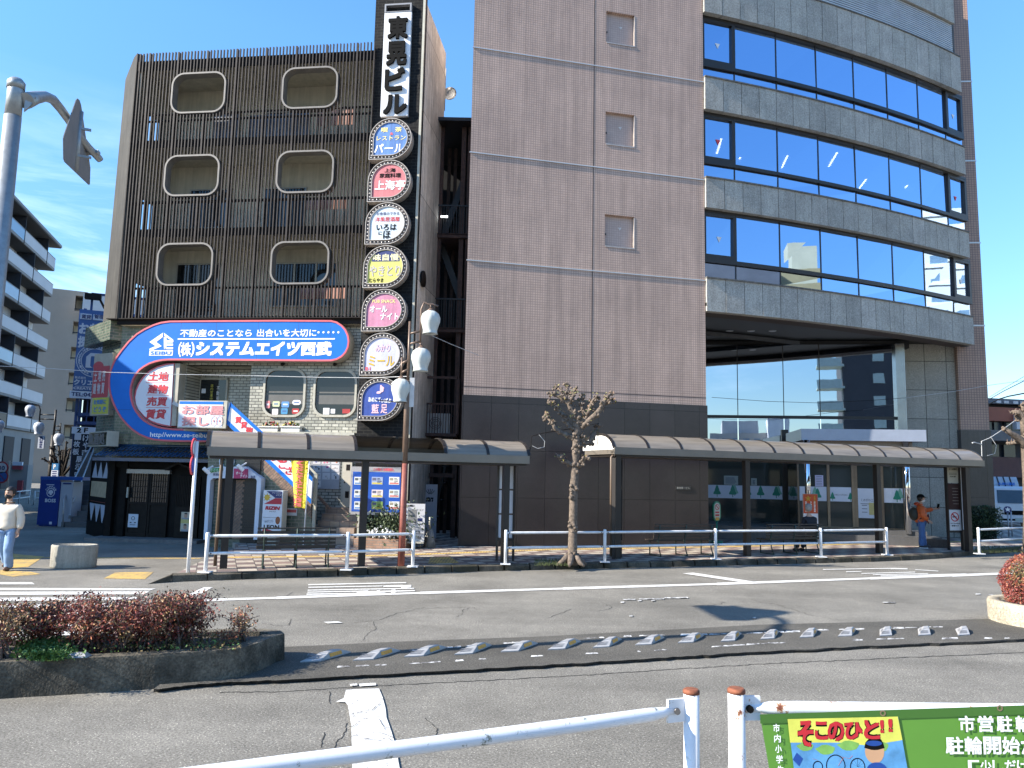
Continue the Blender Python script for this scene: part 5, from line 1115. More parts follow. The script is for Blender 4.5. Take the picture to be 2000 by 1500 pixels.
b = MB(); b.prism(LB.poly([(446,786),(610,934),(607,984),(441,826)], YP-.06), YP-.06, YP+.018); part('sign_board', b, M('sloping_white', (.68,.68,.70), .4, var=.05), t)
b = MB(); b.prism(LB.poly([(450,786),(610,932),(610,941),(449,794)], YP-.07), YP-.07, YP-.061); b.prism(LB.poly([(441,817),(607,974),(607,984),(441,827)], YP-.07), YP-.07, YP-.061); b.prism(LB.poly([(441,817),(450,786),(452,786),(443,827)], YP-.07), YP-.07, YP-.061); part('blue_edge', b, BLUE, t)
b = MB(); ch = '賃貸物件多数ありがとうござい'; n = len(ch)
for i, c in enumerate(ch):
    f = (i+.5)/n; u = 450+(593-450)*f; v = 811+(935-811)*f
    if i < 3: u = (465, 476, 487)[i]; v = (822, 832, 842)[i]-2
    if i >= n-4: k = i-(n-4); u = (535, 552, 565, 580)[k]; v = (892, 907, 919, 932)[k]
    x_, z_ = LB.px(u, v, YP-.07); s_ = .1 if i < n-4 else .125; b.text(c, x_-s_, x_+s_, z_-s_, z_+s_, YP-.068, .03)
part('lettering', b, RED, t)
# arched club entrance under the stairs
YA = YP-.12
def A(x, y_): return (380+x/7.5, 880+y_/7.5)
t = thing('arched_entrance', 'white arched portal of the basement bars under the brick stairs', 'entrance', LB, (LB.x(455, 1050, YA), YA, 0))
PW = M('portal_white', (.60,.64,.72), .45, var=.06, vs=4)
b = MB()
for pts in ([(160,1300),(215,390),(262,440),(212,1300)], [(945,1300),(1005,410),(940,440),(888,1300)], [(215,390),(238,262),(420,238),(770,235),(1005,410),(940,450),(930,420),(905,405),(300,405),(262,440)]):
    b.prism(LB.poly([A(*p) for p in pts], YA), YA-.12, YP+.03)
part('portal', b, PW, t)
b = MB(); b.prism(LB.poly([A(212,1300), A(262,440), A(300,405), A(905,405), A(940,450), A(888,1300)], YA), YP+.0, YP+.028); part('recess_shade_panel', b, M('recess_shade_black', (.012,.01,.01), .8), t)  # flat black panel put in for the darkness inside the arch opening
b = MB(); b.prism(LB.poly([A(225,1300), A(275,430), A(370,430), A(340,520), A(300,1300)], YA), YP-.03, YP-.001); part('inner_brick', b, GRB, t)
b = MB(); b.prism(LB.poly([A(525,1300), A(590,430), A(715,430), A(660,1300)], YA), YP-.03, YP-.001); part('brown_pillar', b, BRB, t)
b = MB()
for k in range(34): zz = .1+k*.075; b.box(LB.x(468, 1000, YA), LB.x(500, 1000, YA), YP-.02-.012*(k % 2), YP-.001, zz, zz+.07)
part('shutter', b, M('shutter_black', (.018,.018,.019), .4, .3), t)
b = MB(); b.prism(LB.poly([A(222,325), A(238,262), A(412,248), A(412,295)], YA-.14), YA-.15, YA-.12); part('green_board', b, M('board_green', (.03,.22,.03), .5, var=.05), t)
b = MB(); pxtext(b, 'きさらぎ', 411, 433, 915, 921, YA-.155, .02); part('lettering', b, M('letter_mint', (.55,.75,.6), .5, var=0), t)
b = MB(); pxtext(b, '居酒屋', 416, 431, 924.5, 929, YA-.125, .02); pxtext(b, 'BAR', 490, 499, 929, 934, YA-.125, .02); part('dark_lettering', b, NAVY, t)
b = MB(); b.prism(LB.poly([A(590,262), A(780,270), A(775,408), A(585,408)], YA-.14), YA-.2, YA-.12); part('pink_board', b, M('board_pink', (.42,.03,.12), .5, var=.05), t)
b = MB(); pxtext(b, 'オール', 461, 474, 921, 927, YA-.205, .02); pxtext(b, 'ナイト', 469, 483, 927, 933, YA-.205, .02); part('pink_board_lettering', b, LTR, t)
b = MB()
for u, v in ((402, 918), (468, 912)): x_, z_ = LB.px(u, v, YA-.4); b.bar((x_-.02, YA-.5, z_+.05), (x_+.1, YA-.38, z_-.1), .09); b.bar((x_+.05, YA-.1, z_+.12), (x_, YA-.42, z_), .03)
x_, z_ = LB.px(440, 901, YA); b.ring([(x_+.22*math.cos(q*.39), z_+.28*math.sin(q*.39)) for q in range(16)], [(x_+.14*math.cos(q*.39), z_+.2*math.sin(q*.39)) for q in range(16)], YP-.06, YP+.02)
part('spotlight', b, LTR, t)
# upright light-box sign with flag, beer bars
YR = YP-.45
x0, x1, z0, z1 = LB.x(513.5, 1000, YR), LB.x(553, 960, YR), LB.z(534, 1039, YR), LB.z(536, 958, YR)
t = thing('light_box_sign', 'upright white light box sign with blue and red pennant beside the arched entrance', 'sign', LB, ((x0+x1)/2, YR+.1, 0))
b = MB(); b.box(x0, x1, YR, YR+.34, z0, z1); part('sign_box', b, M('light_box_cream', (.56,.52,.42), .45, var=.06), t)
b = MB(); b.box(x0-.005, x1+.005, YR-.02, YR-.0, z0-.005, z1+.005); part('sign_face', b, M('sign_face_white', (.62,.66,.72), .4, var=.03), t)
h = z1-z0; w_ = x1-x0; y_ = YR-.026
b = MB(); b.prism([(x0+.08, z1-.02), (x1-.02, z1-.02), (x1-.02, z1-h*.18), (x0+w_*.62, z1-h*.18)], y_, y_+.005); part('blue_field', b, NAVY, t)
b = MB(); b.prism([(x0+.03, z1-h*.33), (x0+w_*.62, z1-h*.185), (x1-.02, z1-h*.185), (x1-.02, z1-h*.33)], y_, y_+.005)
b.text('RIZIN', x0+.07, x1-.05, z0+h*.53, z0+h*.62, y_, .06, shear=.2); b.prism([(x0+.01, z0+.02), (x1-.2, z0+.02), (x0+.07, z0+h*.09)], y_, y_+.004); part('red_field', b, M('red_print', (.42,.02,.04), .5, var=.03), t)
b = MB(); cx, cz = x0+w_*.2, z1-h*.17
for k in range(8): a = k*math.pi/4; b.prism([(cx+.07*math.cos(a-.2), cz+.07*math.sin(a-.2)), (cx+.14*math.cos(a), cz+.14*math.sin(a)), (cx+.07*math.cos(a+.2), cz+.07*math.sin(a+.2))], y_, y_+.004)
b.prism([(cx+.08*math.cos(q*.5), cz+.08*math.sin(q*.5)) for q in range(12)], y_, y_+.004); part('sun_print', b, GOLD, t)
b = MB(); b.text('LEON', x0+.06, x1-.05, z0+h*.07, z0+h*.17, y_, .03); b.text('snack & ダイニングバー', x0+.08, x0+w_*.6, z0+h*.22, z0+h*.30, y_, .0); b.box(x0+.02, x1-.02, y_, y_+.004, z0+h*.345, z0+h*.35); b.text('ライジン', x0+w_*.35, x0+w_*.7, z0+h*.475, z0+h*.505, y_, .02); part('black_lettering', b, BLK_I, t)
b = MB(); b.text('フィリピン', x0+w_*.45, x0+w_*.9, z1-h*.075, z1-h*.035, y_-.003, .01); b.text('パブ', x0+w_*.66, x0+w_*.95, z1-h*.13, z1-h*.09, y_-.003, .01); part('white_lettering', b, LTR, t)
b = MB(); cx, cz = x0+w_*.82, z0+h*.28; b.prism([(cx+.07*math.cos(q*.5), cz+.11*math.sin(q*.5)) for q in range(12)], y_, y_+.004); part('lion_print', b, M('lion_brown', (.25,.08,.03), .5, var=.3, vs=40), t)
b = MB(); b.box(x0+.15, x1-.15, YR+.05, YR+.28, 0, z0); part('stand', b, FRA, t)
b = MB(); x0, x1 = LB.x(559, 1000, YP), LB.x(580, 1000, YP); b.box(x0, x1, YP-.0, YP+.029, LB.z(570, 1007, YP), LB.z(570, 993, YP)); b.m = 1; b.box(x0+.02, x1-.02, YP-.004, YP, LB.z(570, 1001, YP), LB.z(570, 995, YP)); solo('parking_notice', b, [M('notice_pale', (.5,.5,.5), .5, var=.05), M('notice_red', (.4,.06,.06), .5)], 'small red and white notice on the green brick under the stairs', 'notice', LB, (x0, YP, LB.z(570, 1007, YP)))
# yellow nobori flag
YN = YP-.75
t = thing('yellow_flag', 'tall yellow advertising flag with red characters at the foot of the stairs', 'flag', LB, (LB.x(592, 1050, YN), YN, 0))
b = MB(); p0, p1 = LB.px(593, 1045, YN), LB.px(606, 878, YN); b.tube([(p0[0], YN, PZ), (p1[0], YN, p1[1])], .018, 6); b.tube([(p0[0]-.0, YN, PZ), (p0[0]-.0, YN, .12)], .14, 10); part('pole', b, WHT, t)
b = MB(); nx, nz_ = 10, 16; vs = []
L0 = LB.poly([(566,880),(603,880),(597,993),(574,991)], YN)
for i in range(nz_+1):
    f = i/nz_
    for k in range(nx+1):
        a = k/nx; xt = L0[0][0]*(1-a)+L0[1][0]*a; xb = L0[3][0]*(1-a)+L0[2][0]*a; zt_ = L0[0][1]; zb = L0[3][1]*(1-a)+L0[2][1]*a
        vs.append((xt*(1-f)+xb*f, YN + .07*math.sin(a*9+f*2.5)*(1-a*.6), zt_*(1-f)+zb*f))
b.s = True; b.add(vs, [(i*(nx+1)+k, (i+1)*(nx+1)+k, (i+1)*(nx+1)+k+1, i*(nx+1)+k+1) for i in range(nz_) for k in range(nx)]); b.s = False; part('cloth', b, M('flag_yellow', (.72,.60,.04), .7, var=.08, vs=4), t)
b = MB(); x_ = LB.x(585, 930, YN); z0, z1 = LB.z(585, 990, YN), LB.z(585, 882, YN); b.vtext('(株)システムエイツ西武', x_-.10, x_+.14, z0, z1, YN-.09, .03, mirror=True); part('lettering', b, LRED, t)
# pink mascot-free cut-out hanging on the newel: plain pink rosette plate
# posters on the wall by the stairs, cream door
b = MB(); x0, x1, z0, z1 = LB.x(606, 930), LB.x(664, 930), LB.z(635, 955), LB.z(635, 893); b.box(x0, x1, -.03, -.002, z0, z1)
bd = thing('poster_board', 'grey board of small photographs on the cream brick beside the stairs', 'board', LB, ((x0+x1)/2, 0, z0)); part('board', b, M('board_grey', (.33,.33,.34), .5, var=.1), bd)
pc = [(.10,.10,.28),(.55,.15,.22),(.6,.22,.12),(.05,.05,.07),(.6,.08,.25),(.45,.4,.38),(.07,.08,.06),(.4,.38,.35),(.1,.1,.1),(.06,.08,.1)]
for k in range(10):
    r_, c_ = divmod(k, 3); u = 619+c_*18; v = 900+r_*15
    xx, zz = LB.px(u, v, -.03); b = MB(); b.box(xx-.12, xx+.12, -.036, -.03, zz-.1, zz+.1); b.m = 1
    for q in range(3): a0 = xx+random.uniform(-.1,.05); b0_ = zz+random.uniform(-.09,.03); b.box(a0, a0+random.uniform(.03,.06), -.039-.001*q, -.036, b0_, b0_+random.uniform(.02,.06))
    part('photo_sheet', b, [M('photo_paper', (.55,.53,.53), .5, var=.03), M('photo_%d' % k, pc[k], .5, var=.5, vs=20)], bd)
b = MB(); x0, x1, z0, z1 = LB.x(668, 940), LB.x(689, 940), LB.z(678, 992), LB.z(678, 893); b.box(x0, x1, -.06, -.001, z0, z1); b.m = 1; b.box(x0+.07, x1-.02, -.075, -.06, z0+.03, z1-.05); b.m = 2; b.box(x0+.14, x1-.08, -.08, -.075, z1-.4, z1-.22); b.box(x0+.14, x1-.08, -.08, -.075, z0+.3, z0+.5); b.ball((x0+.11, -.09, (z0+z1)/2), .025, 1)
part('service_door', b, [FRA, M('cream_door', (.45,.41,.33), .5, var=.1), DKB], lb)
# notice board with property sheets
YQ = -1.15
x0, x1, z0, z1 = LB.x(684, 960, YQ), LB.x(791, 960, YQ), LB.z(737, 1006, YQ), LB.z(737, 912, YQ)
t = thing('notice_board', 'glazed blue notice board with nine property sheets on posts', 'notice board', LB, ((x0+x1)/2, YQ, 0))
b = MB(); b.box(x0, x1, YQ, YQ+.15, z0, z1); b.m = 1; zi0, zi1 = LB.z(737, 1000, YQ), LB.z(737, 922, YQ); b.box(x0+.06, x1-.05, YQ-.006, YQ, zi0, zi1)
part('case', b, [M('case_aluminium', (.36,.34,.34), .4, .4, var=.1), M('board_blue', (.012,.07,.34), .35, var=.08)], t)
b = MB(); pxtext(b, 'この街の お部屋探し', 729, 770, 914, 920, YQ-.008, .03); part('lettering', b, LRED, t)
cl = [(.6,.6,.57),(.25,.3,.45),(.62,.62,.58),(.6,.6,.56),(.6,.52,.52),(.52,.58,.58),(.55,.57,.55),(.35,.5,.12),(.6,.6,.56)]
for k in range(9):
    r_, c_ = divmod(k, 3); u = (702, 737, 770)[c_]; v = (939, 964, 987)[r_]; xx, zz = LB.px(u, v, YQ); hw, hh = (.165 if c_ == 1 else .15), .11
    b = MB(); b.box(xx-hw, xx+hw, YQ-.012, YQ-.006, zz-hh, zz+hh); b.m = 1; b.box(xx-hw+.02, xx-.03, YQ-.015, YQ-.012, zz+.01, zz+hh-.03); b.m = 2
    for q in range(4): b.box(xx+.0, xx+hw-.03-random.uniform(0,.06), YQ-.015, YQ-.012, zz+hh-.05-q*.04, zz+hh-.035-q*.04)
    b.m = 3; b.box(xx-hw+.02, xx+hw-.02, YQ-.015, YQ-.012, zz-hh+.02, zz-hh+.06)
    part('property_sheet', b, [M('sheet_%d' % k, cl[k], .5, var=.03), M('sheet_photo_%d' % k, ((.08,.09,.1),(.1,.1,.16),(.25,.22,.16))[k % 3], .5, var=.4, vs=30), BLK_I, M('sheet_band_%d' % (k % 3), ((.1,.2,.4),(.5,.4,.05),(.5,.12,.1))[k % 3], .5)], t)
b = MB()
for xx in (x0+.28, x1-.25): b.box(xx-.04, xx+.04, YQ+.03, YQ+.13, .1, z0)
part('post', b, FRA, t)
# planted brick bed with white flowers
x0, x1 = LB.x(692, 1060, YQ-.5), LB.x(793, 1060, YQ-.5)
t = thing('flower_bed', 'low brick bed with a dark bush and white flowers under the notice board', 'flower bed', LB, ((x0+x1)/2, -.9, PZ))
b = MB(); b.box(x0, x1, YQ-.55, -.4, 0, LB.z(740, 1053, YQ-.55)); part('brick_kerb', b, brick('bed_brick', (.34,.20,.13), (.26,.15,.10), (.2,.16,.13), .2, .07, .01, 'xz', .7), t)
def leaves(mb, n, fn, size, mats_n, asp=.55, up=.3):
    for _ in range(n):
        p, mi = fn(); s_ = size*random.uniform(.6, 1.35)
        d = Vector((random.gauss(0,1), random.gauss(0,1), random.gauss(up,1))).normalized(); q = d.orthogonal().normalized(); q.rotate(Matrix.Rotation(random.uniform(0, 6.28), 3, d)); e_ = d.cross(q)
        mb.m = mi; p = Vector(p); a = q*s_; c = e_*s_*asp
        mb.add([p-a, p-c*.9+d*s_*.12, p+a, p+c*.9+d*s_*.12], [(0,1,2,3)])
b = MB(); c0 = Vector((x0+.85, YQ-.1, LB.z(740, 1030, YQ)))
def fb_():
    v = Vector((random.gauss(0,.36), random.gauss(0,.22), random.gauss(0,.26))); return c0+v+Vector((random.choice((0,.0,.35)), 0, random.choice((.12,-.12)))), random.choice((0,0,1))
leaves(b, 2200, fb_, .05, 2)
part('foliage', b, [M('bush_leaf_dark', (.035,.055,.022), .5, var=.3), M('bush_leaf_light', (.09,.12,.05), .5, var=.3)], t)
b = MB()
for _ in range(70): xx = random.choice((random.gauss(x0+.55,.16), random.gauss(x0+.95,.12), random.uniform(x0+.5, x1-.1))); b.ball((xx, YQ-.5+random.uniform(0,.2), LB.z(740, 1042, YQ-.5)+random.gauss(.0,.06 if xx < x0+1.2 else .14)), random.uniform(.02,.045), 1, jit=.35)
part('blossom', b, M('white_petals', (.68,.68,.66), .6, var=.1), t)

# ================================================================ GAP BETWEEN THE BUILDINGS: steel stair, fence, air-conditioner
GP = Fr(LB.M @ Vector((tx1+.1, 2.4, 0)), 90)
t = thing('steel_stair_tower', 'rusty dark steel stair tower in the gap between the two buildings', 'stair tower', GP, (1.2, .5, 0))
RUST = M('rusty_steel', (.065,.035,.028), .7, .2, var=.45, vs=6, streak=.3); DST = M('dark_painted_steel', (.022,.022,.024), .5, .3, var=.3)
b = MB(); zr = GP.z(890, 243); gx = lambda u, v, y_=0: GP.x(u, v, y_)
for u in (848, 893, 906): x_ = gx(u, 700); b.box(x_-.08, x_+.08, .2, .36, 0, zr)
for u in (872, 884): x_ = gx(u, 500, 2); b.box(x_-.06, x_+.06, 2, 2.12, 0, zr)
part('columns', b, RUST, t)
b = MB(); b.box(gx(850, 240)-.3, gx(940, 240)+.6, -.3, 5, zr, zr+.12); part('roof_sheet', b, DST, t)
for i, v in enumerate((640, 455)):
    z = GP.z(890, v); b = MB(); b.box(gx(840, v), gx(925, v), .1, .3, z-.14, z+.02); b.box(gx(840, v), gx(925, v), .1, 3.5, z-.03, z); fl = part('landing', b, RUST, t)
    r_ = MB(); r_.box(gx(845, v), gx(925, v), .12, .16, z+1.0, z+1.05)
    for k in range(16): x_ = gx(845, v)+(gx(925, v)-gx(845, v))*k/16; r_.box(x_-.01, x_+.01, .13, .15, z, z+1.0)
    part('handrail', r_, DST, fl)
b = MB()
for v0, v1, f in ((1000, 640, 1), (640, 455, -1), (455, 250, 1)):
    z0, z1 = GP.z(890, v0) if v0 < 1000 else PZ, GP.z(890, v1); xa_, xb_ = gx(852, 700, 1), gx(922, 700, 1)
    if f < 0: xa_, xb_ = xb_, xa_
    b.bar((xa_, 1.2, z0), (xb_, 1.2, z1), .07, .22)
    for k in range(1, 12): q = k/12; b.box(xa_+(xb_-xa_)*q-.13, xa_+(xb_-xa_)*q+.13, 1.2, 2.0, z0+(z1-z0)*q, z0+(z1-z0)*q+.03)
part('stair_flight', b, DST, t)
b = MB(); b.bar((gx(832, 905), .1, GP.z(832, 905)), (gx(858, 878), .1, GP.z(858, 878)), .07); b.bar((gx(858, 878), .1, GP.z(858, 878)), (gx(905, 905), .1, GP.z(905, 905)), .07); b.box(gx(826, 925), gx(886, 925), .05, .2, GP.z(850, 932), GP.z(850, 924)); part('brace', b, RUST, t)
b = MB(); x_ = gx(862, 428); b.box(x_-.02, gx(874, 428), .0, .05, GP.z(868, 424), GP.z(868, 421)); part('tube_lamp', b, M('lit_tube', (.9,.92,.95), .3, emit=2.5, var=0), t)
b = MB(); b.box(gx(845,600,3.6)-.3, gx(935,600,3.6)+1, 3.6, 3.7, 0, zr-.02); b.box(gx(896,600,.7), gx(935,600,.7)+.8, .7, .78, 0, zr-.02); part('gap_shade_sheet', b, M('gap_shade_black', (.010,.010,.011), .7, var=.3, spec=.25), t)  # near-black sheets added to make the gap between the buildings dark
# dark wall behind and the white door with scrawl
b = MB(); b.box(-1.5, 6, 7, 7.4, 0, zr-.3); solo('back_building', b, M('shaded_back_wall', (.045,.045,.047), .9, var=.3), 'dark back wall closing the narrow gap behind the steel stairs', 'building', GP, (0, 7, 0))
x0, x1 = gx(825, 1000, -.3), gx(853, 1000, -.3)
t = thing('white_door', 'white panel door with scribbled lettering in the dark passage', 'door', GP, ((x0+x1)/2, -.3, PZ)); b = MB(); b.box(x0, x1, -.3, -.25, PZ, GP.z(840, 946, -.3)); part('panel', b, M('door_lilac', (.38,.39,.44), .5, var=.1), t)
b = MB(); b.text('stars', x0+.1, x1-.12, GP.z(840, 980, -.3), GP.z(840, 970, -.3), -.31, .03, shear=.3)
for k in range(5): a = R(50+k*20); b.bar(((x0+x1)/2+.06*math.cos(a), -.31, GP.z(840, 968, -.3)+.06*math.sin(a)), ((x0+x1)/2+.22*math.cos(a), -.31, GP.z(840, 968, -.3)+.22*math.sin(a)), .015)
part('lettering', b, BLK_I, t)
# balcony cage and air conditioner
z0, z1 = GP.z(858, 846, -.6), GP.z(858, 735, -.6); x0, x1 = gx(824, 790, -.6), gx(893, 790, -.6)
t = thing('balcony_cage', 'rusty framed balcony cage with barred railing beside the sign tower', 'balcony', GP, ((x0+x1)/2, -.3, z0)); b = MB()
for xx in (x0, x1): b.box(xx-.035, xx+.035, -.64, -.56, z0, z1); b.box(xx-.035, xx+.035, -.04, .04, z0, z1)
b.box(x0, x1, -.64, -.56, z1-.08, z1); b.box(x0, x1, -.64, .1, z0-.1, z0); b.box(x0, x1, -.62, -.58, z0+(z1-z0)*.5, z0+(z1-z0)*.5+.05); part('frame', b, RUST, t)
b = MB()
for k in range(1, 13): xx = x0+(x1-x0)*k/13; b.box(xx-.012, xx+.012, -.61, -.585, z0, z0+(z1-z0)*.5)
part('bars', b, RUST, t)
t = thing('air_conditioner', 'grey outdoor air conditioner unit behind the balcony bars', 'air conditioner', GP, ((x0+x1)/2, -.3, z0)); b = MB(); xa_, xb_ = gx(832, 825, -.3), gx(879, 825, -.3); zt_ = GP.z(855, 808, -.3); b.box(xa_, xb_, -.45, -.15, z0, zt_); part('casing', b, M('ac_casing', (.30,.31,.31), .5, var=.1), t)
b = MB(); cx, cz = xa_+.33, (z0+zt_)/2
for r0 in (.08, .14, .2): b.ring([(cx+r0*math.cos(q*.393), cz+r0*math.sin(q*.393)) for q in range(16)], [(cx+(r0-.012)*math.cos(q*.393), cz+(r0-.012)*math.sin(q*.393)) for q in range(16)], -.47, -.45)
part('fan_grille', b, DKB, t)
# white standing sign board in front of the passage
SB_ = Fr(gnd(818, 1071, PZ), 88); x0, x1 = SB_.x(793, 1000), SB_.x(830, 1000); z0, z1 = SB_.z(812, 1062), SB_.z(812, 984)
t = thing('standing_board', 'white standing advertisement board at the mouth of the dark passage', 'sign board', SB_, ((x0+x1)/2, 0, PZ)); b = MB(); b.box(x0, x1, 0, .07, z0, z1); part('board', b, M('standing_board_white', (.58,.58,.60), .5, var=.08, vs=2), t)
h = z1-z0; b = MB(); b.box(x0, x1, -.004, 0, z0+h*.245, z0+h*.255); b.text('マンション', x0+.16, x1-.04, z1-h*.17, z1-h*.13, -.004, .01); b.text('入居者募集', x0+.25, x1-.1, z0+h*.40, z0+h*.42, -.004); b.text('管理', x0+.2, x0+.45, z0+h*.48, z0+h*.5, -.004); b.text('システムエイツ西武', x0+.03, x1-.08, z0+h*.12, z0+h*.19, -.004, .02); b.text('お気軽に!', x0+.05, x1-.3, z1-h*.08, z1-h*.02, -.004, .03); part('lettering', b, BLK_I, t)
b = MB(); b.box(x0+.05, x0+.30, -.004, 0, z0+h*.52, z0+h*.85); part('grey_print', b, M('grey_print', (.22,.22,.22), .5, var=.1), t)
b = MB(); b.box(x1-.2, x1-.07, -.004, 0, z0+h*.56, z0+h*.64); part('blue_print', b, NAVY, t)
b = MB()
for xx in (x0+.04, x1-.04): b.box(xx-.03, xx+.03, .0, .05, PZ, z0)
b.box(x0, x1, -.2, .25, PZ, PZ+.04); part('stand', b, FRA, t)
b = MB(); p = gnd(838, 1069, PZ); q = WORLD.I @ p; b.lathe([(.0,PZ+.5),(.1,PZ+.5),(.19,PZ),(0,PZ)], (q.x, q.y, 0), 4); b.m = 1; b.tube([(q.x, q.y, PZ+.5), (q.x, q.y, PZ+.85)], .03, 6)
solo('concrete_weight', b, [M('weight_concrete', (.24,.23,.21), .9, var=.15), FRA], 'concrete foot with a short white stub beside the standing board', 'concrete block', WORLD, (q.x, q.y, PZ))
# ================================================================ STREET FURNITURE
SHB = M('shelter_bronze', (.20, .175, .145), .4, .35, var=.1, vs=2); SHD = M('shelter_post_dark', (.026,.021,.018), .45, .2, var=.15, vs=3); 
def poly_roof(name, col):
    m, n, b = _nodes(name); b.inputs['Base Color'].default_value = tuple(col)+(1,); b.inputs['Roughness'].default_value = .28; b.inputs['Transmission Weight'].default_value = .0; b.inputs['Alpha'].default_value = .93
    N = n.nodes.new; K = n.links.new; tc = N('ShaderNodeTexCoord'); mp = N('ShaderNodeMapping'); mp.inputs['Scale'].default_value = (.6, 6, 6); K(tc.outputs['Object'], mp.inputs[0])
    nz = N('ShaderNodeTexNoise'); nz.inputs['Scale'].default_value = 2; nz.inputs['Detail'].default_value = 6; K(mp.outputs[0], nz.inputs[0]); r = N('ShaderNodeMapRange'); r.inputs[1].default_value = .3; r.inputs[2].default_value = .7; r.inputs[3].default_value = .78; r.inputs[4].default_value = 1.2; K(nz.outputs[0], r.inputs[0])
    v = N('ShaderNodeVectorMath'); v.operation = 'SCALE'; v.inputs[0].default_value = col; K(r.outputs[0], v.inputs['Scale']); K(v.outputs[0], b.inputs['Base Color']); MATS[name] = m; return m
ROOFP = poly_roof('tinted_roof_panel', (.22, .188, .15))
PROF = [(-.14,.06),(-.05,.19),(.1,.30),(.3,.385),(.55,.43),(.85,.44),(1.15,.40),(1.45,.31),(1.7,.18)]
def shelter(posts, u_l, u_r, vl, vr, label, notch=(), endwhite=False, az=None):
    A, Z = gnd(*posts[0], PZ), gnd(*posts[-1], PZ); az = az or math.degrees(math.atan2(Z.x-A.x, Z.y-A.y))
    fr = Fr((A.x, A.y, 0), az); x0, x1 = fr.x(u_l, vl, -.15), fr.x(u_r, vr, -.15); zf = (fr.z(u_l, vl, -.15)+fr.z(u_r, vr, -.15))/2
    t = thing('bus_shelter', label, 'bus shelter', fr, ((x0+x1)/2, 0, PZ))
    for k, p in enumerate(posts):
        q = fr.I @ gnd(*p, PZ); b = MB(); b.box(q.x-.075, q.x+.075, -.07, .09, PZ, zf); b.box(q.x-.05, q.x+.05, .0, 1.5, zf-.16, zf-.02); part('post', b, SHD, t)
        if k == 0: b = MB(); b.tube([(q.x-.17, .02, PZ+.05), (q.x-.17, .02, zf-.2), (q.x-.05, .02, zf-.08)], .035, 8); part('downpipe', b, M('downpipe_brown', (.11,.075,.05), .5, var=.1), t)
    b = MB(); b.box(x0, x1, -.17, -.10, zf-.13, zf+.06); b.box(x0, x1, -.10, 0.05, zf-.10, zf-.04); b.box(x0, x1, 1.6, 1.72, zf+.02, zf+.2); b.box(x0, x0+.06, -.10, 1.6, zf-.12, zf+.04); b.box(x1-.06, x1, -.10, 1.6, zf-.12, zf+.04); b.m = 1; b.box(x0+.05, x1-.05, -.09, 1.55, zf-.18, zf-.101); part('gutter_beam', b, [SHB, SHD], t)
    n = max(2, round((x1-x0)/1.02)); notch = [int((fr.x(u, 885, -.1)-x0)/(x1-x0)*n) for u in notch]
    for i in range(n):
        a, c = x0+(x1-x0)*i/n+.03, x0+(x1-x0)*(i+1)/n-.03
        b = MB(); pr = PROF
        if i in notch: pr = [(p[0], p[1]) for p in PROF if p[0] >= .5]
        b.s = True; vs = [(x, y, zf+z) for y, z in pr for x in (a, c)]; b.add(vs, [(2*q, 2*q+1, 2*q+3, 2*q+2) for q in range(len(pr)-1)]); b.s = False
        part('roof_panel', b, ROOFP, t)
    for i in range(n+1):
        x = x0+(x1-x0)*i/n; b = MB()
        for (y0, z0), (y1, z1) in zip(PROF, PROF[1:]):
            if i in notch and i-1 in notch and y0 < .5: continue
            b.add([(x-.035,y0,zf+z0+.02),(x+.035,y0,zf+z0+.02),(x+.035,y1,zf+z1+.02),(x-.035,y1,zf+z1+.02),(x-.035,y0,zf+z0-.03),(x+.035,y0,zf+z0-.03),(x+.035,y1,zf+z1-.03),(x-.035,y1,zf+z1-.03)], [(0,1,2,3),(7,6,5,4),(0,3,7,4),(1,5,6,2),(0,4,5,1)])
        part('roof_rib', b, SHD, t)
    if endwhite:
        b = MB()
        pts = [(x0-.01, y, zf+z-.02) for y, z in PROF] + [(x0-.01, 1.7, zf-.0), (x0-.01, -.14, zf)]; b.add(pts, [list(range(len(pts)))]); part('end_panel', b, M('end_panel_white', (.72,.70,.66), .4, var=.05), t)
    return fr, zf, x0, x1, t
LSH = shelter([(436,1110),(704,1104),(985,1100)], 405, 1034, 873.5, 899, 'long bus shelter with tinted barrel roof in front of the shop building', notch=(752, 800))
RSH = shelter([(1205,1091),(1455,1085),(1714,1080),(1893,1077)], 1200, 1922, 880, 901, 'longer bus shelter with tinted barrel roof in front of the office building', endwhite=True)
# timetable frames
def frame_panel(u, v0, v1, w_, label, az, nparts, texts=None, base_v=None, ub=None):
    o = gnd(u, base_v, PZ); fr = Fr((o.x, o.y, 0), az); z0, z1 = fr.z(u, v1), fr.z(u, v0)
    t = thing('timetable_frame', label, 'timetable', fr, (0, 0, PZ)); b = MB(); b.ring([(-w_/2,z0),(w_/2,z0),(w_/2,z1),(-w_/2,z1)], [(-w_/2+.05,z0+.05),(w_/2-.05,z0+.05),(w_/2-.05,z1-.05),(-w_/2+.05,z1-.05)], -.05, .05); b.box(-w_/2, -w_/2+.05, -.04, .04, PZ, z0); b.box(w_/2-.05, w_/2, -.04, .04, PZ, z0); part('frame', b, SHD, t)
    return fr, t, z0, z1
fr, t, z0, z1 = frame_panel(986, 905, 1056, .46, 'tall timetable frame with pale sheets at the end post of the shorter shelter', 100, 3, base_v=1095)
for k in range(3): b = MB(); h = (z1-z0-.1)/3; b.box(-.18, .18, -.01, .01, z0+.05+h*k+.02, z0+.05+h*(k+1)-.02); part('sheet', b, M('timetable_pale', (.55,.56,.60), .4, var=.05), t)
fr, t, z0, z1 = frame_panel(1205, 895, 1060, .55, 'tall timetable frame seen almost edge on at the first post of the longer shelter', 28, 3, base_v=1090)
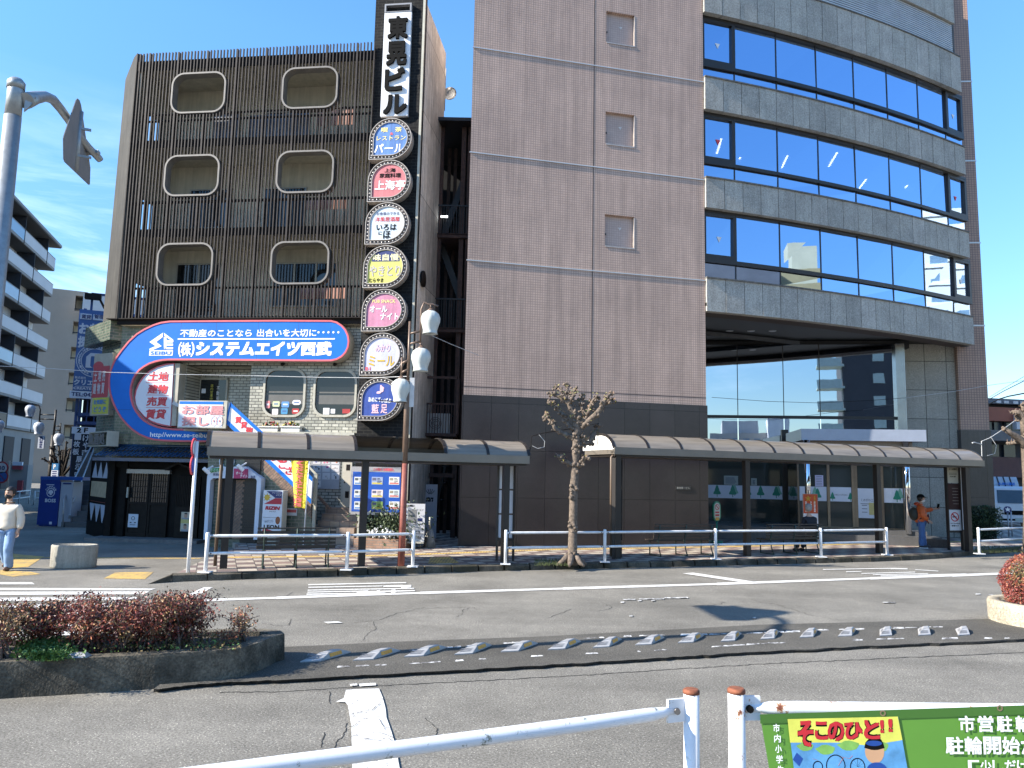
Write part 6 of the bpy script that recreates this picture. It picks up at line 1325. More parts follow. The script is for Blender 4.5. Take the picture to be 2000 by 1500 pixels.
for k in range(3): b = MB(); h = (z1-z0-.1)/3; b.box(-.22, .22, -.01, .01, z0+.05+h*k+.02, z0+.05+h*(k+1)-.02); part('sheet', b, MATS['timetable_pale'], t)
fr, t, z0, z1 = frame_panel(1867, 906, 1040, .55, 'dark timetable frame with no smoking sign beside the shelter end post', 80, 3, base_v=1074)
b = MB(); b.box(-.22, .22, -.02, 0, z0+.07, z0+.72); part('no_smoking_sign', b, M('sign_white_cool', (.62,.63,.65), .4, var=.03), t)
cx, cz = 0, z0+.5; b = MB(); b.ring([(cx+.15*math.cos(q*.262), cz+.15*math.sin(q*.262)) for q in range(24)], [(cx+.12*math.cos(q*.262), cz+.12*math.sin(q*.262)) for q in range(24)], -.026, -.02); b.bar((cx-.09, -.028, cz+.09), (cx+.09, -.028, cz-.09), .03); part('red_ring', b, M('ring_red', (.45,.03,.04), .5, var=0), t)
b = MB(); b.box(cx-.09, cx+.06, -.024, -.02, cz-.02, cz+.015); b.text('No Smoking', -.17, .17, z0+.27, z0+.31, -.024, .02); b.text('禁煙です', -.13, .13, z0+.19, z0+.24, -.024, .02); part('lettering', b, BLK_I, t)
b = MB(); b.box(-.2, .2, -.02, 0, z1-.62, z1-.07); part('route_sheet', b, M('route_cream', (.48,.45,.36), .5, var=.05), t)
b = MB(); b.text('のりば案内', -.14, .14, z1-.2, z1-.14, -.024, .02); b.text('久米川駅', -.12, .1, z1-.44, z1-.39, -.024, .02)
for k in range(2): b.box(-.14, .14, -.023, -.02, z1-.31-k*.04, z1-.30-k*.04)
part('route_lettering', b, BLK_I, t)
b = MB(); b.box(-.22, .22, -.01, .01, z0+.74, z1-.64); part('dark_sheet', b, M('dark_sheet', (.045,.02,.018), .3, var=.1), t)
b = MB()
for k in range(6): b.box(-.05+.02*(k % 2), .17, -.014, -.01, z1-.8-k*.1, z1-.79-k*.1)
part('print_lines', b, M('pale_print', (.4,.36,.3), .5), t)
o = RSH[0]; b = MB(); q = o.I @ gnd(1886, 1075, PZ); b.box(q.x-.02, q.x+.02, .1, .34, z0+.1, z1); b2 = MB(); t2 = thing('glass_end_panel', 'narrow pale side panel behind the dark timetable frame', 'panel', o, (q.x, .4, PZ)); part('pane', b, MATS['timetable_pale'], t2); b2.box(q.x-.03, q.x+.03, .05, .1, PZ, z1); b2.box(q.x-.03, q.x+.03, .34, .39, PZ, z1); part('frame', b2, SHD, t2)

# guard rails on the far pavement
def guard(posts, label, z=PZ, H=.8, ext=None):
    P = [gnd(u, v, z) for u, v in posts]
    t = thing('guard_rail', label, 'guard rail', WORLD, (P[0].x, P[0].y, z), 'white pipe guard rails along the kerb')
    for p in P: b = MB(); b.tube([(p.x,p.y,z), (p.x,p.y,z+H-.01), (p.x,p.y,z+H)], [.04,.04,.03], 10); b.box(p.x-.12, p.x+.12, p.y-.12, p.y+.12, z, z+.02); part('post', b, WHD, t)
    for hh in (H-.07, H-.42):
        for a, c in zip(P, P[1:]):
            d = (c-a).normalized(); b = MB(); A, C = a+Vector((0,0,hh)), c+Vector((0,0,hh))
            b.tube([A+d*.04, A+d*.12, A+d*.2, C-d*.2, C-d*.12, C-d*.04], [.022,.024,.031,.031,.024,.022], 8); part('rail', b, WHD, t)
            k = MB()
            for e_ in (A+d*.09, C-d*.09): k.ball((e_.x, e_.y-.03, e_.z), .016, 1)
            part('bolt', k, DKB, t)
    return t
guard([(401,1118),(677,1113),(806,1107)], 'white guard rail by the kerb in front of the shop building')
guard([(987,1102),(1181,1098),(1398,1092),(1604,1088),(1733,1084)], 'longest white guard rail by the kerb, in front of the office building')
guard([(1913,1082),(2110,1066),(2330,1052)], 'white guard rail beyond the shelter end near the truck')

# benches
BSL = M('bench_slat', (.034,.026,.019), .6, var=.25, vs=8); BFR = M('bench_green_frame', (.03,.05,.04), .5, .2, var=.1)
def bench(u0, u1, v, label, dy=0):
    a, c = gnd(u0, v, PZ), gnd(u1, v, PZ); fr = Fr((a.x, a.y, 0), LSH[0].az if u0 < 900 else RSH[0].az); L_ = fr.x(u1, v)
    t = thing('park_bench', label, 'bench', fr, (L_/2, .3, PZ), 'slatted benches under the shelters')
    b = MB()
    for k in range(5): z = PZ+.42+k*.078; b.box(-.15, L_+.15, .0+.02*(4-k)*.6, .03+.02*(4-k)*.6, z, z+.055)
    b.box(-.15, L_+.15, -.02, .04, PZ+.83, PZ+.86)
    part('backrest', b, BSL, t)
    b = MB()
    for k in range(5): b.box(-.15, L_+.15, .1+k*.085, .1+k*.085+.065, PZ+.4, PZ+.43)
    part('seat', b, BSL, t)
    for k in range(3):
        x = L_*k/2; b = MB(); b.tube([(x,-.08,PZ), (x,.02,PZ+.2), (x,.06,PZ+.42), (x,.0,PZ+.6), (x,-.03,PZ+.84)], .018, 6); b.tube([(x,.5,PZ), (x,.5,PZ+.36), (x,.45,PZ+.4), (x,.06,PZ+.4)], .018, 6); b.tube([(x,-.08,PZ+.01),(x,.5,PZ+.01)], .018, 6); part('leg', b, BFR, t)
    return fr, L_
bench(513, 640, 1110, 'slatted bench under the shop side shelter')
bench(1288, 1390, 1087, 'slatted bench beside the dark granite wall')
b3 = bench(1508, 1598, 1083, 'slatted bench with a seated person, in front of the glass entrance')

# street lamps with glass globes
GLOB = M('frosted_globe', (.50,.52,.49), .35, var=.05, vs=8); LPB = M('lamp_pole_bronze', (.17,.115,.085), .45, .3, var=.2, vs=4, streak=.2); LPR = M('lamp_pole_rust_red', (.28,.085,.06), .6, .0, var=.3, vs=5, streak=.3)
def globe(t, fr, u, v, w_px, y=0.0, mat=GLOB, cap=LPB):
    x, z = fr.px(u, v, y); s_ = (fr.x(u+w_px/2, v, y)-fr.x(u-w_px/2, v, y))/2
    prof = [(.30,1.20),(.55,1.12),(.85,.85),(1.0,.4),(.98,.0),(.84,-.45),(.72,-.85),(.72,-1.12),(.80,-1.28),(.66,-1.25),(.5,-1.1)]
    b = MB(); seg = 24; b.s = True; vs = [(x+r*s_*math.cos(2*math.pi*k/seg)*(1+.035*math.cos(8*2*math.pi*k/seg)), y+r*s_*math.sin(2*math.pi*k/seg)*(1+.035*math.cos(8*2*math.pi*k/seg)), z+q*s_) for r, q in prof for k in range(seg)]
    b.add(vs, [(i*seg+(k+1)%seg, i*seg+k, (i+1)*seg+k, (i+1)*seg+(k+1)%seg)[::-1] for i in range(len(prof)-1) for k in range(seg)]); b.s = False
    g = part('glass_globe', b, mat, t)
    b = MB(); b.lathe([(0,z+1.55*s_),(.12*s_,z+1.5*s_),(.4*s_,z+1.22*s_),(.42*s_,z+1.12*s_),(0,z+1.1*s_)], (x,y,0), 14); part('cap', b, cap, g)
    return x, z, s_
o = gnd(783, 1105, PZ); LF = Fr((o.x, o.y, 0), 88)
t = thing('street_lamp', 'rust red and bronze street lamp with three frosted tulip globes', 'street lamp', LF, (0, 0, PZ))
za = LF.z(785, 905); zb = LF.z(795, 745); zc = LF.z(803, 628)
b = MB(); b.tube([(0,0,PZ),(0,0,za)], [.082,.076], 16); part('lower_pole', b, LPR, t)
b = MB(); b.tube([(0,0,za),(0,0,zb),(0,0,zb+.03)], [.07,.062,.04], 16); b.tube([(0,0,zb),(0,0,zc)], .03, 10); part('upper_pole', b, LPB, t)
gl = [globe(t, LF, u, v, 37.5) for u, v in ((840.5,629),(822,702),(783,762))]
b = MB()
x, z, s_ = gl[0]; xm = LF.x(821, 660); zt_ = LF.z(821, 600); b.tube([(xm, 0, LF.z(821,670)), (xm,0,zt_-.05), (xm+.06,0,zt_+.12), (x-.05,0,z+1.85*s_), (x+.03,0,z+1.9*s_), (x+.17,0,z+1.7*s_)], .025, 8); b.tube([(x,0,z+1.85*s_),(x,0,z+1.5*s_)], .02, 8)
for v in (648, 668): zz = LF.z(810, v); b.tube([(0,0,zz-.05),(xm,0,zz+.02)], .025, 8)
x, z, s_ = gl[1]; b.tube([(xm,0,LF.z(821,670)),(x,0,z+1.5*s_)], .025, 8)
x, z, s_ = gl[2]; b.tube([(x,0,LF.z(786,698)),(x,0,z+1.5*s_)], .025, 8)
for v in (706, 724): zz = LF.z(795, v); b.tube([(x,0,zz-.05),(0,0,zz+.03)], .03, 8)
part('arm', b, LPB, t)
b = MB(); z0, z1 = LF.z(803, 795), LF.z(803, 738); b.box(.05, .16, -.03, .02, z0, z1); part('lamp_plate', b, M('plate_grey_white', (.5,.5,.5), .4), t)
b = MB(); z0 = LF.z(790, 786); b.bar((-.05,-.05,z0), (LF.x(736, 786), -.05, z0+.03), .02); part('rod', b, DKB, t)

# traffic-sign on pole by the ramp (seen edge on)
o = gnd(367, 1118, PZ); NF = Fr((o.x, o.y, 0), 88); zt_ = NF.z(388, 862)
t = thing('no_parking_sign', 'grey white pole with two round red rimmed traffic signs seen almost edge on', 'traffic sign', NF, (0, 0, PZ))
b = MB(); b.tube([(0,0,PZ-.05),(0,0,zt_)], .038, 12); part('pole', b, WHT, t)
for v, mm in ((874, 'disc_white'), (909, 'disc_blue')):
    z = NF.z(384, v); b = MB()
    P3 = lambda r, off: [Vector((off*1.0 - .05 - r*math.cos(q*.262)*.08, r*math.cos(q*.262)*.995, z + r*math.sin(q*.262))) for q in range(24)]
    A_, B2 = P3(.195, -.012), P3(.195, .012); b.add(A_+B2, [list(range(24))[::-1], list(range(24,48))] + [(i,(i+1)%24,24+(i+1)%24,24+i) for i in range(24)])
    b.m = 1; b.add(P3(.145, -.016)+P3(.145, .016), [list(range(24))[::-1], list(range(24,48))]); part('sign_disc', b, [M('disc_red', (.60,.06,.08), .4, var=0), M(mm, (.7,.7,.72) if mm == 'disc_white' else (.06,.10,.5), .4, var=0)], t)
# stop-sign arm pole on the median
D0 = 8.3; d = ray(28, 200); p0 = CAM + d*(D0/d.y); GAL = M('galvanised_steel', (.33,.345,.345), .45, .6, var=.18, vs=14); PF2 = Fr((p0.x, p0.y, 0), 66)
t = thing('sign_gantry_pole', 'grey galvanised pole with curved arm carrying a road sign seen from behind', 'traffic sign', PF2, (0, 0, 0))
zt_ = PF2.z(37, 162); zj = PF2.z(28, 228)
b = MB(); b.tube([(0,0,.28),(0,0,zj)], [.105,.087], 20); b.tube([(0,0,zj),(0,0,zt_-.02),(0,0,zt_)], [.085,.082,.07], 20); b.tube([(0,0,zt_-.08),(0,0,zt_-.0),(0,0,zt_+.04)], [.092,.092,.06], 20); part('pole', b, GAL, t)
def ad(u, v, Y): r_ = ray(u, v); return PF2.I @ (CAM + r_*(Y/r_.y))
arm = [ad(*q) for q in ((50,197,8.33),(68,191,8.6),(88,188,8.9),(103,194,9.2),(118,212,9.5),(136,237,9.8),(152,262,10.05),(172,287,10.35),(193,309,10.62),(196,313,10.65))]
b = MB(); b.tube(arm, [.09,.075,.062,.058,.055,.053,.052,.05,.05,.045], 14); b.prism([PF2.px(50,190), PF2.px(70,190), PF2.px(62,206), PF2.px(47,218)], -.02, .02); part('arm', b, GAL, t)
sp_ = PF2.M @ ad(152, 262, 9.95); SF2 = Fr((sp_.x, sp_.y, 0), -17)
pts = [(151,192),(155,196),(158,206),(176,328),(175,360),(173,361),(126,316),(124,310),(123.5,270),(125,263),(148,196)]
b = MB(); b.prism(SF2.poly(pts), -.005, .005); b.map(lambda p: PF2.I @ (SF2.M @ p)); part('sign_plate', b, M('sign_back_grey', (.22,.22,.22), .5, .3, var=.12, vs=4), t)
b = MB(); a_, c_ = ad(158, 218, 9.98), ad(158, 333, 9.98); c_.x, c_.y = a_.x, a_.y; b.tube([a_, c_], .035, 10)
for v in (250, 304): q = ad(152, v, 9.97); b.bar(q-Vector((.12,0,0)), q+Vector((.16,0,0)), .03)
b.bar(ad(180, 295, 10.45), ad(185, 301, 10.52), .16, .05); part('sign_bracket', b, GAL, t)

# oval concrete planter
o = gnd(143, 1108, 0); OF = Fr((o.x, o.y, 0), 78); t = thing('oval_planter', 'weathered oval concrete planter standing empty at the corner', 'planter', OF, (0, 0, 0))
CPL = granite('planter_concrete', (.34,.32,.27), .25, 45, .9, .35, .4, None, var=.25)
b = MB(); b.lathe([(.0,.02),(.455,.0),(.47,.03),(.478,.47),(.468,.5),(.43,.5),(.42,.43),(0,.43)], (0,0,0), 40, 1, .62); part('bowl', b, CPL, t)
b = MB(); b.lathe([(.42,.44),(.25,.452),(0,.46)], (0,0,0), 24, 1, .62)
for _ in range(60): a = random.uniform(0,6.28); r_ = random.uniform(0,.36); b.ball((r_*math.cos(a), r_*math.sin(a)*.6, .455), random.uniform(.01,.03), 1, (1.4,1,.5), .3)
part('soil', b, M('dry_soil', (.10,.075,.045), .95, var=.4, vs=20), t)

# green oval no-smoking bollard sign by the bench
o = gnd(1400, 1060, PZ); YF2 = Fr((o.x, o.y, 0), 60); t = thing('oval_sign_stand', 'green oval sign stand with no smoking symbol behind the bench', 'sign', YF2, (0, 0, PZ)); GRN = M('stand_green', (.02,.22,.13), .4, var=.05)
z0, z1 = YF2.z(1400, 1018), YF2.z(1400, 979); b = MB(); b.prism(rrect(-.17, .17, z0, z1, .169, 8), -.03, .03); b.tube([(0,0,PZ),(0,0,z0+.05)], .03, 8); b.tube([(0,0,PZ),(0,0,PZ+.06)], .2, 14); part('stand', b, GRN, t)
b = MB(); b.prism(rrect(-.125, .125, z0+.05, z1-.05, .124, 8), -.036, -.03); part('sign_face', b, M('stand_face', (.5,.55,.52), .4, var=.03), t)
zc_ = z1-.19; b = MB(); b.ring([(.1*math.cos(q*.393), zc_+.1*math.sin(q*.393)) for q in range(16)], [(.08*math.cos(q*.393), zc_+.08*math.sin(q*.393)) for q in range(16)], -.04, -.036); b.bar((-.06,-.041,zc_+.06),(.06,-.041,zc_-.06), .02); b.box(-.09,.09,-.04,-.036,zc_-.2,zc_-.15); b.box(-.09,.09,-.04,-.036,zc_-.3,zc_-.24); part('red_print', b, MATS['ring_red'], t)
b = MB(); b.box(-.08,.08,-.04,-.036,zc_-.44,zc_-.34); part('orange_print', b, M('orange_print', (.55,.3,.05), .5), t)
# orange poster stand
o = CAM + ray(1582, 1000)*(26.6/ray(1582, 1000).y); WF = Fr((o.x, o.y, 0), 88); x0, x1, z0, z1 = WF.x(1568, 990), WF.x(1597, 990), WF.z(1582, 1026), WF.z(1582, 964.5)
t = thing('orange_poster_stand', 'orange red poster stand with white columns of characters by the entrance', 'poster stand', WF, (0, 0, PZ)); b = MB(); b.box(x0, x1, -.02, .02, z0, z1); b.box(x0, x0+.03, -.02, .02, PZ, z0); b.box(x1-.03, x1, -.02, .02, PZ, z0); b.box(x0, x1, -.2, .2, PZ, PZ+.03); part('stand', b, M('poster_frame', (.45,.45,.45), .4, .3), t)
h = z1-z0; b = MB(); b.box(x0+.01, x1-.01, -.026, -.02, z0+h*.38, z1-.01); part('orange_field', b, M('poster_orange', (.50,.075,.02), .5, var=.05), t)
b = MB(); b.box(x0+.01, x1-.01, -.026, -.02, z0+.01, z0+h*.375); part('white_field', b, WS, t)
b = MB(); b.vtext('確定申告受付中', x0+.07, x0+.13, z0+h*.42, z0+h*.76, -.03, .03); b.vtext('予約制', x0+.24, x0+.30, z0+h*.56, z0+h*.76, -.03, .03); b.vtext('還付相談会開催', x0+.37, x0+.43, z0+h*.42, z0+h*.76, -.03, .03); part('lettering', b, LTR, t)
b = MB(); cx, cz = (x0+x1)/2-.08, z1-.16
for k in range(5): a = R(90+72*k); b.bar((cx,-.03,cz),(cx+.09*math.cos(a),-.03,cz+.09*math.sin(a)), .03)
b.vtext('お知らせ', x1-.14, x1-.08, z0+h*.68, z1-.06, -.03, .03); part('gold_lettering', b, GOLD, t)

# ================================================================ TREES
BARK = M('pale_bark', (.135,.104,.08), .95, var=.6, vs=13, bump=1, bs=30); BARKD = M('grey_bark', (.15,.125,.10), .9, var=.4, vs=14, bump=1, bs=40); LYEL = M('leaf_yellow_green', (.26,.235,.075), .6, var=.35, vs=20); LGRN = M('leaf_green', (.12,.16,.05), .6, var=.3, vs=20); LBRN = M('leaf_withered', (.20,.12,.065), .7, var=.35, vs=20); TWIG = M('twig', (.24,.17,.13), .9, var=.3, vs=20)
def pollard(t, fr, trunk, limbs, leafy, wpx):
    b = MB(); b.tube([(fr.px(u, v)[0], 0, fr.px(u, v)[1]) for u, v, w_ in trunk], [w_*wpx for u, v, w_ in trunk], 14)
    for u, v, w_ in trunk[1:]:
        for _ in range(12): x, z = fr.px(u+random.uniform(-7,7), v+random.uniform(-12,12)); b.ball((x, -w_*wpx*.8+random.uniform(-.02,.04), z), random.uniform(.03,.06), 1, jit=.3)
    x, z = fr.px(*trunk[0][:2])
    for k in range(6): a = k*1.05+.3; b.tube([(x+.1*math.cos(a),.1*math.sin(a),PZ+.2),(x+.24*math.cos(a),.24*math.sin(a),PZ+.05),(x+.38*math.cos(a),.38*math.sin(a),PZ-.02)], [.08,.07,.03], 8)
    part('trunk', b, BARK, t)
    b = MB(); tw = MB(); lf = MB()
    for L_ in limbs:
        n = len(L_); ys = [0]; 
        yd = random.uniform(-.35, .35)
        P = []
        for i, (u, v, w_) in enumerate(L_): y = yd*i/max(n-1, 1); x, z = fr.px(u, v, y); P.append((x, y, z))
        b.tube(P, [w_*wpx for _, _, w_ in L_], 9)
        for i, p in enumerate(P[1:]):
            for _ in range(7): b.ball((p[0]+random.gauss(0,.04), p[1]+random.gauss(0,.04), p[2]+random.gauss(0,.03)), random.uniform(.02,.05), 1, jit=.35)
        e_ = Vector(P[-1]); dr_ = (Vector(P[-1])-Vector(P[-2])).normalized()
        for i in range(len(P)-1):
            for _ in range(5 if i == len(P)-2 else 2):
                s0 = Vector(P[i]).lerp(Vector(P[i+1]), random.uniform(.2, 1)); dd_ = Vector((random.gauss(0,.6), random.gauss(0,.6), random.gauss(.45,.5))).normalized()
                ln = random.uniform(.05,.16); m1 = s0+dd_*ln*.5+Vector((random.gauss(0,.015),0,random.gauss(0,.015))); tw.tube([s0, m1, s0+dd_*ln], [.011,.008,.004], 4)
                for _ in range(4 if leafy else 1):
                    if random.random() < leafy:
                        p = s0+dd_*ln*random.uniform(.5,1.05)+Vector((random.gauss(0,.03), random.gauss(0,.03), random.gauss(0,.03))); dn = Vector((random.gauss(0,1),random.gauss(-.4,1),random.gauss(.2,1))).normalized(); q = dn.orthogonal().normalized(); q.rotate(Matrix.Rotation(random.uniform(0,6.28),3,dn)); e2_ = dn.cross(q); s_ = random.uniform(.022,.045); lf.m = random.choice((0,0,1,2,2)); lf.add([p-q*s_, p-e2_*s_*.6, p+q*s_, p+e2_*s_*.6], [(0,1,2,3)])
    part('limb_crown', b, BARK, t); part('twig_crown', tw, TWIG, t)
    if leafy: part('leaf_crown', lf, [LYEL, LGRN, LBRN], t)
o = gnd(1117, 1101, PZ); TF = Fr((o.x, o.y, 0), 92); t = thing('pollarded_tree', 'knobbly pollarded street tree with sparse yellowing leaves between the two shelters', 'tree', TF, (0, 0, PZ))
wp = TF.x(1001, 900)-TF.x(1000, 900)
def Q(x, y): return (1040+x/7.894, 730+y/7.894)
lim = [[(670,1010,8),(560,960,6),(430,900,5.5),(340,830,5),(300,740,4),(230,680,3.5),(215,640,3)], [(640,860,7),(560,800,5),(510,730,4.5),(500,650,5),(440,590,5),(370,520,5),(340,460,4),(270,450,3)], [(690,700,9),(630,640,7),(590,540,6.5),(560,460,6),(480,400,6),(430,360,5),(330,320,4),(290,310,3)], [(560,460,6),(600,390,5),(640,310,3.5),(640,220,2.5)], [(480,400,5),(480,330,4),(450,260,4),(370,220,3)], [(520,400,4),(530,300,3.5),(540,190,3)], [(720,760,8),(830,700,7),(840,640,6),(770,560,6),(760,470,5),(740,400,4),(800,360,3)], [(830,640,5),(880,560,5),(900,480,4),(930,410,3),(990,360,2.5)], [(750,830,8),(840,750,7),(980,630,7),(1060,530,6),(1090,450,6),(1140,370,5),(1210,300,3)], [(1080,480,4),(1180,440,3.5),(1250,410,2.5)], [(700,1120,8),(780,1080,6.5),(890,1060,6),(930,960,7),(980,880,4),(1010,810,3)], [(650,1420,7),(570,1390,5),(490,1350,4),(430,1320,3.5),(410,1280,3)], [(690,1450,6),(770,1400,4),(800,1310,4),(850,1290,3)], [(790,1080,5),(780,1000,4),(760,960,3)]]
lim = [[Q(x, y)+(w_*.8,) for x, y, w_ in L_] for L_ in lim]
pollard(t, TF, [(1117,1103,11.5),(1118,1080,9.2),(1119,1030,8.4),(1120.5,960,7.9),(1123,910,7.8),(1125,880,7.6),(1126,850,7.2),(1127,825,7),(1128,815,4.5)], lim, .5, wp)
o = gnd(2014, 1078, PZ); TF = Fr((o.x, o.y, 0), 92); t = thing('pollarded_tree', 'pale knobbly pollarded tree near the truck, mostly bare', 'tree', TF, (0, 0, PZ)); wp = TF.x(1001, 900)-TF.x(1000, 900)
pollard(t, TF, [(2014,1080,14),(2013,1000,12),(2010,930,11),(2006,880,10),(2003,850,9)], [[(2006,880,8),(1998,862,7),(1985,853,6),(1972,845,5),(1962,838,4)], [(2003,850,8),(2000,830,7),(1998,815,6),(1990,805,5),(1978,805,4)], [(2003,850,8),(2008,820,6),(2002,800,6),(1997,790,4)], [(1990,858,4),(1980,865,3.5),(1970,866,3)], [(1998,815,6),(1988,820,5),(1985,812,4)]], 0, wp)
b = MB()
for u in range(1045, 1110, 2):
    for _ in range(10): p = gnd(u+random.uniform(-2,2), random.uniform(1094,1106), PZ); b.add([p, p+Vector((.012,0,.0)), p+Vector((random.gauss(0,.03), random.gauss(0,.03), random.uniform(.03,.1)))], [(0,1,2)])
for u in range(1905, 2060, 2):
    for _ in range(12): p = gnd(u+random.uniform(-2,2), random.uniform(1068,1080), PZ); b.add([p, p+Vector((.015,0,.0)), p+Vector((random.gauss(0,.03), random.gauss(0,.03), random.uniform(.03,.1)))], [(0,1,2)])
solo('grass', b, M('verge_grass', (.07,.085,.025), .8, var=.4, vs=6), 'short rough grass along the kerb and around the tree foot', 'grass', kind='stuff')
# ================================================================ PLANTED MEDIAN ISLAND
IZ = .34
bot = [(-420,1392),(-200,1379),(0,1365),(150,1356),(300,1346),(420,1337),(470,1330),(510,1316),(538,1301)]
B0 = [gnd(u, v, 0) for u, v in bot]
topb = [Vector(p) for p in ((-2.585,9.30,0),(-2.68,9.47,0),(-2.9,9.56,0),(-3.3,9.54,0),(-4.2,9.24,0),(-5.2,8.9,0),(-8.4,7.75,0))]
I0 = [p.copy() for p in B0] + [Vector((p.x, p.y, 0)) for p in topb]
n = len(I0); cen = sum(I0, Vector())/n
I1 = [Vector((p.x, p.y, IZ)) + (cen-p).normalized()*.02 for p in I0]; I1 = [Vector((p.x, p.y, IZ)) for p in I1]
def inward(P, d):
    o = []
    for i in range(len(P)):
        t1 = (P[i]-P[i-1]); t2 = (P[(i+1) % len(P)]-P[i]); t1.z = t2.z = 0; t_ = (t1.normalized()+t2.normalized()).normalized(); o.append(P[i]+Vector((-t_.y, t_.x, 0))*d)
    return o
I2 = inward(I1, .17); I3 = [Vector((p.x, p.y, IZ-.05)) for p in inward(I1, .175)]
isl = thing('traffic_island', 'long concrete kerbed traffic island planted with dark red shrubs', 'traffic island', WORLD, (I0[2].x, I0[2].y, 0))
b = MB(); zb_ = [Vector((p.x, p.y, -.01)) for p in I0]; zc_ = [Vector((p.x, p.y, IZ-.03)) for p in [a.lerp(c, .75) for a, c in zip(I0, I1)]]
b.add(zb_ + zc_ + I1 + I2 + I3, [(r*n+i, r*n+(i+1)%n, (r+1)*n+(i+1)%n, (r+1)*n+i) for r in range(4) for i in range(n)])
ISC = moss_stone('island_concrete'); 
e = [q for q in ISC.node_tree.nodes if q.type == 'VALTORGB'][0].color_ramp.elements; e[0].color = (.035,.03,.02,1); e[1].color = (.075,.064,.046,1); e[2].color = (.20,.175,.13,1); e[2].position = .66
part('kerb_wall', b, ISC, isl)
b = MB(); b.add(I3, [list(range(n))]); b.map(lambda p: p); part('soil', b, M('island_soil', (.07,.055,.04), .95, var=.4, vs=8), isl)
# cat-eye marker on the kerb
p = gnd(152, 1283, IZ); b = MB(); b.add([(p.x-.1,p.y-.06,IZ),(p.x+.1,p.y-.03,IZ),(p.x+.1,p.y+.08,IZ),(p.x-.1,p.y+.05,IZ),(p.x-.06,p.y-.02,IZ+.04),(p.x+.06,p.y,IZ+.04),(p.x+.06,p.y+.05,IZ+.04),(p.x-.06,p.y+.03,IZ+.04)], [(0,1,5,4),(1,2,6,5),(2,3,7,6),(3,0,4,7),(4,5,6,7)]); solo('kerb_marker', b, SEP_W, 'small white reflective marker fixed on the island kerb', 'road marker', WORLD, (p.x, p.y, IZ))
# azalea shrubs
SLF = [M('azalea_maroon', (.20,.042,.034), .5, var=.4, vs=25), M('azalea_dark', (.075,.028,.026), .5, var=.4, vs=25), M('azalea_rust', (.30,.092,.040), .55, var=.4, vs=25), M('azalea_olive', (.12,.095,.035), .55, var=.4, vs=25), M('azalea_pale', (.34,.21,.10), .6, var=.35, vs=25)]
STM = M('shrub_stem', (.13,.10,.085), .9, var=.3, vs=30)
def shrub(u0, u1, vt, vb, label, n, wts, stems=26, depth=.42, group='azalea shrubs on the traffic island', flat=.45, name='azalea_shrub', vbase=None, leafs=.018, mats=None):
    um = (u0+u1)/2; pb = gnd(um, vbase or vb, IZ-.04); D_ = pb.y; fr = Fr((pb.x, pb.y, 0), 88)
    x0, x1 = fr.x(u0, (vt+vb)/2), fr.x(u1, (vt+vb)/2); zt_ = fr.z(um, vt); t = thing(name, label, 'shrub', fr, (0, 0, IZ-.04), group)
    st_ = MB(); tips = []
    for k in range(stems):
        bx = (x0+x1)/2 + random.gauss(0, (x1-x0)*.16); by = random.gauss(0, depth*.3); tx = random.uniform(x0+.06, x1-.06); ty_ = random.uniform(-depth, depth); e_ = 1-abs((tx-(x0+x1)/2)/((x1-x0)/2))**3*.35
        tz = IZ + (zt_-IZ)*random.uniform(.60, 1.0)*e_; m1 = Vector(((bx*.6+tx*.4), by*.6+ty_*.4, IZ+(tz-IZ)*.45)); p0_ = Vector((bx, by, IZ-.04)); p2 = Vector((tx, ty_, tz)); st_.tube([p0_, m1, p2], [.012,.008,.004], 5); tips.append((p2, m1))
        for _ in range(3): q = m1.lerp(p2, random.random())+Vector((random.gauss(0,.1), random.gauss(0,.1), random.uniform(.0,.1))); st_.tube([m1.lerp(p2, .3), q], [.005,.003], 4); tips.append((q, m1))
    n = int(n*1.55); part('stem', st_, STM, t)
    lf = MB()
    def fn():
        p, m1 = random.choice(tips); f = random.random(); c = p.lerp(m1, f*f*.6 if random.random() < .72 else f*1.5); c = c+Vector((random.gauss(0,.055), random.gauss(0,.055), random.gauss(0,.04)))
        c.z = min(c.z, zt_+.01) if random.random() < .93 else c.z; nn = mnoise.noise(c*3.3+Vector((um*.1,0,0))); r_ = random.random()+nn*.5
        i = 0
        for i, w_ in enumerate(wts):
            if r_ < w_: break
        return c, i
    leaves(lf, n, fn, leafs, len(SLF), .45, .5); part('foliage', lf, mats or SLF, t)
W0 = (.34,.56,.86,.97,1.2); W1 = (.30,.62,.78,.95,1.2); W2 = (.18,.36,.52,.8,1.2)
shrub(-120, 75, 1176, 1292, 'reddish olive azalea shrub at the cut off end of the island', 5200, W2, vbase=1288)
shrub(20, 150, 1169, 1235, 'dark red azalea shrub with open stems above the green weeds', 3600, W0, vbase=1262)
shrub(120, 250, 1166, 1282, 'maroon azalea shrub above the kerb marker', 4200, W0, vbase=1270)
shrub(215, 345, 1164, 1280, 'dense dark maroon azalea shrub in the middle of the row', 4400, W1, vbase=1268)
shrub(300, 408, 1160, 1275, 'tallest dark azalea shrub in the row with rusty patches', 4600, W1, vbase=1262)
shrub(446, 492, 1188, 1225, 'small spindly azalea with pale yellow twigs at the rounded island end', 260, (.16,.26,.4,.5,1.2), stems=7, depth=.1, vbase=1255, leafs=.019)
shrub(424, 466, 1237, 1262, 'little orange leaved seedling at the rounded island end', 260, (.0,.05,.5,.6,1.2), stems=6, depth=.1, vbase=1260, leafs=.018)
wd = MB()
def fw():
    u = random.gauss(88, 26); v = random.gauss(1276, 11); p = gnd(u, min(v, 1290), IZ); return p+Vector((0,0,random.uniform(0,.09))), random.choice((0,0,1))
leaves(wd, 2600, fw, .019, 2, .7, .9)
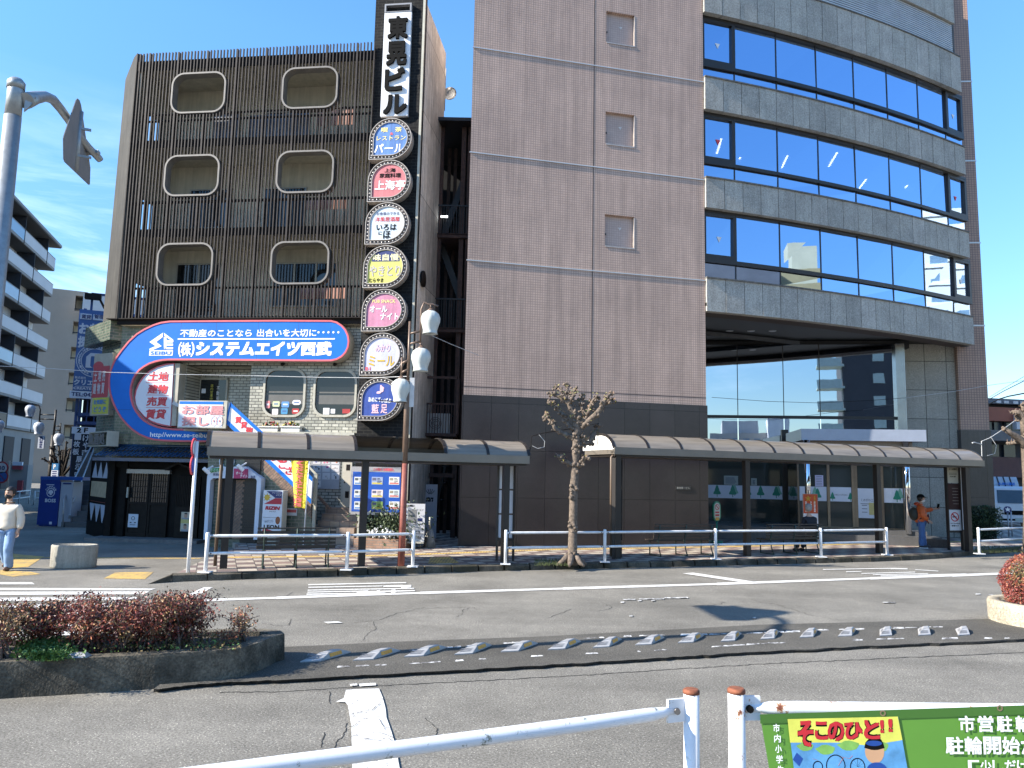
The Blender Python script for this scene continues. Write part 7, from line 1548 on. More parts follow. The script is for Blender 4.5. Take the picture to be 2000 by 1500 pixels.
def fw2():
    u = random.uniform(180, 470); p = gnd(u, random.uniform(1250, 1276)-(.02*(u-180)), IZ); return p+Vector((0,0,random.uniform(0,.05))), random.choice((2,2,1,2))
leaves(wd, 900, fw2, .016, 2, .7, .9)
solo('weeds', wd, [M('weed_green', (.055,.13,.025), .55, var=.35, vs=20), M('weed_light', (.11,.20,.04), .55, var=.3, vs=20), M('weed_dry', (.14,.10,.04), .8, var=.4, vs=20)], 'bright green ground weeds under the azaleas', 'weeds', kind='stuff')
# round planter with clipped red bush
p = gnd(2025, 1222, MZ); t = thing('round_planter', 'round pebbled concrete planter holding a clipped red bush', 'planter', WORLD, (p.x, p.y+.35, MZ)); rp = abs(p.x-gnd(1929,1222,MZ).x)
c = Vector((p.x+.36, p.y+.25, 0)); zt_ = MZ+.33
b = MB(); b.lathe([(rp*.985,MZ-.03),(rp,MZ+.04),(rp*1.01,zt_-.03),(rp*.99,zt_),(rp*.80,zt_),(rp*.79,zt_-.06),(0,zt_-.06)], (c.x,c.y,0), 48); part('bowl', b, granite('pebble_concrete', (.40,.35,.26), .55, 28, .9, .25, .9, var=.3), t)
t = thing('clipped_bush', 'rounded red clipped bush growing in the round planter', 'bush', WORLD, (c.x, c.y, zt_)); rb = rp*.74; lf = MB(); zc_ = zt_+.27
def fbush():
    a = random.uniform(0, 6.28); q = math.acos(random.uniform(-.75, 1)); r_ = random.choice((random.uniform(.9,1.03), random.uniform(.9,1.03), random.uniform(.6,.95))); nn = 1+.09*mnoise.noise(Vector((math.cos(a)*2, math.sin(a)*2, q*2)))
    v = Vector((math.sin(q)*math.cos(a)*rb*1.05, math.sin(q)*math.sin(a)*rb*1.05, math.cos(q)*.52))*r_*nn; pt = Vector((c.x, c.y, zc_))+v; m_ = mnoise.noise(pt*1.9)+random.gauss(0,.18)
    return pt, (3 if m_ > .38 else 4 if m_ > .33 else 2 if m_ > .05 else 0)
leaves(lf, 15000, fbush, .019, 5, .5, .4); part('foliage', lf, SLF, t)
b = MB()
for k in range(12): a = k*.52; b.tube([(c.x+.1*math.cos(a), c.y+.1*math.sin(a), zt_-.05), (c.x+.3*math.cos(a), c.y+.3*math.sin(a), zt_+.5)], [.02,.01], 5)
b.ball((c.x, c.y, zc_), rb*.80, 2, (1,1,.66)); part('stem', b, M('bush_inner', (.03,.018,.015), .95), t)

# ================================================================ NEAR GUARD RAILS AND BANNER
ob = Vector((0,0,0))
def rusty_white(name, a=(.14,.04,.018,1), c=(.38,.22,.11,1), sc_=14):
    m, n, b = _nodes(name); N = n.nodes.new; K = n.links.new; tc = N('ShaderNodeTexCoord')
    q = N('ShaderNodeTexNoise'); q.inputs['Scale'].default_value = sc_; q.inputs['Detail'].default_value = 9; q.inputs['Roughness'].default_value = .72; K(tc.outputs['Object'], q.inputs[0])
    r = N('ShaderNodeValToRGB'); e = r.color_ramp.elements; e[0].position = .34; e[0].color = a; e[1].position = .405; e[1].color = (.66,.67,.69,1); e.new(.37).color = c; e.new(.62).color = (.70,.71,.73,1); e.new(.70).color = (.42,.45,.42,1); K(q.outputs[0], r.inputs[0]); K(r.outputs[0], b.inputs['Base Color']); b.inputs['Roughness'].default_value = .45; MATS[name] = m; return m
RW = rusty_white('rusty_white_pipe'); NRP = rusty_white('chipped_white_pipe', (.16,.17,.15,1), (.34,.36,.33,1), 22); RCAP = M('rusty_cap', (.20,.065,.03), .8, var=.45, vs=40)
NZ = .45                                            # near pavement, a step above the road
def at_depth(u, v, d): r_ = ray(u, v); return CAM + r_*(d/r_.y)
pA, pB = at_depth(1350, 1345, 3.12), at_depth(1438, 1343, 2.93)
zt_ = (pA.z+pB.z)/2
nk = [(-9.0,-1.6),(2.2,2.35),(12,5.6),(40,15.5),(40,-8),(-9,-8)]
b = MB(); b.slab(nk, -.02, NZ); struct('near_pavement', b, M('near_paving', (.20,.19,.18), .8, var=.15))
def near_post(t, p, cap_tilt=0):
    b = MB(); b.tube([(p.x,p.y,NZ-.01),(p.x,p.y,p.z-.014)], .0303, 20, sm=True); part('post', b, RW if cap_tilt else NRP, t)
    b = MB(); b.tube([(p.x,p.y,p.z-.018),(p.x,p.y,p.z-.006),(p.x,p.y,p.z)], [.0325,.0325,.026], 20); part('post_cap', b, RCAP, t)
t = thing('near_guard_rail', 'white pipe guard rail with rusty post cap curving past the zebra line', 'guard rail', WORLD, (pA.x, pA.y, NZ)); near_post(t, pA)
zr_ = at_depth(1316, 1388, 3.1).z
P = [at_depth(1332, 1386, 3.11), at_depth(1312, 1388, 3.09)] + [gnd(u, v, zr_) for u, v in ((1292,1392),(1270,1396),(1150,1413),(1000,1433),(850,1453),(700,1473),(560,1491),(350,1519),(100,1553),(-300,1607))]
b = MB(); b.tube(P[1:], [.014,.020,.0245]+[.0255]*8, 16); part('rail', b, NRP, t)
b = MB(); d = (P[1]-P[0]).normalized(); b.bar(P[0]+d*.0-d*.02, P[1]+d*.02, .012, .085); part('bracket', b, NRP, t)
k = MB(); m_ = P[0].lerp(P[1], .55); k.tube([m_+Vector((0,-.022,0)), m_+Vector((0,.01,0))], .012, 8); part('bolt', k, M('steel_bolt', (.2,.19,.18), .4, .8), t)
P2 = []; zlow = NZ+.28
for p in P[1:]: P2.append(Vector((p.x, p.y, zlow)))
b = MB(); b.tube(P2, .0255, 12); part('rail', b, NRP, t)
t = thing('near_guard_rail', 'rust spotted white guard rail carrying the green banner', 'guard rail', WORLD, (pB.x, pB.y, NZ)); near_post(t, pB, 1)
zr2 = at_depth(1500, 1381, 2.95).z
Q_ = [gnd(u, v, zr2) for u, v in ((1462,1382.5),(1484,1382.5),(1505,1383),(1560,1383.5),(1800,1386.5),(2050,1389),(2500,1394))]
b = MB(); b.tube(Q_, [.013,.016,.0235]+[.0255]*4, 16); part('rail', b, RW, t)
b = MB(); d = (Q_[1]-Q_[0]).normalized(); b.bar(Q_[0]-d*.035, Q_[1], .012, .085); part('bracket', b, RW, t)
k = MB(); m_ = Q_[0]; k.tube([m_+Vector((0,-.024,0)), m_+Vector((0,.01,0))], .013, 8); part('bolt', k, BLK_I, t)
b = MB(); b.tube([Vector((p.x, p.y, zlow)) for p in Q_], .0255, 12); part('rail', b, RW, t)
# banner in the rail's own vertical plane, a hand's breadth nearer
a_, c_ = Q_[1], Q_[5]; az_ = math.degrees(math.atan2(c_.x-a_.x, c_.y-a_.y)); nrm = Vector((math.sin(R(az_+90)), math.cos(R(az_+90)), 0)); o = a_+nrm*.04; BF = Fr((o.x, o.y, 0), az_)
xL0, zTop0 = BF.px(1484, 1396); xR, zTop1 = BF.px(2000, 1378)
sl_ = (zTop1-zTop0)/(xR-xL0); xE = xR+1.2; hB = .62; xLb = BF.px(1502, 1500)[0]; zLb = BF.px(1502, 1500)[1]; lean = (xLb-xL0)/(zTop0-zLb)
t = thing('green_banner', 'green vinyl banner with white characters and a childlike traffic poster tied to the rail', 'banner', BF, ((xL0+xE)/2, 0, zTop0-hB))
nx, nz_ = 40, 10; b = MB(); b.s = True; vs = []
def wob(x, f): return .003*math.sin(x*9)*f
for i in range(nz_+1):
    f = i/nz_
    for k_ in range(nx+1):
        a = k_/nx; x = xL0+(xE-xL0)*a+lean*hB*f*(1-a); vs.append((x, wob(x, f), zTop0+sl_*(x-xL0)-hB*f))
b.add(vs, [(i*(nx+1)+k_, (i+1)*(nx+1)+k_, (i+1)*(nx+1)+k_+1, i*(nx+1)+k_+1) for i in range(nz_) for k_ in range(nx)]); b.s = False
part('cloth', b, M('banner_green', (.105,.26,.035), .45, var=.07, vs=3), t)
def bpart(nm, mb, mat):                     # prints lie on the rippling cloth
    mb.map(lambda p: (p.x, p.y*.12 - .0033, p.z)); return part(nm, mb, mat, t)
hem = MB()
for k_ in range(nx): 
    a, c = vs[k_], vs[k_+1]; hem.quad((a[0],a[1]-.003,a[2]-.03),(c[0],c[1]-.003,c[2]-.03),(c[0],c[1]-.003,c[2]+.002),(a[0],a[1]-.003,a[2]+.002))
part('hem', hem, M('banner_hem', (.05,.14,.02), .5, var=.05), t)
def bt(mb, s, u0, u1, v0, v1, off=.018, bold=.02, **kw):
    um, vm = (u0+u1)/2, (v0+v1)/2; mb.text(s, BF.x(u0, vm, -off), BF.x(u1, vm, -off), BF.z(um, v1, -off), BF.z(um, v0, -off), -off, bold, **kw)
b = MB()
for i, ch in enumerate('市内小学生の作品'): v = 1416+i*20.5; u = 1519+i*2.0; bt(b, ch, u-6.5, u+6.5, v, v+16)
for i, ch in enumerate('市営駐輪場は'): bt(b, ch, 1877+i*37, 1908+i*37, 1400, 1432, bold=.025)
for i, ch in enumerate('駐輪開始から'): bt(b, ch, 1851+i*37, 1886+i*37, 1441, 1476, bold=.025)
for i, ch in enumerate('「少しだけ'): bt(b, ch, 1895+i*24, 1917+i*24, 1487, 1512, bold=.02)
bpart('lettering', b, LTR)
pp_ = BF.poly([(1540,1406),(1756,1401),(1775,1505),(1782,1560),(1560,1562),(1548,1470)], -.012); b = MB(); b.prism(pp_, -.0125, -.0122); bpart('picture_sheet', b, M('poster_sky_blue', (.10,.30,.55), .6, var=.35, vs=9))
pp_ = BF.poly([(1540,1406),(1756,1401),(1765,1447),(1700,1458),(1640,1452),(1545,1452)], -.0135); b = MB(); b.prism(pp_, -.0137, -.0134); bpart('yellow_wash', b, M('poster_wash_yellow', (.62,.62,.10), .6, var=.15, vs=9))
b = MB()
for u, v, w_, h_ in ((1575,1460,26,14),(1615,1466,30,16),(1660,1458,34,16),(1720,1460,30,18)): x, z = BF.px(u, v, -.0145); b.prism([(x+w_*.0011*math.cos(q*.5)*(1+.2*math.sin(q*2.3)), z+h_*.0011*math.sin(q*.5)) for q in range(12)], -.0147, -.0144)
bpart('green_wash', b, M('poster_wash_green', (.18,.38,.08), .6, var=.25, vs=20))
for mat, bo, of, nm in ((BLK_I, .075, .0155, 'outline_lettering'), (M('brush_red', (.50,.02,.03), .5, var=.1, vs=30), .03, .0175, 'red_lettering')):
    b = MB()
    for ch, u0, u1, v0, v1 in (('そ',1560,1592,1409,1461),('こ',1594,1620,1411,1447),('の',1619,1652,1411,1450),('ひ',1652,1688,1412,1447),('と',1690,1722,1408,1446),('!',1722,1730,1408,1434),('!',1738,1747,1406,1432)): bt(b, ch, u0, u1, v0, v1, of, bo)
    bpart(nm, b, mat)
def disc(mb, u, v, ru, rv, off, n=18): x, z = BF.px(u, v, -off); kx = BF.x(u+1, v, -off)-x; mb.prism([(x+ru*kx*math.cos(q*6.283/n), z+rv*kx*math.sin(q*6.283/n)) for q in range(n)], -off, -off+.0003)
b = MB(); disc(b, 1711, 1470, 19, 22, .0155); bpart('painted_face', b, M('painted_skin', (.55,.32,.18), .6, var=.1))
b = MB(); x, z = BF.px(1711, 1463, -.0165); kx = BF.x(1712, 1463, -.0165)-x; b.prism([(x+(20 if q < 7 else 14)*kx*math.cos(q*.524), z+(20 if q < 7 else 4)*kx*math.sin(q*.524)) for q in range(12)], -.0165, -.0162); 
def wheel(u, v, r_): x, z = BF.px(u, v, -.0165); b.ring([(x+r_*kx*math.cos(q*.349), z+r_*kx*1.1*math.sin(q*.349)) for q in range(18)], [(x+(r_-1.7)*kx*math.cos(q*.349), z+(r_-1.7)*kx*1.1*math.sin(q*.349)) for q in range(18)], -.0165, -.0162)
wheel(1635, 1498, 19); wheel(1678, 1500, 15); wheel(1600, 1500, 10)
for q in range(6): x, z = BF.px(1678, 1500, -.0165); a = q*.52; b.bar((x, -.0164, z), (x+15*kx*math.cos(a), -.0164, z+15*kx*math.sin(a)), .0008, .0004)
disc(b, 1712, 1450, 14, 7, .0168); bpart('painted_black', b, BLK_I)
b = MB(); disc(b, 1710, 1454, 16, 5, .0172); x, z = BF.px(1561, 1486, -.0165); b.prism([(x-10*kx, z), (x-2*kx, z+13*kx), (x+10*kx, z+2*kx), (x+2*kx, z-12*kx)], -.0165, -.0162); disc(b, 1716, 1506, 20, 14, .0165); bpart('painted_blue', b, M('painted_navy', (.01,.06,.28), .5, var=.2))
b = MB()
for (u0,v0,u1,v1) in ((1645,1480,1662,1484),(1662,1484,1668,1478),(1650,1482,1640,1498),(1590,1484,1600,1487)): p, q = BF.px(u0, v0, -.0165), BF.px(u1, v1, -.0165); b.bar((p[0],-.0164,p[1]),(q[0],-.0164,q[1]), .004, .0004)
bpart('painted_orange', b, M('painted_orange_line', (.6,.15,.05), .5, var=0))
b = MB()
for u, v in ((1726, 1394), (1955, 1384)):
    x, z = BF.px(u, v, -.01); b.ring([(x+.011*math.cos(q*.524), z+.011*math.sin(q*.524)) for q in range(12)], [(x+.006*math.cos(q*.524), z+.006*math.sin(q*.524)) for q in range(12)], -.008, -.004)
bpart('eyelet', b, M('brass_eyelet', (.45,.33,.2), .35, .8, var=.1))

# ================================================================ PEOPLE
SKIN = M('skin', (.42,.25,.17), .55, var=.05); HAIR = M('black_hair', (.012,.010,.010), .5, var=.2, vs=60); DENIM = M('light_denim', (.20,.30,.45), .85, var=.18, vs=7); DENIMD = M('denim', (.06,.12,.27), .85, var=.2, vs=8); KNIT = M('cream_knit', (.62,.55,.45), .9, var=.06, vs=14, bump=.3, bs=120); SHOE = M('shoe_dark', (.02,.02,.025), .6, var=.1); ORG = M('orange_jacket', (.52,.095,.015), .6, var=.14, vs=6); PACK = M('backpack_dark', (.022,.025,.02), .7, var=.2)
def head(t, c, yaw, mask, hairmat, cap=None, scale=1.0):
    """c: centre of head, faces local -y rotated by yaw"""
    Mr = Matrix.Translation(Vector(c)) @ Matrix.Rotation(yaw, 4, 'Z') @ Matrix.Scale(scale, 4)
    def add(name, mb, mat): mb.map(lambda p: Mr @ p); part(name, mb, mat, t)
    h = MB(); h.ball((0,.0,.015), .092, 3, (.82,1.02,1.2))
    for i, v in enumerate(h.v):
        if v.z < -.02: k_ = 1-(-.02-v.z)*2.6; h.v[i] = Vector((v.x*k_, v.y*(k_ if v.y > 0 else 1-(1-k_)*.3), v.z))
    h.ball((0,-.098,-.012), .014, 1, (.8,1.1,1.3))
    for s_ in (-1, 1): h.ball((s_*.076,.01,-.005), .02, 1, (.4,.8,1.3))
    add('head', h, SKIN)
    e_ = MB()
    for s_ in (-1, 1): e_.ball((s_*.03,-.088,.018), .009, 1, (1.4,.5,.7)); e_.box(s_*.03-.016, s_*.03+.016, -.092, -.084, .036, .041)
    add('eyes', e_, HAIR)
    if mask: m_ = MB(); m_.ball((0,-.03,-.042), .082, 2, (.80,.92,.62)); m_.v = [Vector((v.x, min(v.y, .02), v.z)) for v in m_.v]; add('face_mask', m_, mask)
    hb = MB(); hb.ball((0,.012,.035), .1, 3, (.88,1.04,1.12))
    for i, v in enumerate(hb.v):
        if v.y < -.03 and v.z < .06: hb.v[i] = Vector((v.x*.9, max(v.y, -.045)+.02, v.z+.02 if v.z > .02 else v.z))
        if v.z < -.06: hb.v[i] = Vector((v.x*.8, max(v.y, .0), max(v.z, -.075)))
        hb.v[i] += Vector((random.gauss(0,.003), random.gauss(0,.003), random.gauss(0,.003)))
    add('hair', hb, hairmat)
    if cap: cb = MB(); cb.ball((0,.012,.055), .106, 3, (.9,1.04,.92)); cb.v = [Vector((v.x, v.y, max(v.z, .045))) for v in cb.v]; cb.add([(-.07,-.08,.05),(.07,-.08,.05),(.055,-.165,.035),(-.055,-.165,.035),(-.07,-.08,.062),(.07,-.08,.062),(.055,-.165,.043),(-.055,-.165,.043)], [(0,1,2,3)[::-1],(4,5,6,7)[::-1],(0,3,7,4),(1,5,6,2),(3,2,6,7)]); add('cap', cb, cap)
def crease(mb, k=.013, f=11):
    for i, v in enumerate(mb.v): d = Vector((v.x, v.y, 0)); d = d.normalized() if d.length > 1e-4 else d; mb.v[i] = v + d*k*(mnoise.noise(Vector((v.x*f, v.y*f, v.z*f*1.6))) + .6*mnoise.noise(v*f*2.3))
    return mb
def hand(chs, w_, d, side):
    """palm, four fingers and thumb as extra skin chains rooted at the wrist"""
    w_ = Vector(w_); d = Vector(d).normalized(); a = d.cross(Vector((0,1,0))); a = a.normalized() if a.length > .1 else Vector((1,0,0)); n_ = d.cross(a)
    palm = w_+d*.07; out = [[(*w_,.025),(*(w_+d*.04),.032),(*palm,.034)]]
    for k_, (o_, l_) in enumerate(((-.028,.066),(-.010,.076),(.010,.072),(.027,.058))): r0 = palm+a*o_; out.append([(*palm,.034),(*(r0+d*.03),.0095),(*(r0+d*(.03+l_*.5)+n_*.008),.0085),(*(r0+d*(.03+l_)+n_*.024),.007)])
    th = w_+d*.035; out.append([(*(w_+d*.04),.032),(*(th+a*side*.038+d*.015),.011),(*(th+a*side*.05+d*.05+n_*.01),.009)])
    return out
# walker in cream sweater, cut by the picture edge
o = gnd(6, 1114, 0); P1 = Fr((o.x, o.y, 0), 84); t = thing('person', 'person in cream sweater, pale jeans and black mask walking past the corner', 'person', P1, (0, 0, 0))
hipL, hipR = (-.09,0,.88), (.09,0,.88)
body = skin([[(0,0,.93,.12),(0,.0,1.1,.115),(0,.0,1.28,.125),(0,.01,1.42,.06),(0,.0,1.5,.052),(0,-.01,1.54,.05)], [(0,.0,1.28,.125),(.17,.0,1.36,.06),(.235,.02,1.08,.042),(.25,-.04,.86,.03)], [(0,.0,1.28,.125),(-.17,.0,1.36,.06),(-.235,.0,1.08,.042),(-.26,.06,.86,.03)], [(0,0,.93,.12),(.09,0,.86,.085),(.11,-.12,.48,.055),(.12,-.04,.09,.04)], [(0,0,.93,.12),(-.09,0,.86,.085),(-.10,.10,.48,.055),(-.11,.34,.14,.04)]] + hand([], (.25,-.04,.86), (.02,-.25,-1), -1) + hand([], (-.26,.06,.86), (-.02,.2,-1), 1), 2)
part('body', body, SKIN, t)
sw = skin([[(0,0,.84,(.20,.15)),(0,0,.95,(.205,.155)),(0,.0,1.15,(.205,.15)),(0,.0,1.3,(.19,.13)),(0,.005,1.40,(.10,.085)),(0,.0,1.455,.072)], [(0,.0,1.3,(.19,.13)),(.19,.0,1.345,.095),(.26,.02,1.09,.085),(.265,-.03,.91,.07),(.262,-.04,.875,.045)], [(0,.0,1.3,(.19,.13)),(-.19,.0,1.345,.095),(-.26,.0,1.09,.085),(-.27,.05,.91,.07),(-.27,.06,.875,.045)]], 2)
part('sweater', crease(sw), KNIT, t)
tr = skin([[(0,0,.95,(.155,.12)),(.09,0,.84,.115),(.115,-.12,.48,.095),(.13,-.05,.10,.095),(.13,-.045,.05,.095)], [(0,0,.95,(.155,.12)),(-.09,0,.84,.115),(-.105,.10,.48,.095),(-.115,.33,.16,.09),(-.115,.35,.12,.09)]], 2); part('jeans', crease(tr, .015, 9), DENIM, t)
sh = MB(); sh.ball((.125,-.11,.05), .1, 2, (.48,1.35,.5)); sh.ball((-.115,.30,.08), .1, 2, (.48,1.2,.55)); part('shoes', sh, M('shoe_brown', (.16,.09,.06), .6, var=.1), t)
head(t, (0,-.015,1.615), R(-14), M('black_mask', (.012,.012,.013), .7, var=0), HAIR, None, 1.13)
# man in orange jacket, in profile, arm raised
o = gnd(1801, 1070, PZ); P2_ = Fr((o.x, o.y, PZ), 100); t = thing('person', 'man in orange padded jacket, black cap and white mask with a raised arm and backpack', 'person', P2_, (0, 0, 0))
# local: faces +x
body = skin([[(0,0,.92,.115),(-.02,0,1.1,.115),(-.02,0,1.27,.12),(.0,0,1.40,.06),(.02,0,1.48,.052),(.03,0,1.52,.05)], [(-.02,0,1.27,.12),(-.01,-.17,1.33,.058),(-.03,-.25,1.07,.042),(.14,-.24,.93,.03)], [(-.02,0,1.27,.12),(.0,.17,1.33,.058),(.24,.19,1.24,.042),(.47,.14,1.27,.028)], [(0,0,.92,.115),(-.01,-.09,.85,.085),(-.03,-.10,.47,.055),(-.05,-.10,.09,.04)], [(0,0,.92,.115),(.01,.09,.85,.085),(.06,.10,.47,.055),(.10,.10,.09,.04)]] + hand([], (.47,.14,1.27), (1,-.2,.25), 1) + hand([], (.14,-.24,.93), (.8,.1,-.7), -1), 2); part('body', body, SKIN, t)
jk = skin([[(0,0,.78,(.205,.22)),(0,0,.93,(.215,.235)),(-.01,0,1.13,(.205,.23)),(-.02,0,1.29,(.17,.205)),(.0,0,1.40,(.10,.11)),(.01,0,1.455,.085)], [(-.02,0,1.29,(.155,.20)),(-.02,-.20,1.30,.11),(-.04,-.27,1.07,.10),(.09,-.26,.95,.085),(.13,-.25,.93,.055)], [(-.02,0,1.29,(.155,.20)),(.02,.19,1.30,.10),(.24,.20,1.22,.085),(.40,.16,1.255,.068),(.44,.15,1.265,.05)]], 2)
part('jacket', crease(jk), ORG, t)
b = MB(); b.ball((-.03,-.24,1.14), .105, 2, (.95,.9,.75)); part('grey_elbow', b, M('grey_sleeve', (.055,.06,.075), .7, var=.1), t)
b = MB(); b.ball((-.11,0,1.43), .12, 2, (.7,1.1,.55)); part('hood', b, M('hood_red_orange', (.40,.05,.015), .65, var=.12), t)
b = MB(); b.ball((.20,-.08,.95), .2, 2, (.10,.5,.85)); part('red_lining', b, M('lining_red', (.16,.012,.012), .7), t)
b = MB(); b.ball((-.22,-.03,1.10), .2, 3, (.72,.85,1.12), .02); part('backpack', b, PACK, t)
b = MB(); b.tube([(-.06,-.18,1.36),(.08,-.19,1.27),(.06,-.235,1.08),(-.1,-.22,.95)], .02, 6); b.box(.06,.2,-.235,-.22,.92,.97); part('strap', b, PACK, t)
tr = skin([[(0,0,.90,(.135,.15)),(-.01,-.09,.82,.115),(-.03,-.105,.45,.098),(-.05,-.105,.10,.092),(-.05,-.105,.07,.09)], [(0,0,.90,(.135,.15)),(.02,.09,.82,.115),(.07,.105,.45,.098),(.10,.105,.10,.092),(.10,.105,.07,.09)]], 2); part('jeans', crease(tr, .015, 9), DENIMD, t)
sh = MB(); sh.ball((.01,-.105,.05), .1, 2, (1.45,.5,.5)); sh.ball((.17,.105,.05), .1, 2, (1.4,.5,.5)); sh.m = 1; sh.box(-.12,.14,-.15,-.06,.0,.018); part('shoes', sh, [SHOE, LTR], t)
head(t, (.035,0,1.59), R(90), M('white_mask', (.6,.6,.6), .7, var=0), HAIR, BLK_I, 1.13)
b = MB(); b.bar((.57,.10,1.30), (.60,.11,1.45), .075, .012); part('phone', b, BLK_I, t)
# seated grey-haired person seen from behind
fr3, L3 = b3; px_ = fr3.x(1578, 1010, .3); t = thing('person', 'grey haired person in dark coat sitting on the bench, seen from behind', 'person', Fr(fr3.M @ Vector((px_, .26, PZ)), fr3.az+180), (0, 0, 0))
body = skin([[(0,.05,.50,.13),(0,.06,.75,.13),(0,.03,.98,.13),(0,.0,1.10,.06),(0,-.02,1.18,.052)], [(0,.03,.98,.13),(.17,.02,1.02,.06),(.22,-.02,.76,.045),(.14,-.24,.62,.03)], [(0,.03,.98,.13),(-.17,.02,1.02,.06),(-.22,-.02,.76,.045),(-.14,-.24,.62,.03)], [(0,.05,.50,.13),(.09,-.05,.48,.085),(.11,-.42,.46,.058),(.11,-.40,.06,.04)], [(0,.05,.50,.13),(-.09,-.05,.48,.085),(-.11,-.42,.46,.058),(-.11,-.40,.06,.04)]] + hand([], (.14,-.24,.62), (-.4,-1,-.3), -1) + hand([], (-.14,-.24,.62), (.4,-1,-.3), 1), 2); part('body', body, SKIN, t)
jk = skin([[(0,.05,.46,(.19,.16)),(0,.06,.75,(.19,.15)),(0,.03,1.0,(.18,.13)),(0,.0,1.11,.08)], [(0,.03,1.0,(.18,.13)),(.19,.02,1.0,.08),(.235,-.02,.76,.07),(.16,-.22,.63,.055)], [(0,.03,1.0,(.18,.13)),(-.19,.02,1.0,.08),(-.235,-.02,.76,.07),(-.16,-.22,.63,.055)]], 2); part('coat', jk, M('dark_coat', (.012,.013,.018), .85, var=.1), t)
tr = skin([[(0,.05,.52,.15),(.09,-.05,.49,.105),(.11,-.42,.46,.08),(.11,-.40,.09,.075)], [(0,.05,.52,.15),(-.09,-.05,.49,.105),(-.11,-.42,.46,.08),(-.11,-.40,.09,.075)]], 2); part('trousers', tr, SHOE, t)
sh = MB(); sh.ball((.11,-.46,.05), .1, 2, (.5,1.4,.5)); sh.ball((-.11,-.46,.05), .1, 2, (.5,1.4,.5)); part('shoes', sh, SHOE, t)
head(t, (0,-.02,1.285), 0, None, M('grey_hair', (.25,.24,.23), .8, var=.3, vs=50), None, 1.12)
# ================================================================ BACKGROUND, LEFT
def at_d(u, v, Y): r_ = ray(u, v); return CAM + r_*(Y/r_.y)
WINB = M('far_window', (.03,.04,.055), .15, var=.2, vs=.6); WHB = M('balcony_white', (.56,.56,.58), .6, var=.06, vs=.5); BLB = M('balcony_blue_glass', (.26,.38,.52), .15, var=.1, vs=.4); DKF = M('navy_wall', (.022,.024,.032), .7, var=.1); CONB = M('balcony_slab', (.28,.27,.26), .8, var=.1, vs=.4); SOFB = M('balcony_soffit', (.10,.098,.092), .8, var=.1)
e0 = at_d(111, 480, 78); AF = Fr((e0.x, e0.y, 0), -17)
t = thing('apartment_block', 'grey apartment block with white and blue glass balconies down the side street', 'building', AF, (0, 0, 0))
zs = [AF.z(u, v) for u, v in ((110,533),(105.6,583),(100.5,636),(95,689),(90,742),(85,794),(77,846))]
zr = AF.z(113, 484); xL = -46
b = MB(); b.box(xL, -.6, 1.6, 9, 0, zr); part('wall', b, DKF, t)
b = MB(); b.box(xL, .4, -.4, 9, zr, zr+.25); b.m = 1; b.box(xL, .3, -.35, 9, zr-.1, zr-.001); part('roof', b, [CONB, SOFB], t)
wq = abs(AF.x(90,500)-AF.x(45,470)); 
for i, z in enumerate(zs):
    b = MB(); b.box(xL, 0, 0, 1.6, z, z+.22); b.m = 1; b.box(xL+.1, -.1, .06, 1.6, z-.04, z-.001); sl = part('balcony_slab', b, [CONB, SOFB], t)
    zt = (zs[i-1] if i else zr); x = 0; k = i % 2
    x_first = wq*(.42 if i % 2 == 0 else .95)
    while x > xL+2:
        wd_ = x_first if x == 0 else wq; gl = (k % 2 == (i % 2)) if x != 0 else False
        b = MB(); b.box(x-wd_+.12, x-.12, -.03, .03, z+.22, z+1.22); b.m = 1; b.box(x-wd_+.12, x-.12, -.05, .05, z+1.22, z+1.28); part('balcony_panel', b, [BLB if (gl and i < 5) else (M('dim_screen', (.06,.05,.045), .5, var=.2) if gl else WHB), CONB], t)
        b = MB(); b.box(x-wd_-.06, x-wd_+.06, -.05, 1.6, z+.0, zt); part('divider', b, DKF, t)
        b = MB(); b.box(x-wd_*.9, x-wd_*.45, 1.5, 1.6, z+.22, zt-.5); b.m = 1; b.box(x-wd_*.4, x-.1, 1.48, 1.6, z+.22, zt-.05); part('balcony_window', b, [WINB, WHB], t)
        x -= wd_; k += 1
b = MB(); b.box(xL, -.5, .2, 1.6, 0, zs[-1]); part('ground_wall', b, CONB, t)
b = MB()
for k in range(9): b.box(-2.2-k*5, -4.8-k*5, .1, .2, .1, zs[-1]-.7)
part('ground_window', b, DKF, t)
# beige block behind
e0 = at_d(95, 560, 100); BF2 = Fr((e0.x, e0.y, 0), 62); t = thing('apartment_block', 'beige apartment block with stacked recessed balconies behind the blue sign', 'building', BF2, (0, 0, 0))
xb0, xb1 = BF2.x(88, 700)-6, BF2.x(166, 640); zt = BF2.z(130, 566)
b = MB(); b.box(xb0, BF2.x(137,700), 0, 12, 0, zt); b.box(xb0, xb1, 2.2, 12, 0, zt-.02)
rowsb = [(577,607),(628,653),(678,703),(728,753),(778,805),(830,858)]; zz = zt
for v0, v1 in rowsb: b.box(BF2.x(137,700), xb1, 0, 2.2, BF2.z(150, v0), zz); zz = BF2.z(150, v1)
b.box(BF2.x(137,700), xb1, 0, 2.2, 0, zz)
part('wall', b, M('beige_block_wall', (.30,.265,.225), .85, var=.08, vs=.3), t)
for v0, v1 in rowsb:
    b = MB(); b.box(BF2.x(138,700), xb1-.3, 2.1, 2.19, BF2.z(150, v1), BF2.z(150, v0)-.3); b.m = 1
    for q in (.2, .62): b.box(BF2.x(138,700)+q*3.2, BF2.x(138,700)+q*3.2+1, 2.05, 2.1, BF2.z(150, v1), BF2.z(150, v1)+1.6)
    b.m = 2; b.box(BF2.x(137,700), xb1, -.05, 0, BF2.z(150, v1)+.15, BF2.z(150, v1)+.3)
    part('balcony_recess', b, [M('recess_cream', (.62,.54,.40), .8, var=.08), WINB, DKF], t)
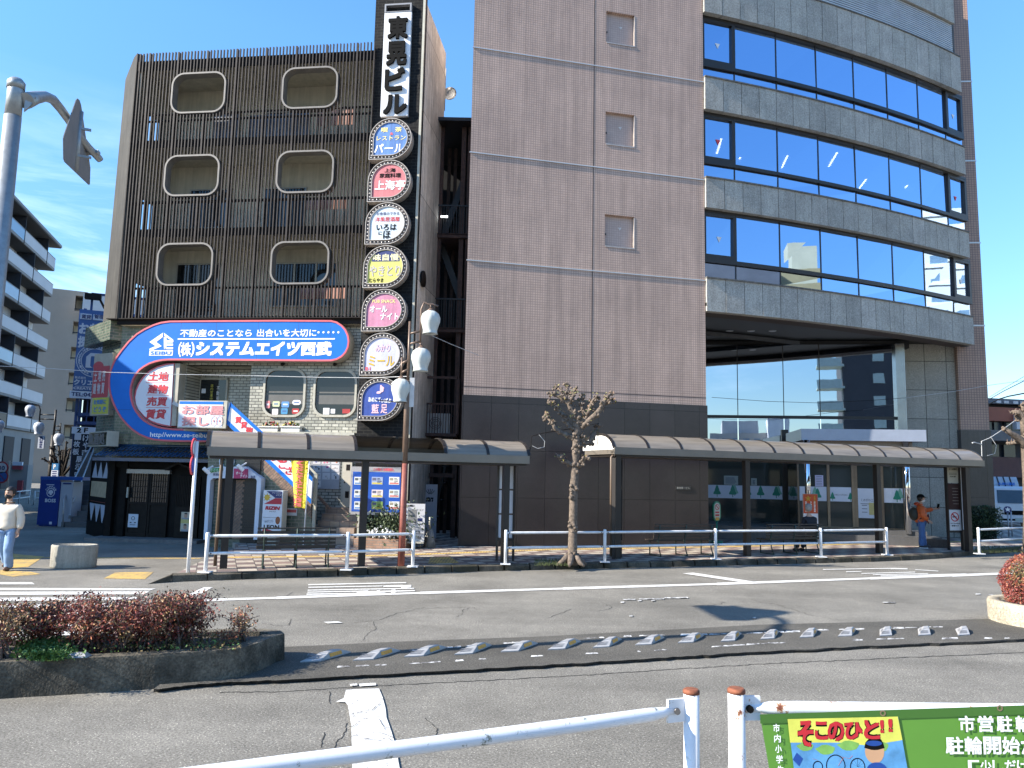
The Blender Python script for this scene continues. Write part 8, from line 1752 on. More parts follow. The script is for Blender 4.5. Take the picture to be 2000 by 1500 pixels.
b = MB(); b.box(BF2.x(160,620), xb1+9, -2, 8, zt-.0-3, zt-.6); part('roof_step', b, M('pale_parapet', (.50,.50,.52), .7, var=.05), t)
# block with blue rental sign
e0 = at_d(180, 700, 36); RF2 = Fr((e0.x, e0.y, 0), 66)
rx0, rx1 = RF2.x(148, 690), RF2.x(215, 690)+1.5
t = thing('blue_sign_tower', 'blue steel stair tower behind the shop building', 'stair tower', RF2, ((rx0+rx1)/2, .6, 0)); BST = M('blue_steel', (.02,.05,.16), .5, .2, var=.2)
b = MB(); zt = RF2.z(170, 568)
for x_ in (rx0+.2, (rx0+rx1)/2, rx1-.2): b.box(x_-.06, x_+.06, .3, .42, 0, zt-.8); b.box(x_-.06, x_+.06, 1.8, 1.92, 0, zt-.8)
b.box(rx0+.4, rx1, .3, .4, zt-.1, zt); b.box(rx0+.4, rx0+.5, .3, .4, zt-1, zt)
for v in (772, 808, 825): z = RF2.z(180, v); b.box(rx0+.2, rx1, .3, 1.9, z-.1, z+.05)
for k in range(8): x_ = rx0+.3+(rx1-rx0-.4)*k/8; b.box(x_, x_+.05, .32, .36, RF2.z(180, 830), RF2.z(180, 776))
part('frame', b, BST, t)
b = MB(); x_, z_ = RF2.px(184, 580); b.box(x_-.4, x_+.3, -.1, .3, z_-.1, z_+.15); b.bar((x_+.2,.1,z_), (x_+.7,.3,z_-.9), .08); part('floodlight', b, DKB, t)
b = MB(); b.box(rx0+.3, rx1+3, 2.0, 8, 0, RF2.z(170, 720)); part('stair_wall', b, DKF, t)
def rpx(mb, s, u0, u1, v0, v1, y, bold=.02): um, vm = (u0+u1)/2, (v0+v1)/2; mb.text(s, RF2.x(u0, vm, y), RF2.x(u1, vm, y), RF2.z(um, v1, y), RF2.z(um, v0, y), y, bold)
t = thing('rental_sign', 'tall blue rental sign with white characters and round emblem on the stair tower', 'sign', RF2, ((rx0+rx1)/2, .2, RF2.z(160, 777)))
b = MB(); b.box(rx0, rx1, 0, .25, RF2.z(160, 763), RF2.z(160, 604)); part('sign_panel', b, M('rental_blue', (.03,.10,.29), .45, var=.08, vs=1), t)
b = MB(); b.box(rx0-.1, rx1, -.02, .25, RF2.z(160, 778), RF2.z(160, 764)); part('phone_strip', b, WS, t)
b = MB(); y = -.03; rpx(b, 'お部屋', 154, 218, 632, 655, y, .04); rpx(b, '探し', 152, 193, 657, 680, y, .04); rpx(b, 'クリエイト', 144, 208, 742, 753, y, .04); rpx(b, '株式会社', 146, 168, 735, 740, y); rpx(b, 'CREATE SERVICE', 143, 216, 757, 762, y, .03); b.box(rx0+.1, rx1-.1, y, y+.005, RF2.z(170, 755.5), RF2.z(170, 754.8))
for u0, u1 in ((157,179),(182,204)): b.box(RF2.x(u0, 618), RF2.x(u1, 618), y, 0, RF2.z(170, 624), RF2.z(170, 613))
cx, cz = RF2.px(186, 705); kx = RF2.x(187,705)-cx
for ro, ri in ((37,35.5),(28,26.5)): b.ring([(cx+ro*kx*math.cos(q*.196), cz+ro*kx*math.sin(q*.196)) for q in range(32)], [(cx+ri*kx*math.cos(q*.196), cz+ri*kx*math.sin(q*.196)) for q in range(32)], y, y+.01)
b.prism([(cx+kx*a, cz+kx*c) for a, c in ((-18,-16),(-18,8),(-10,17),(14,17),(10,10),(-8,10),(-9,7),(-9,-12),(-4,-16))], y, y+.01); b.prism([(cx+kx*a, cz+kx*c) for a, c in ((0,-8),(8,4),(14,4),(14,-16),(0,-16))], y, y+.01)
for i, ch in enumerate('CREATE·All for your life·CREATE SERVICE·'):
    if ch == ' ': continue
    a = R(180-i*9.2); px_, pz_ = cx+31*kx*math.cos(a), cz+31*kx*math.sin(a); b.text(ch, px_-2*kx, px_+2*kx, pz_-2.5*kx, pz_+2.5*kx, y, .03)
part('lettering', b, M('dim_white_letters', (.55,.58,.64), .5, var=0), t)
b = MB(); rpx(b, '賃貸', 159, 178, 614.5, 622.5, y-.01, .02); rpx(b, '管理', 184, 203, 614.5, 622.5, y-.01, .02); rpx(b, 'TEL:042-391', 139, 205, 767, 775, y, .03); part('dark_lettering', b, NAVY, t)
t = thing('hanging_banner', 'black vertical banner with white brush characters under the blue stair tower', 'banner', RF2, (RF2.x(170, 880), -.4, RF2.z(165, 935)))
b = MB(); b.box(RF2.x(140, 890, -.4), RF2.x(205, 890, -.4), -.4, -.3, RF2.z(165, 940, -.4), RF2.z(165, 848, -.4)); part('banner_cloth', b, M('banner_black', (.008,.010,.022), .7, var=.1), t)
b = MB(); b.box(RF2.x(140, 840, -.42), RF2.x(205, 840, -.42), -.42, -.3, RF2.z(165, 847.5, -.42), RF2.z(165, 834, -.42)); part('floor_strip', b, WS, t)
b = MB(); rpx(b, '2', 150, 159, 835.5, 845, -.43, .03); rpx(b, 'F', 164, 172, 835.5, 845, -.43, .03); part('dark_lettering', b, BLK_I, t)
b = MB()
for ch, u, v in (('一',152,853),('枚',150,867),('板',148,882),('け',168,856),('や',168,870),('き',166,884),('展',155,897),('示',153,912),('中',152,926)): rpx(b, ch, u-6.5, u+6.5, v-6.2, v+6.2, -.42, .02)
part('lettering', b, M('banner_white', (.6,.62,.68), .6, var=0), t)
# blade sign on the corner, tube sign
e0 = LB.M @ Vector((LB.x(222, 750), -.1, 0)); VF = Fr((e0.x, e0.y, 0), 118)
t = thing('blade_sign', 'faded red and yellow projecting sign on the corner beside the blue fascia', 'sign', VF, (VF.x(200, 750), 0, VF.z(200, 812)))
b = MB(); b.box(VF.x(180, 750), VF.x(216, 750), 0, .3, VF.z(200, 811), VF.z(205, 690)); part('sign_box', b, BEIGE, t)
b = MB(); b.box(VF.x(181, 750), VF.x(212, 750), -.01, 0, VF.z(198, 776), VF.z(203, 715)); b.prism([(VF.x(193+10*math.cos(q*.393), 708), VF.z(200, 716)+.18*max(0, math.sin(q*.393))) for q in range(9)], -.011, 0); part('red_face', b, M('faded_sign_red', (.40,.07,.08), .5, var=.1), t)
b = MB(); b.box(VF.x(181, 790), VF.x(212, 790), -.01, 0, VF.z(198, 808), VF.z(198, 777)); part('yellow_face', b, M('faded_sign_yellow', (.45,.45,.08), .5, var=.1), t)
b = MB()
for i in range(3): u = 187+i*8; b.vtext(('土建', '地物', '売買')[i], VF.x(u-3, 745), VF.x(u+3, 745), VF.z(198, 771), VF.z(200, 722), -.02, .03)
part('lettering', b, M('faded_white', (.5,.45,.45), .5, var=0), t)
b = MB(); b.text('お気軽に', VF.x(184, 786), VF.x(208, 786), VF.z(198, 790), VF.z(198, 780), -.02, .03); b.text('どうぞ', VF.x(184, 800), VF.x(208, 800), VF.z(198, 805), VF.z(198, 794), -.02, .03); part('blue_lettering', b, M('faded_blue', (.08,.2,.4), .5, var=0), t)
t = thing('tube_sign', 'small boxed sign with tangled chrome letters above the blue tiled roof end', 'sign', C2, (C2.x(195, 852), -.4, C2.z(195, 870))); b = MB(); x0, x1, z0, z1 = C2.x(177, 855, -.3), C2.x(212, 855, -.3), C2.z(195, 872, -.3), C2.z(195, 843, -.3); b.ring([(x0,z0),(x1,z0),(x1,z1),(x0,z1)], [(x0+.04,z0+.04),(x1-.04,z0+.04),(x1-.04,z1-.04),(x0+.04,z1-.04)], -.35, .0); part('frame', b, FRA, t)
b = MB(); b.text('魚酒処', x0+.03, x1-.1, z0+.05, z1-.05, -.38, .03); part('lettering', b, M('chrome_letters', (.4,.37,.36), .3, .7), t)
# outside stairs, vending machine
o = gnd(147, 1030, 0); ES = Fr((o.x, o.y, 0), 92); t = thing('outdoor_stair', 'grey outdoor staircase with steel handrail rising beside the tavern', 'staircase', ES, (0, 0, 0)); ns = 15; b = MB(); s0 = 0
for k in range(ns):
    z0, yk = .19*k, .27*k; u0 = 119+ (44/ns)*k; u1 = 176+ (10/ns)*k; vv = 1030-8.4*k; b.box(ES.x(u0, vv, yk), ES.x(u1, vv, yk)+.4, yk, 4.4, max(z0-.01, 0), z0+.185)
part('treads', b, M('stair_grey', (.10,.10,.105), .7, var=.15), t)
b = MB()
A0_ = (ES.x(123, 1030, -.05), -.05, 0); A1_ = (ES.x(124, 976, -.05), -.05, ES.z(124, 976, -.05)); A2_ = (ES.x(180, 868, 3.6), 3.6, ES.z(180, 868, 3.6)); b.tube([A0_, A1_, A2_], .028, 8); b.tube([(A1_[0]+.32, .05, A1_[2]-.1), (A2_[0]+.1, 3.6, A2_[2]-.15)], .028, 8); b.bar((A1_[0]+.15,.2,.25), (A2_[0]-.05,3.6,A2_[2]-1.0), .08, .4); part('handrail', b, M('galv_rail', (.42,.43,.45), .4, .5, var=.1), t)
o = gnd(96, 1028, 0); VM = Fr((o.x, o.y, 0), 96); x0, x1 = VM.x(75, 985), VM.x(114, 985); z1 = VM.z(97, 937)
t = thing('vending_machine', 'deep blue drinks vending machine with round white coffee emblem', 'vending machine', VM, ((x0+x1)/2, .35, 0)); VBL = M('vending_blue', (.012,.035,.20), .3, var=.08, vs=3)
b = MB(); b.box(x0, x1, 0, .7, .05, z1); b.box(x0+.05, x1-.05, .05, .65, 0, .05); part('cabinet', b, VBL, t)
b = MB(); b.box(x0, x1+.9, -.02, .7, z1+.001, z1+.12); part('top_panel', b, M('vending_top_blue', (.01,.07,.28), .4, var=.05), t)
y = -.008; cx, cz = VM.px(99, 962, y); kx = VM.x(100, 962, y)-cx; b = MB(); b.text('BOSS', VM.x(88, 978, y), VM.x(109, 978, y), VM.z(98, 981, y), VM.z(98, 974, y), y, .03)
for i, ch in enumerate('COFFEE'): a = R(150-24*i); b.text(ch, cx+kx*10.5*math.cos(a)-1.5*kx, cx+kx*10.5*math.cos(a)+1.5*kx, cz+kx*10.5*math.sin(a)-1.6*kx, cz+kx*10.5*math.sin(a)+1.6*kx, y, .03)
b.ring([(cx+8*kx*math.cos(q*.262), cz+8*kx*math.sin(q*.262)) for q in range(24)], [(cx+6.8*kx*math.cos(q*.262), cz+6.8*kx*math.sin(q*.262)) for q in range(24)], y, y+.004); b.prism([(cx+kx*a, cz+kx*c) for a, c in ((-5,-2),(-4,3),(0,5),(4,3),(5,-1),(2,-2),(3,-4),(-1,-5),(-2,-2))], y, y+.004); b.box(VM.x(96, 1021, y), VM.x(101, 1021, y), y, y+.004, VM.z(98, 1024, y), VM.z(98, 1019, y)); b.box(VM.x(91, 946, y), VM.x(106, 946, y), y, y+.004, VM.z(98, 947.5, y), VM.z(98, 946, y)); part('lettering', b, M('vending_white', (.6,.62,.68), .4, var=0), t)
xa_, xb_ = VM.x(116, 985, .05), VM.x(140, 985, .05); b = MB(); b.box(xa_, xb_, .05, .6, .0, VM.z(128, 941, .05)); b.m = 1; b.box(xa_+.08, xb_-.08, .04, .05, VM.z(128, 946), VM.z(128, 943)); solo('white_cabinet', b, [M('cabinet_lilac', (.36,.37,.42), .5, var=.06), NAVY], 'tall pale cabinet between the blue vending machine and the stairs', 'cabinet', VM, ((xa_+xb_)/2, .3, 0))
# round traffic signs on a pole
o = gnd(9, 1005, 0); TS = Fr((o.x, o.y, 0), 90); t = thing('speed_sign', 'round thirty speed limit sign above a no parking sign on a thin pole', 'traffic sign', TS, (0, 0, 0)); b = MB(); b.tube([(0,0,0),(0,0,TS.z(8,900))], .035, 8); part('pole', b, FRA, t)
for v, inner, nm in ((914, (.68,.68,.70), 'speed_inner'), (931, (.05,.14,.40), 'blue_inner')):
    x, z = TS.px(5, v); r_ = .30; q = MB(); q.prism([(x+r_*math.cos(k*.262), z+r_*math.sin(k*.262)) for k in range(24)], -.06, -.04); q.m = 1; q.prism([(x+r_*.78*math.cos(k*.262), z+r_*.78*math.sin(k*.262)) for k in range(24)], -.065, -.055)
    if v == 914: q.m = 2; q.text('30', x-.15, x+.15, z-.1, z+.1, -.07, .02)
    else: q.m = 0; q.bar((x-.17,-.066,z+.17),(x+.17,-.066,z-.17), .05, .01)
    part('sign_disc', q, [M('far_disc_red', (.42,.05,.06), .5, var=0), M(nm, inner, .5, var=0), NAVY], t)
# second globe lamp, dark
o = gnd(91, 1002, 0); L2 = Fr((o.x, o.y, 0), 88); t = thing('street_lamp', 'dark street lamp with pale globes by the side street', 'street lamp', L2, (0, 0, 0)); DLP = M('dark_lamp_pole', (.02,.018,.018), .5, .2, var=.1); GL2 = M('grey_globe', (.52,.55,.60), .4, var=.05)
zt = L2.z(99, 800); b = MB(); b.tube([(0,0,0),(0,0,L2.z(95,850))], .11, 10); b.tube([(0,0,L2.z(95,850)),(0,0,zt)], .05, 8); part('pole', b, DLP, t)
for u, v in ((59,802),(76,836),(115,858),(-2,832)): globe(t, L2, u, v, 19.5, 0, GL2, DLP)
b = MB(); x1_, x2_ = L2.x(77, 820), L2.x(117, 845); zz = L2.z(77, 800); x0_ = L2.x(59, 790)
b.tube([(x1_,0,L2.z(77,824)),(x1_,0,zz),(x1_-.1,0,zz+.22),(x0_+.1,0,zz+.28),(x0_,0,L2.z(59,790))], .03, 6); b.tube([(x2_,0,L2.z(116,848)),(x2_,0,L2.z(116,826))], .03, 6)
for v in (810, 819): b.tube([(0,0,L2.z(99,v)),(x1_,0,L2.z(99,v))], .03, 6)
for v in (832, 840): b.tube([(0,0,L2.z(99,v)),(x2_,0,L2.z(99,v))], .03, 6)
part('arm', b, DLP, t); b = MB(); b.box(L2.x(75, 860), L2.x(87, 860), -.03, .03, L2.z(81, 876), L2.z(81, 851)); part('street_plate', b, M('street_plate_white', (.5,.54,.62), .5, var=0), t); b = MB(); b.vtext('南口商店会', L2.x(78, 860), L2.x(84, 860), L2.z(81, 875), L2.z(81, 852), -.035, .03); part('lettering', b, NAVY, t)
# parking sign, wall signs, pedestrian rails and a dark tree
o = gnd(108, 1004, 0); PK = Fr((o.x, o.y, 0), 92); t = thing('parking_sign', 'blue parking sign over a small price board behind the vending machine', 'sign', PK, (0, 0, 0)); x0, x1 = PK.x(102, 915), PK.x(115, 915); b = MB(); b.box(x0, x1, -.05, .05, PK.z(108, 918), PK.z(108, 905)); part('blue_panel', b, M('parking_blue', (.02,.16,.36), .5, var=.05), t); b = MB(); b.text('P', x0+.08, x1-.12, PK.z(108, 916), PK.z(108, 907), -.055, .04); part('lettering', b, LTR, t); b = MB(); b.box(x0, x1, -.05, .05, PK.z(108, 932), PK.z(108, 918.5)); b.m = 1
for k in range(3): b.box(x0+.05, x1-.06, -.055, -.05, PK.z(108, 922+k*4), PK.z(108, 920+k*4))
part('price_panel', b, [WS, NAVY], t); b = MB(); b.box((x0+x1)/2-.04, (x0+x1)/2+.04, -.03, .03, 0, PK.z(108, 932)); part('pole', b, FRA, t)
e0 = at_d(33, 905, 60); SW2 = Fr((e0.x, e0.y, 0), 80); b = MB(); b.box(SW2.x(24, 908), SW2.x(43, 908), 0, .2, SW2.z(33, 909), SW2.z(33, 902)); b.m = 1; b.box(SW2.x(24, 908), SW2.x(43, 908), 0, .2, SW2.z(33, 917), SW2.z(33, 909.5)); b.box(SW2.x(33, 950), SW2.x(43, 950), 0, .2, SW2.z(38, 962), SW2.z(38, 938)); b.m = 2; b.box(SW2.x(14, 950), SW2.x(48, 950), .3, 1.2, 0, SW2.z(33, 900)-.3); solo('shop_kiosk', b, [WS, M('far_sign_red', (.28,.05,.06), .6, var=.1), CONB], 'grey shop corner with white and red signs under the apartment block', 'shop', SW2, (0, 0, 0))
for u0, u1, lab in ((14, 56, 'white pedestrian rail on the side street by the shop corner'), (66, 110, 'white pedestrian rail on the side street behind the vending machine')):
    a, c = gnd(u0, 992-(u0*.08), 0), gnd(u1, 984, 0); b = MB(); 
    for f in (0, .5, 1): p = a.lerp(c, f); b.tube([p, p+Vector((0,0,.8))], .04, 6)
    for h in (.4, .78): b.tube([a+Vector((0,0,h)), c+Vector((0,0,h))], .035, 6)
    solo('pedestrian_rail', b, WHD, lab, 'guard rail', WORLD, tuple(a))
o = gnd(122, 1003, 0); TF = Fr((o.x, o.y, 0), 92); t = thing('street_tree', 'dark brown leaved street tree behind the vending machine', 'tree', TF, (0, 0, 0)); wp = TF.x(1001,900)-TF.x(1000,900)
SV = BARK; BARK = M('dark_bark', (.03,.022,.016), .9, var=.3, vs=8); LY0 = LYEL, LGRN, LBRN; LYEL = M('leaf_dark_rust', (.10,.05,.02), .7, var=.3); LGRN = M('leaf_dark_olive', (.045,.04,.018), .7, var=.3); LBRN = M('leaf_dark_brown', (.035,.022,.012), .7, var=.3)
lim = []
for k in range(13): a = R(random.uniform(20, 160)); ln = random.uniform(26, 62); lim.append([(122, 930, 3), (122+ln*.5*math.cos(a), 925-ln*.5*math.sin(a)-10, 2.2), (122+ln*.72*math.cos(a), 925-ln*math.sin(a)-8, 1.4)])
pollard(t, TF, [(122,1003,6),(122,960,4.5),(122,930,3.5)], lim, .9, wp)
BARK = SV; LYEL, LGRN, LBRN = LY0

t = thing('corner_block', 'pale office block beyond the picture edge whose shadow falls on the tavern corner', 'building', WORLD, (-28, 22, 0))
b = MB(); b.box(-42, -20.9, 15.5, 30.5, 0, 11.2); part('wall', b, M('corner_block_wall', (.3,.29,.27), .8, var=.1, vs=.4), t)
for k in range(3): b = MB(); b.box(-20.9, -20.85, 17, 29, 1.2+k*3.4, 3.0+k*3.4); b.box(-40, -23, 15.45, 15.5, 1.2+k*3.4, 3.0+k*3.4); part('window', b, WINB, t)

# ================================================================ BACKGROUND, RIGHT
HLF = [M('hedge_leaf_dark', (.018,.035,.014), .45, var=.35, vs=20), M('hedge_leaf', (.035,.065,.022), .45, var=.35, vs=20), M('hedge_leaf_light', (.08,.11,.04), .45, var=.3, vs=20)]
for u0, u1, v0, v1, yb, lab in ((1818,1868,976,1046,1047,'dark green hedge bush between the standing man and the timetable frame'), (1896,1960,988,1052,1054,'dark green hedge bush at the pier foot beside the truck')):
    o = gnd((u0+u1)/2, yb, PZ); HF = Fr((o.x, o.y, 0), 95); x0, x1 = HF.x(u0, 1000), HF.x(u1, 1000); zt = HF.z((u0+u1)/2, v0); t = thing('hedge_bush', lab, 'bush', HF, ((x0+x1)/2, .5, PZ)); lf = MB()
    def fh():
        x = random.uniform(x0, x1); y = random.uniform(0, 1.1); z = PZ+(zt-PZ)*random.random()**.7*(1-.12*abs((x-(x0+x1)/2)/(x1-x0)*2)**3); n_ = mnoise.noise(Vector((x*3, y*3, z*3))); return Vector((x+n_*.08, y+.1*n_, z+n_*.07)), (2 if random.random() < .07 else 1 if n_ > .0 else 0)
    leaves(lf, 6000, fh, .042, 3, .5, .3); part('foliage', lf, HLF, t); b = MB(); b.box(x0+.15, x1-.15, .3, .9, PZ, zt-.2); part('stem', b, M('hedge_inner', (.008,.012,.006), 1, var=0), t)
# red brown block
e0 = at_d(1925, 900, 46); RD = Fr((e0.x, e0.y, 0), 78); t = thing('red_brick_block', 'red brown low block with dark lower storeys behind the truck', 'building', RD, (0, 0, 0)); xa_ = RD.x(1915, 850); xb_ = RD.x(2080, 850)
zv = lambda v, u=1965: RD.z(u, v)
b = MB(); b.box(xa_, xb_, .6, 12, 0, zv(790)); part('back_wall', b, DKF, t)
b = MB(); b.box(xa_, xb_, 0, .7, zv(819), zv(796)); b.box(xa_, xb_, 0, .7, zv(822)-.02, zv(819)-.001); part('red_band', b, M('red_tile_band', (.26,.075,.045), .6, var=.15, vs=.8), t)
b = MB(); b.box(xa_, xb_, -.5, .7, zv(862), zv(842)); part('canopy_band', b, M('grey_band', (.12,.12,.125), .6, var=.1), t)
b = MB(); b.box(xa_, xb_, 0, .65, zv(932), zv(893)); part('dark_red_wall', b, M('dark_red_wall', (.10,.045,.042), .7, var=.15), t)
b = MB(); 
for u in (1936, 1955, 1975, 1990): b.box(RD.x(u, 830), RD.x(u+14, 830), .5, .59, zv(841), zv(821))
for u in (1940, 1972): b.box(RD.x(u, 880), RD.x(u+22, 880), .4, .59, zv(892), zv(868))
part('window', b, WINB, t)
b = MB(); b.box(xa_, xb_, .0, 8, zv(789), zv(779)); b.m = 1
for u in (1945, 1960, 1978, 1992): b.box(RD.x(u, 785), RD.x(u+9, 785), -.05, 0, zv(788), zv(783))
part('roof_parapet', b, [M('roof_grey_blue', (.10,.12,.15), .6, var=.1), WHB], t)
b = MB(); b.box(RD.x(1980, 822), RD.x(1990, 822), -.2, .1, zv(838), zv(810)); part('white_panel', b, WHB, t)
# white truck
o = gnd(1978, 1034, 0); TK = Fr((o.x, o.y, 0), 96); t = thing('truck', 'white light truck facing the street with a round blue star sign before it', 'truck', TK, (0, 0, 0)); x0, x1 = TK.x(1945, 990), TK.x(2022, 990); zc = TK.z(1980, 950); TW_ = M('truck_white', (.56,.57,.60), .3, var=.05, coat=.3)
zb = .55; zw = TK.z(1980, 985); b = MB(); n_ = (x1-x0)
prof = [(0,zb),(0,zb+.35),(.03,zw),(.28,zc-.12),(.5,zc),(1.6,zc),(1.6,zb)]
vs = [(x0+.0, y, z) for y, z in prof] + [(x1, y, z) for y, z in prof]; k = len(prof); b.add(vs, [list(range(k)), list(range(2*k-1, k-1, -1))] + [(i, k+i, k+(i+1)%k, (i+1)%k)[::-1] for i in range(k)]); part('cab', b, TW_, t)
b = MB(); b.add([(x0+.12, .03-.01, zw+.05), (x1-.12, .02, zw+.05), (x1-.2, .24, zc-.2), (x0+.2, .24, zc-.2)], [(0,1,2,3)]); part('windscreen', b, M('windscreen_glass', (.05,.07,.09), .08, var=.1, spec=.6), t)
b = MB(); b.box(x0-.02, x1+.02, -.1, .2, .38, zb+.05); part('bumper', b, TW_, t)
b = MB(); b.box(x0+.4, x1-.4, -.02, .02, zb+.2, zb+.42); b.box(x0+.1, x1-.1, -.11, -.09, .45, .55); part('grille', b, BLK_I, t)
for s_ in (0, 1): b = MB(); xx = x0+.08 if s_ == 0 else x1-.36; b.box(xx, xx+.28, -.03, .02, zb+.2, zb+.42); part('headlight', b, M('headlight_glass', (.5,.52,.55), .15, .3, var=.1), t)
for xx in (x0+.05, x1-.3): b = MB(); b.tube([(xx, .6, .35), (xx+.25, .6, .35)], .34, 18); part('wheel', b, SHOE, t)
for xx in (x0-.12, x1+.02): b = MB(); b.box(xx, xx+.1, .1, .2, zw+.2, zw+.6); part('mirror', b, BLK_I, t)
zh = TK.z(1980, 931); b = MB(); hoop = [(1.5, zc-.3), (1.55, zh-.4), (1.75, zh), (6, zh), (6, zc-.6), (1.6, zc-.6)]; vs = [(x0-.05, y, z) for y, z in hoop]+[(x1+.05, y, z) for y, z in hoop]; k = len(hoop); b.add(vs, [list(range(k)), list(range(2*k-1, k-1, -1))] + [(i, k+i, k+(i+1)%k, (i+1)%k)[::-1] for i in range(k)]); b.m = 1
for q in range(1, 6): xx = x0+(x1-x0)*q/6; b.bar((xx, 1.48, zc-.3), (xx, 1.53, zh-.4), .05); b.bar((xx, 1.53, zh-.4), (xx, 1.73, zh+.01), .05)
part('cargo_cover', b, [M('cover_pale_blue', (.42,.47,.53), .4, var=.08), DKF], t)
b = MB(); b.text('久米川運送', TK.x(1950, 945, 1.4), TK.x(1983, 945, 1.4), TK.z(1966, 948, 1.4), TK.z(1966, 942, 1.4), 1.42, .03); part('lettering', b, BLUE, t)
b = MB(); b.box((x0+x1)/2-.1, (x0+x1)/2+.35, -.115, -.1, .42, .6); part('number_plate', b, M('plate_green_white', (.4,.45,.42), .5), t)
o = gnd(1972, 1048, PZ); ST = Fr((o.x, o.y, 0), 95); t = thing('star_sign', 'round navy sign with white star on two short grey posts', 'sign', ST, (0, 0, PZ)); x, z = ST.px(1967, 995); kx = ST.x(1968, 995)-x; b = MB(); b.prism([(x+7.5*kx*math.cos(q*.262), z+6.5*kx*math.sin(q*.262)) for q in range(24)], -.05, -.02); part('disc', b, NAVY, t)
b = MB(); b.prism([(x+(6 if q % 2 == 0 else 2.6)*kx*math.cos(R(90+36*q)), z+(5.4 if q % 2 == 0 else 2.3)*kx*math.sin(R(90+36*q))) for q in range(10)], -.056, -.05); part('star', b, LTR, t)
for u in (1968.5, 1975): b = MB(); xx = ST.x(u, 1010); b.tube([(xx,0,PZ),(xx,0,ST.z(u, 999))], .03, 8); part('post', b, M('post_galv', (.35,.37,.40), .4, .4), t)

# ================================================================ WIRES
def wire(pts, r, lab, mat=None, name='overhead_wire'):
    b = MB(); P = [at_d(u, v, Y) for u, v, Y in pts]; Q2 = []
    for a, c in zip(P, P[1:]):
        for k in range(8): f = k/8; q = a.lerp(c, f); Q2.append(q)
    Q2.append(P[-1]); b.tube(Q2, r, 5); solo(name, b, mat or DKB, lab, 'wire', WORLD, tuple(P[0]))
WIRL = M('pale_cable', (.42,.42,.42), .5)
wire([(-60,712,21),(100,720,21),(205,727,21),(330,731,21),(500,734,21),(620,737,20.5),(720,738,20),(800,735,18.2)], .009, 'pale cable from the globe lamp across the blue fascia', WIRL)
wire([(826,648,19),(880,672,20.5),(935,694,21.5)], .008, 'thin pale cable from the top lamp globe to the office wall', WIRL)
wire([(1028,905,19.2),(1037,870,19.2),(1038,852,19.2),(1060,846,19.3),(1110,838,19.5),(1168,827,20.4),(1167,870,20.4)], .011, 'cable bracket wire joining the two shelters behind the tree', DKB)
wire([(1052,848,19.3),(1064,862,19.3),(1063,873,19.3),(1050,876,19.3),(1040,871,19.3)], .006, 'hanging cable loop at the end of the shorter shelter', WIRL)
wire([(1918,895,25.5),(1917,862,25.5),(1934,855,25.6),(1960,838,26),(1990,816,27),(2040,775,28)], .013, 'pale cable rising from the longer shelter end to the bare tree', WIRL)
wire([(1935,853,25.7),(1946,870,25.7),(1943,886,25.7),(1928,890,25.6)], .009, 'double cable loop hanging over the longer shelter end', WIRL)
wire([(1917,868,25.5),(1911,866,25.3),(1904,864,25.2),(1899,865,25.1)], .02, 'small bracket lamp arm on the longer shelter end', WIRL)
wire([(1932,789,40),(1950,780,36),(1970,774,34),(2060,757,30)], .03, 'thick black cable against the sky above the red block')
wire([(1932,780,40),(1960,764,36),(2060,714,30)], .018, 'slim black cable rising steeply beyond the brown pier')
wire([(1932,776,40),(1965,756,36),(2060,700,30)], .010, 'thinnest cable rising steeply beyond the brown pier')
wire([(1770,777,28),(1860,765,29),(1935,752,30),(2060,735,30)], .008, 'thin pale cable crossing the granite wall and pier', WIRL)
wire([(1390,776,27),(1500,784,27),(1600,787,27),(1700,782,28),(1770,777,28)], .008, 'thin dark cable sagging before the recessed glass wall')

# ================================================================ BUILDINGS OPPOSITE, seen only as reflections
def refl_arc(u, v, D):
    s_, z = arc_hit(u, v); p = RB.M @ arc(s_, 0, z); d = ray(u, v); a = R(A0AZ-KARC*s_+90); nn = Vector((math.sin(a), math.cos(a), 0)); r_ = d-2*d.dot(nn)*nn; return p+r_*(D/math.hypot(r_.x, r_.y)), p
def refl_flat(u, v, D):
    x, z = GF.px(u, v); p = GF.M @ Vector((x, 0, z)); d = ray(u, v); a = R(GF.az+90); nn = Vector((math.sin(a), math.cos(a), 0)); r_ = d-2*d.dot(nn)*nn; return p+r_*(D/math.hypot(r_.x, r_.y)), p
def opp(fn, u0, u1, vt, D, lab, wallmat, depth=12, name='opposite_block', grid=None, extra=0):
    a, pa = fn(u0, vt, D); c, pc_ = fn(u1, vt, D); zt = (a.z+c.z)/2
    az = math.degrees(math.atan2(c.x-a.x, c.y-a.y)); f = Fr((a.x, a.y, 0), az); L_ = math.hypot(c.x-a.x, c.y-a.y); side = (f.I @ pa).y; sg = 1 if side < 0 else -1
    t = thing(name, lab, 'building', f, (L_/2, sg*depth/2, 0)); b = MB(); b.box(0, L_, 0, sg*depth, 0, zt); part('wall', b, wallmat, t)
    return t, f, L_, zt, sg
t, f, L_, zt, sg = opp(refl_arc, 1808, 1886, 415, 75, 'white apartment tower opposite, mirrored in the end windows', M('opposite_white', (.62,.60,.54), .7, var=.05, vs=.3))
b = MB(); 
for k in range(9):
    z = zt-2.6-k*3.0
    for x in (.12, .42, .74): b.box(L_*x, L_*(x+.16), -sg*.05, 0, z-1.6, z)
part('window', b, M('opposite_window', (.16,.24,.30), .1, var=.2), t); b = MB()
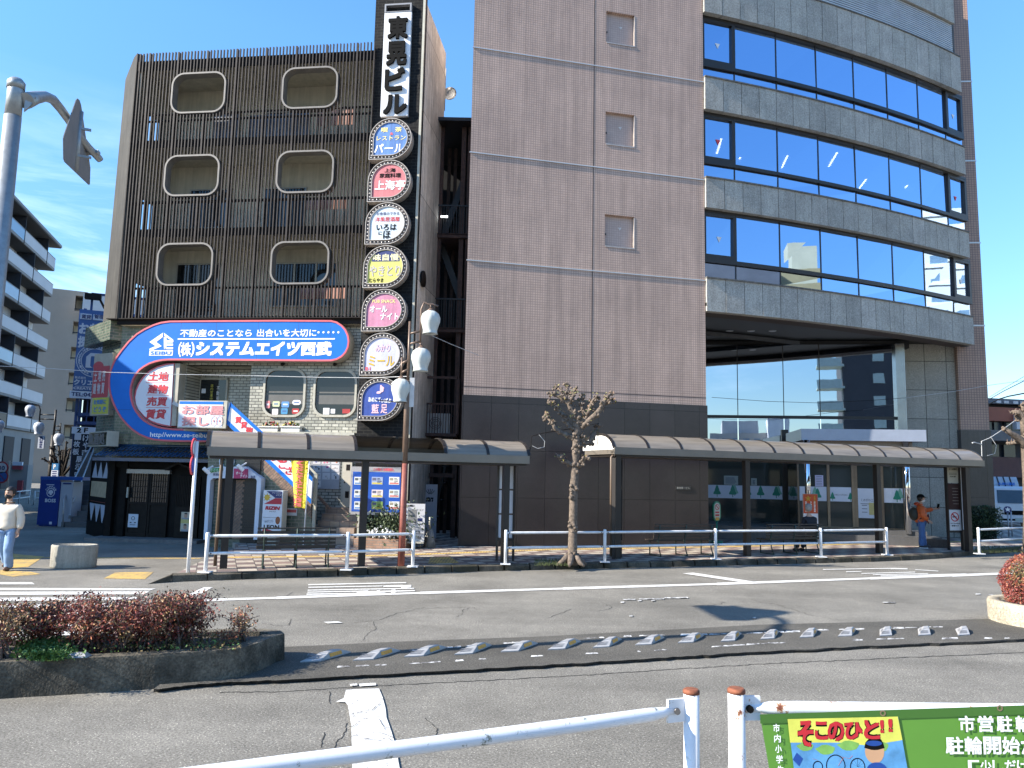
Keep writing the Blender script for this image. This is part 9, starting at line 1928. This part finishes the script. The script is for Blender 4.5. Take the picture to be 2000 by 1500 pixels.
for k in range(9): b.box(-.2, L_+.2, -sg*.25, 0, zt-1.2-k*3.0, zt-.7-k*3.0)
part('white_ledge', b, M('opposite_ledge', (.72,.72,.72), .6, var=0), t)
t, f, L_, zt, sg = opp(refl_arc, 1552, 1577, 478, 62, 'cream rooftop water tower opposite, mirrored in the lowest window band', M('opposite_cream', (.50,.46,.32), .7, var=.1, vs=.5), 3)
t, f, L_, zt, sg = opp(refl_arc, 1530, 1602, 522, 60, 'ochre block opposite, mirrored in the lowest window band', M('opposite_ochre', (.33,.26,.13), .7, var=.15, vs=.5), 10)
t, f, L_, zt, sg = opp(refl_arc, 1378, 1534, 530, 58, 'low grey block with rooftop fence opposite, mirrored in the lowest windows', M('opposite_grey', (.13,.13,.14), .7, var=.15, vs=.5), 10)
t, f, L_, zt, sg = opp(refl_flat, 1642, 1752, 640, 80, 'dark apartment tower opposite with pale green balconies, mirrored in the recessed glass', M('opposite_dark', (.035,.037,.045), .6, var=.15, vs=.4), 14)
b = MB()
for k in range(9): z = 3+k*3.0; b.box(-3.2, 0.2, -sg*.5, sg*3, z, z+.25); b.box(-3.2, -.1, -sg*.5, -sg*.4, z+.25, z+1.2); b.box(L_*.55, L_*.75, -sg*.06, 0, z+.6, z+1.9)
part('balcony', b, M('opposite_balcony', (.40,.48,.44), .5, var=.1), t)
t, f, L_, zt, sg = opp(refl_flat, 1410, 1480, 822, 90, 'pale grey low block opposite, mirrored in the recessed glass', M('opposite_pale', (.40,.42,.44), .7, var=.15, vs=.5), 10)
t, f, L_, zt, sg = opp(refl_flat, 1500, 1542, 818, 85, 'white signboard block opposite, mirrored in the recessed glass', M('opposite_board', (.60,.62,.66), .7, var=.1, vs=.5), 6)
t, f, L_, zt, sg = opp(refl_flat, 1386, 1640, 846, 88, 'long low pale block opposite with a strip of windows, mirrored under the transom', M('opposite_low', (.34,.33,.31), .7, var=.15, vs=.3), 8)
b = MB()
for k in range(12): b.box(L_*(k+.2)/12, L_*(k+.8)/12, -sg*.06, 0, zt-2.2, zt-.8)
part('window', b, M('opposite_window', (.16,.24,.30)), t)
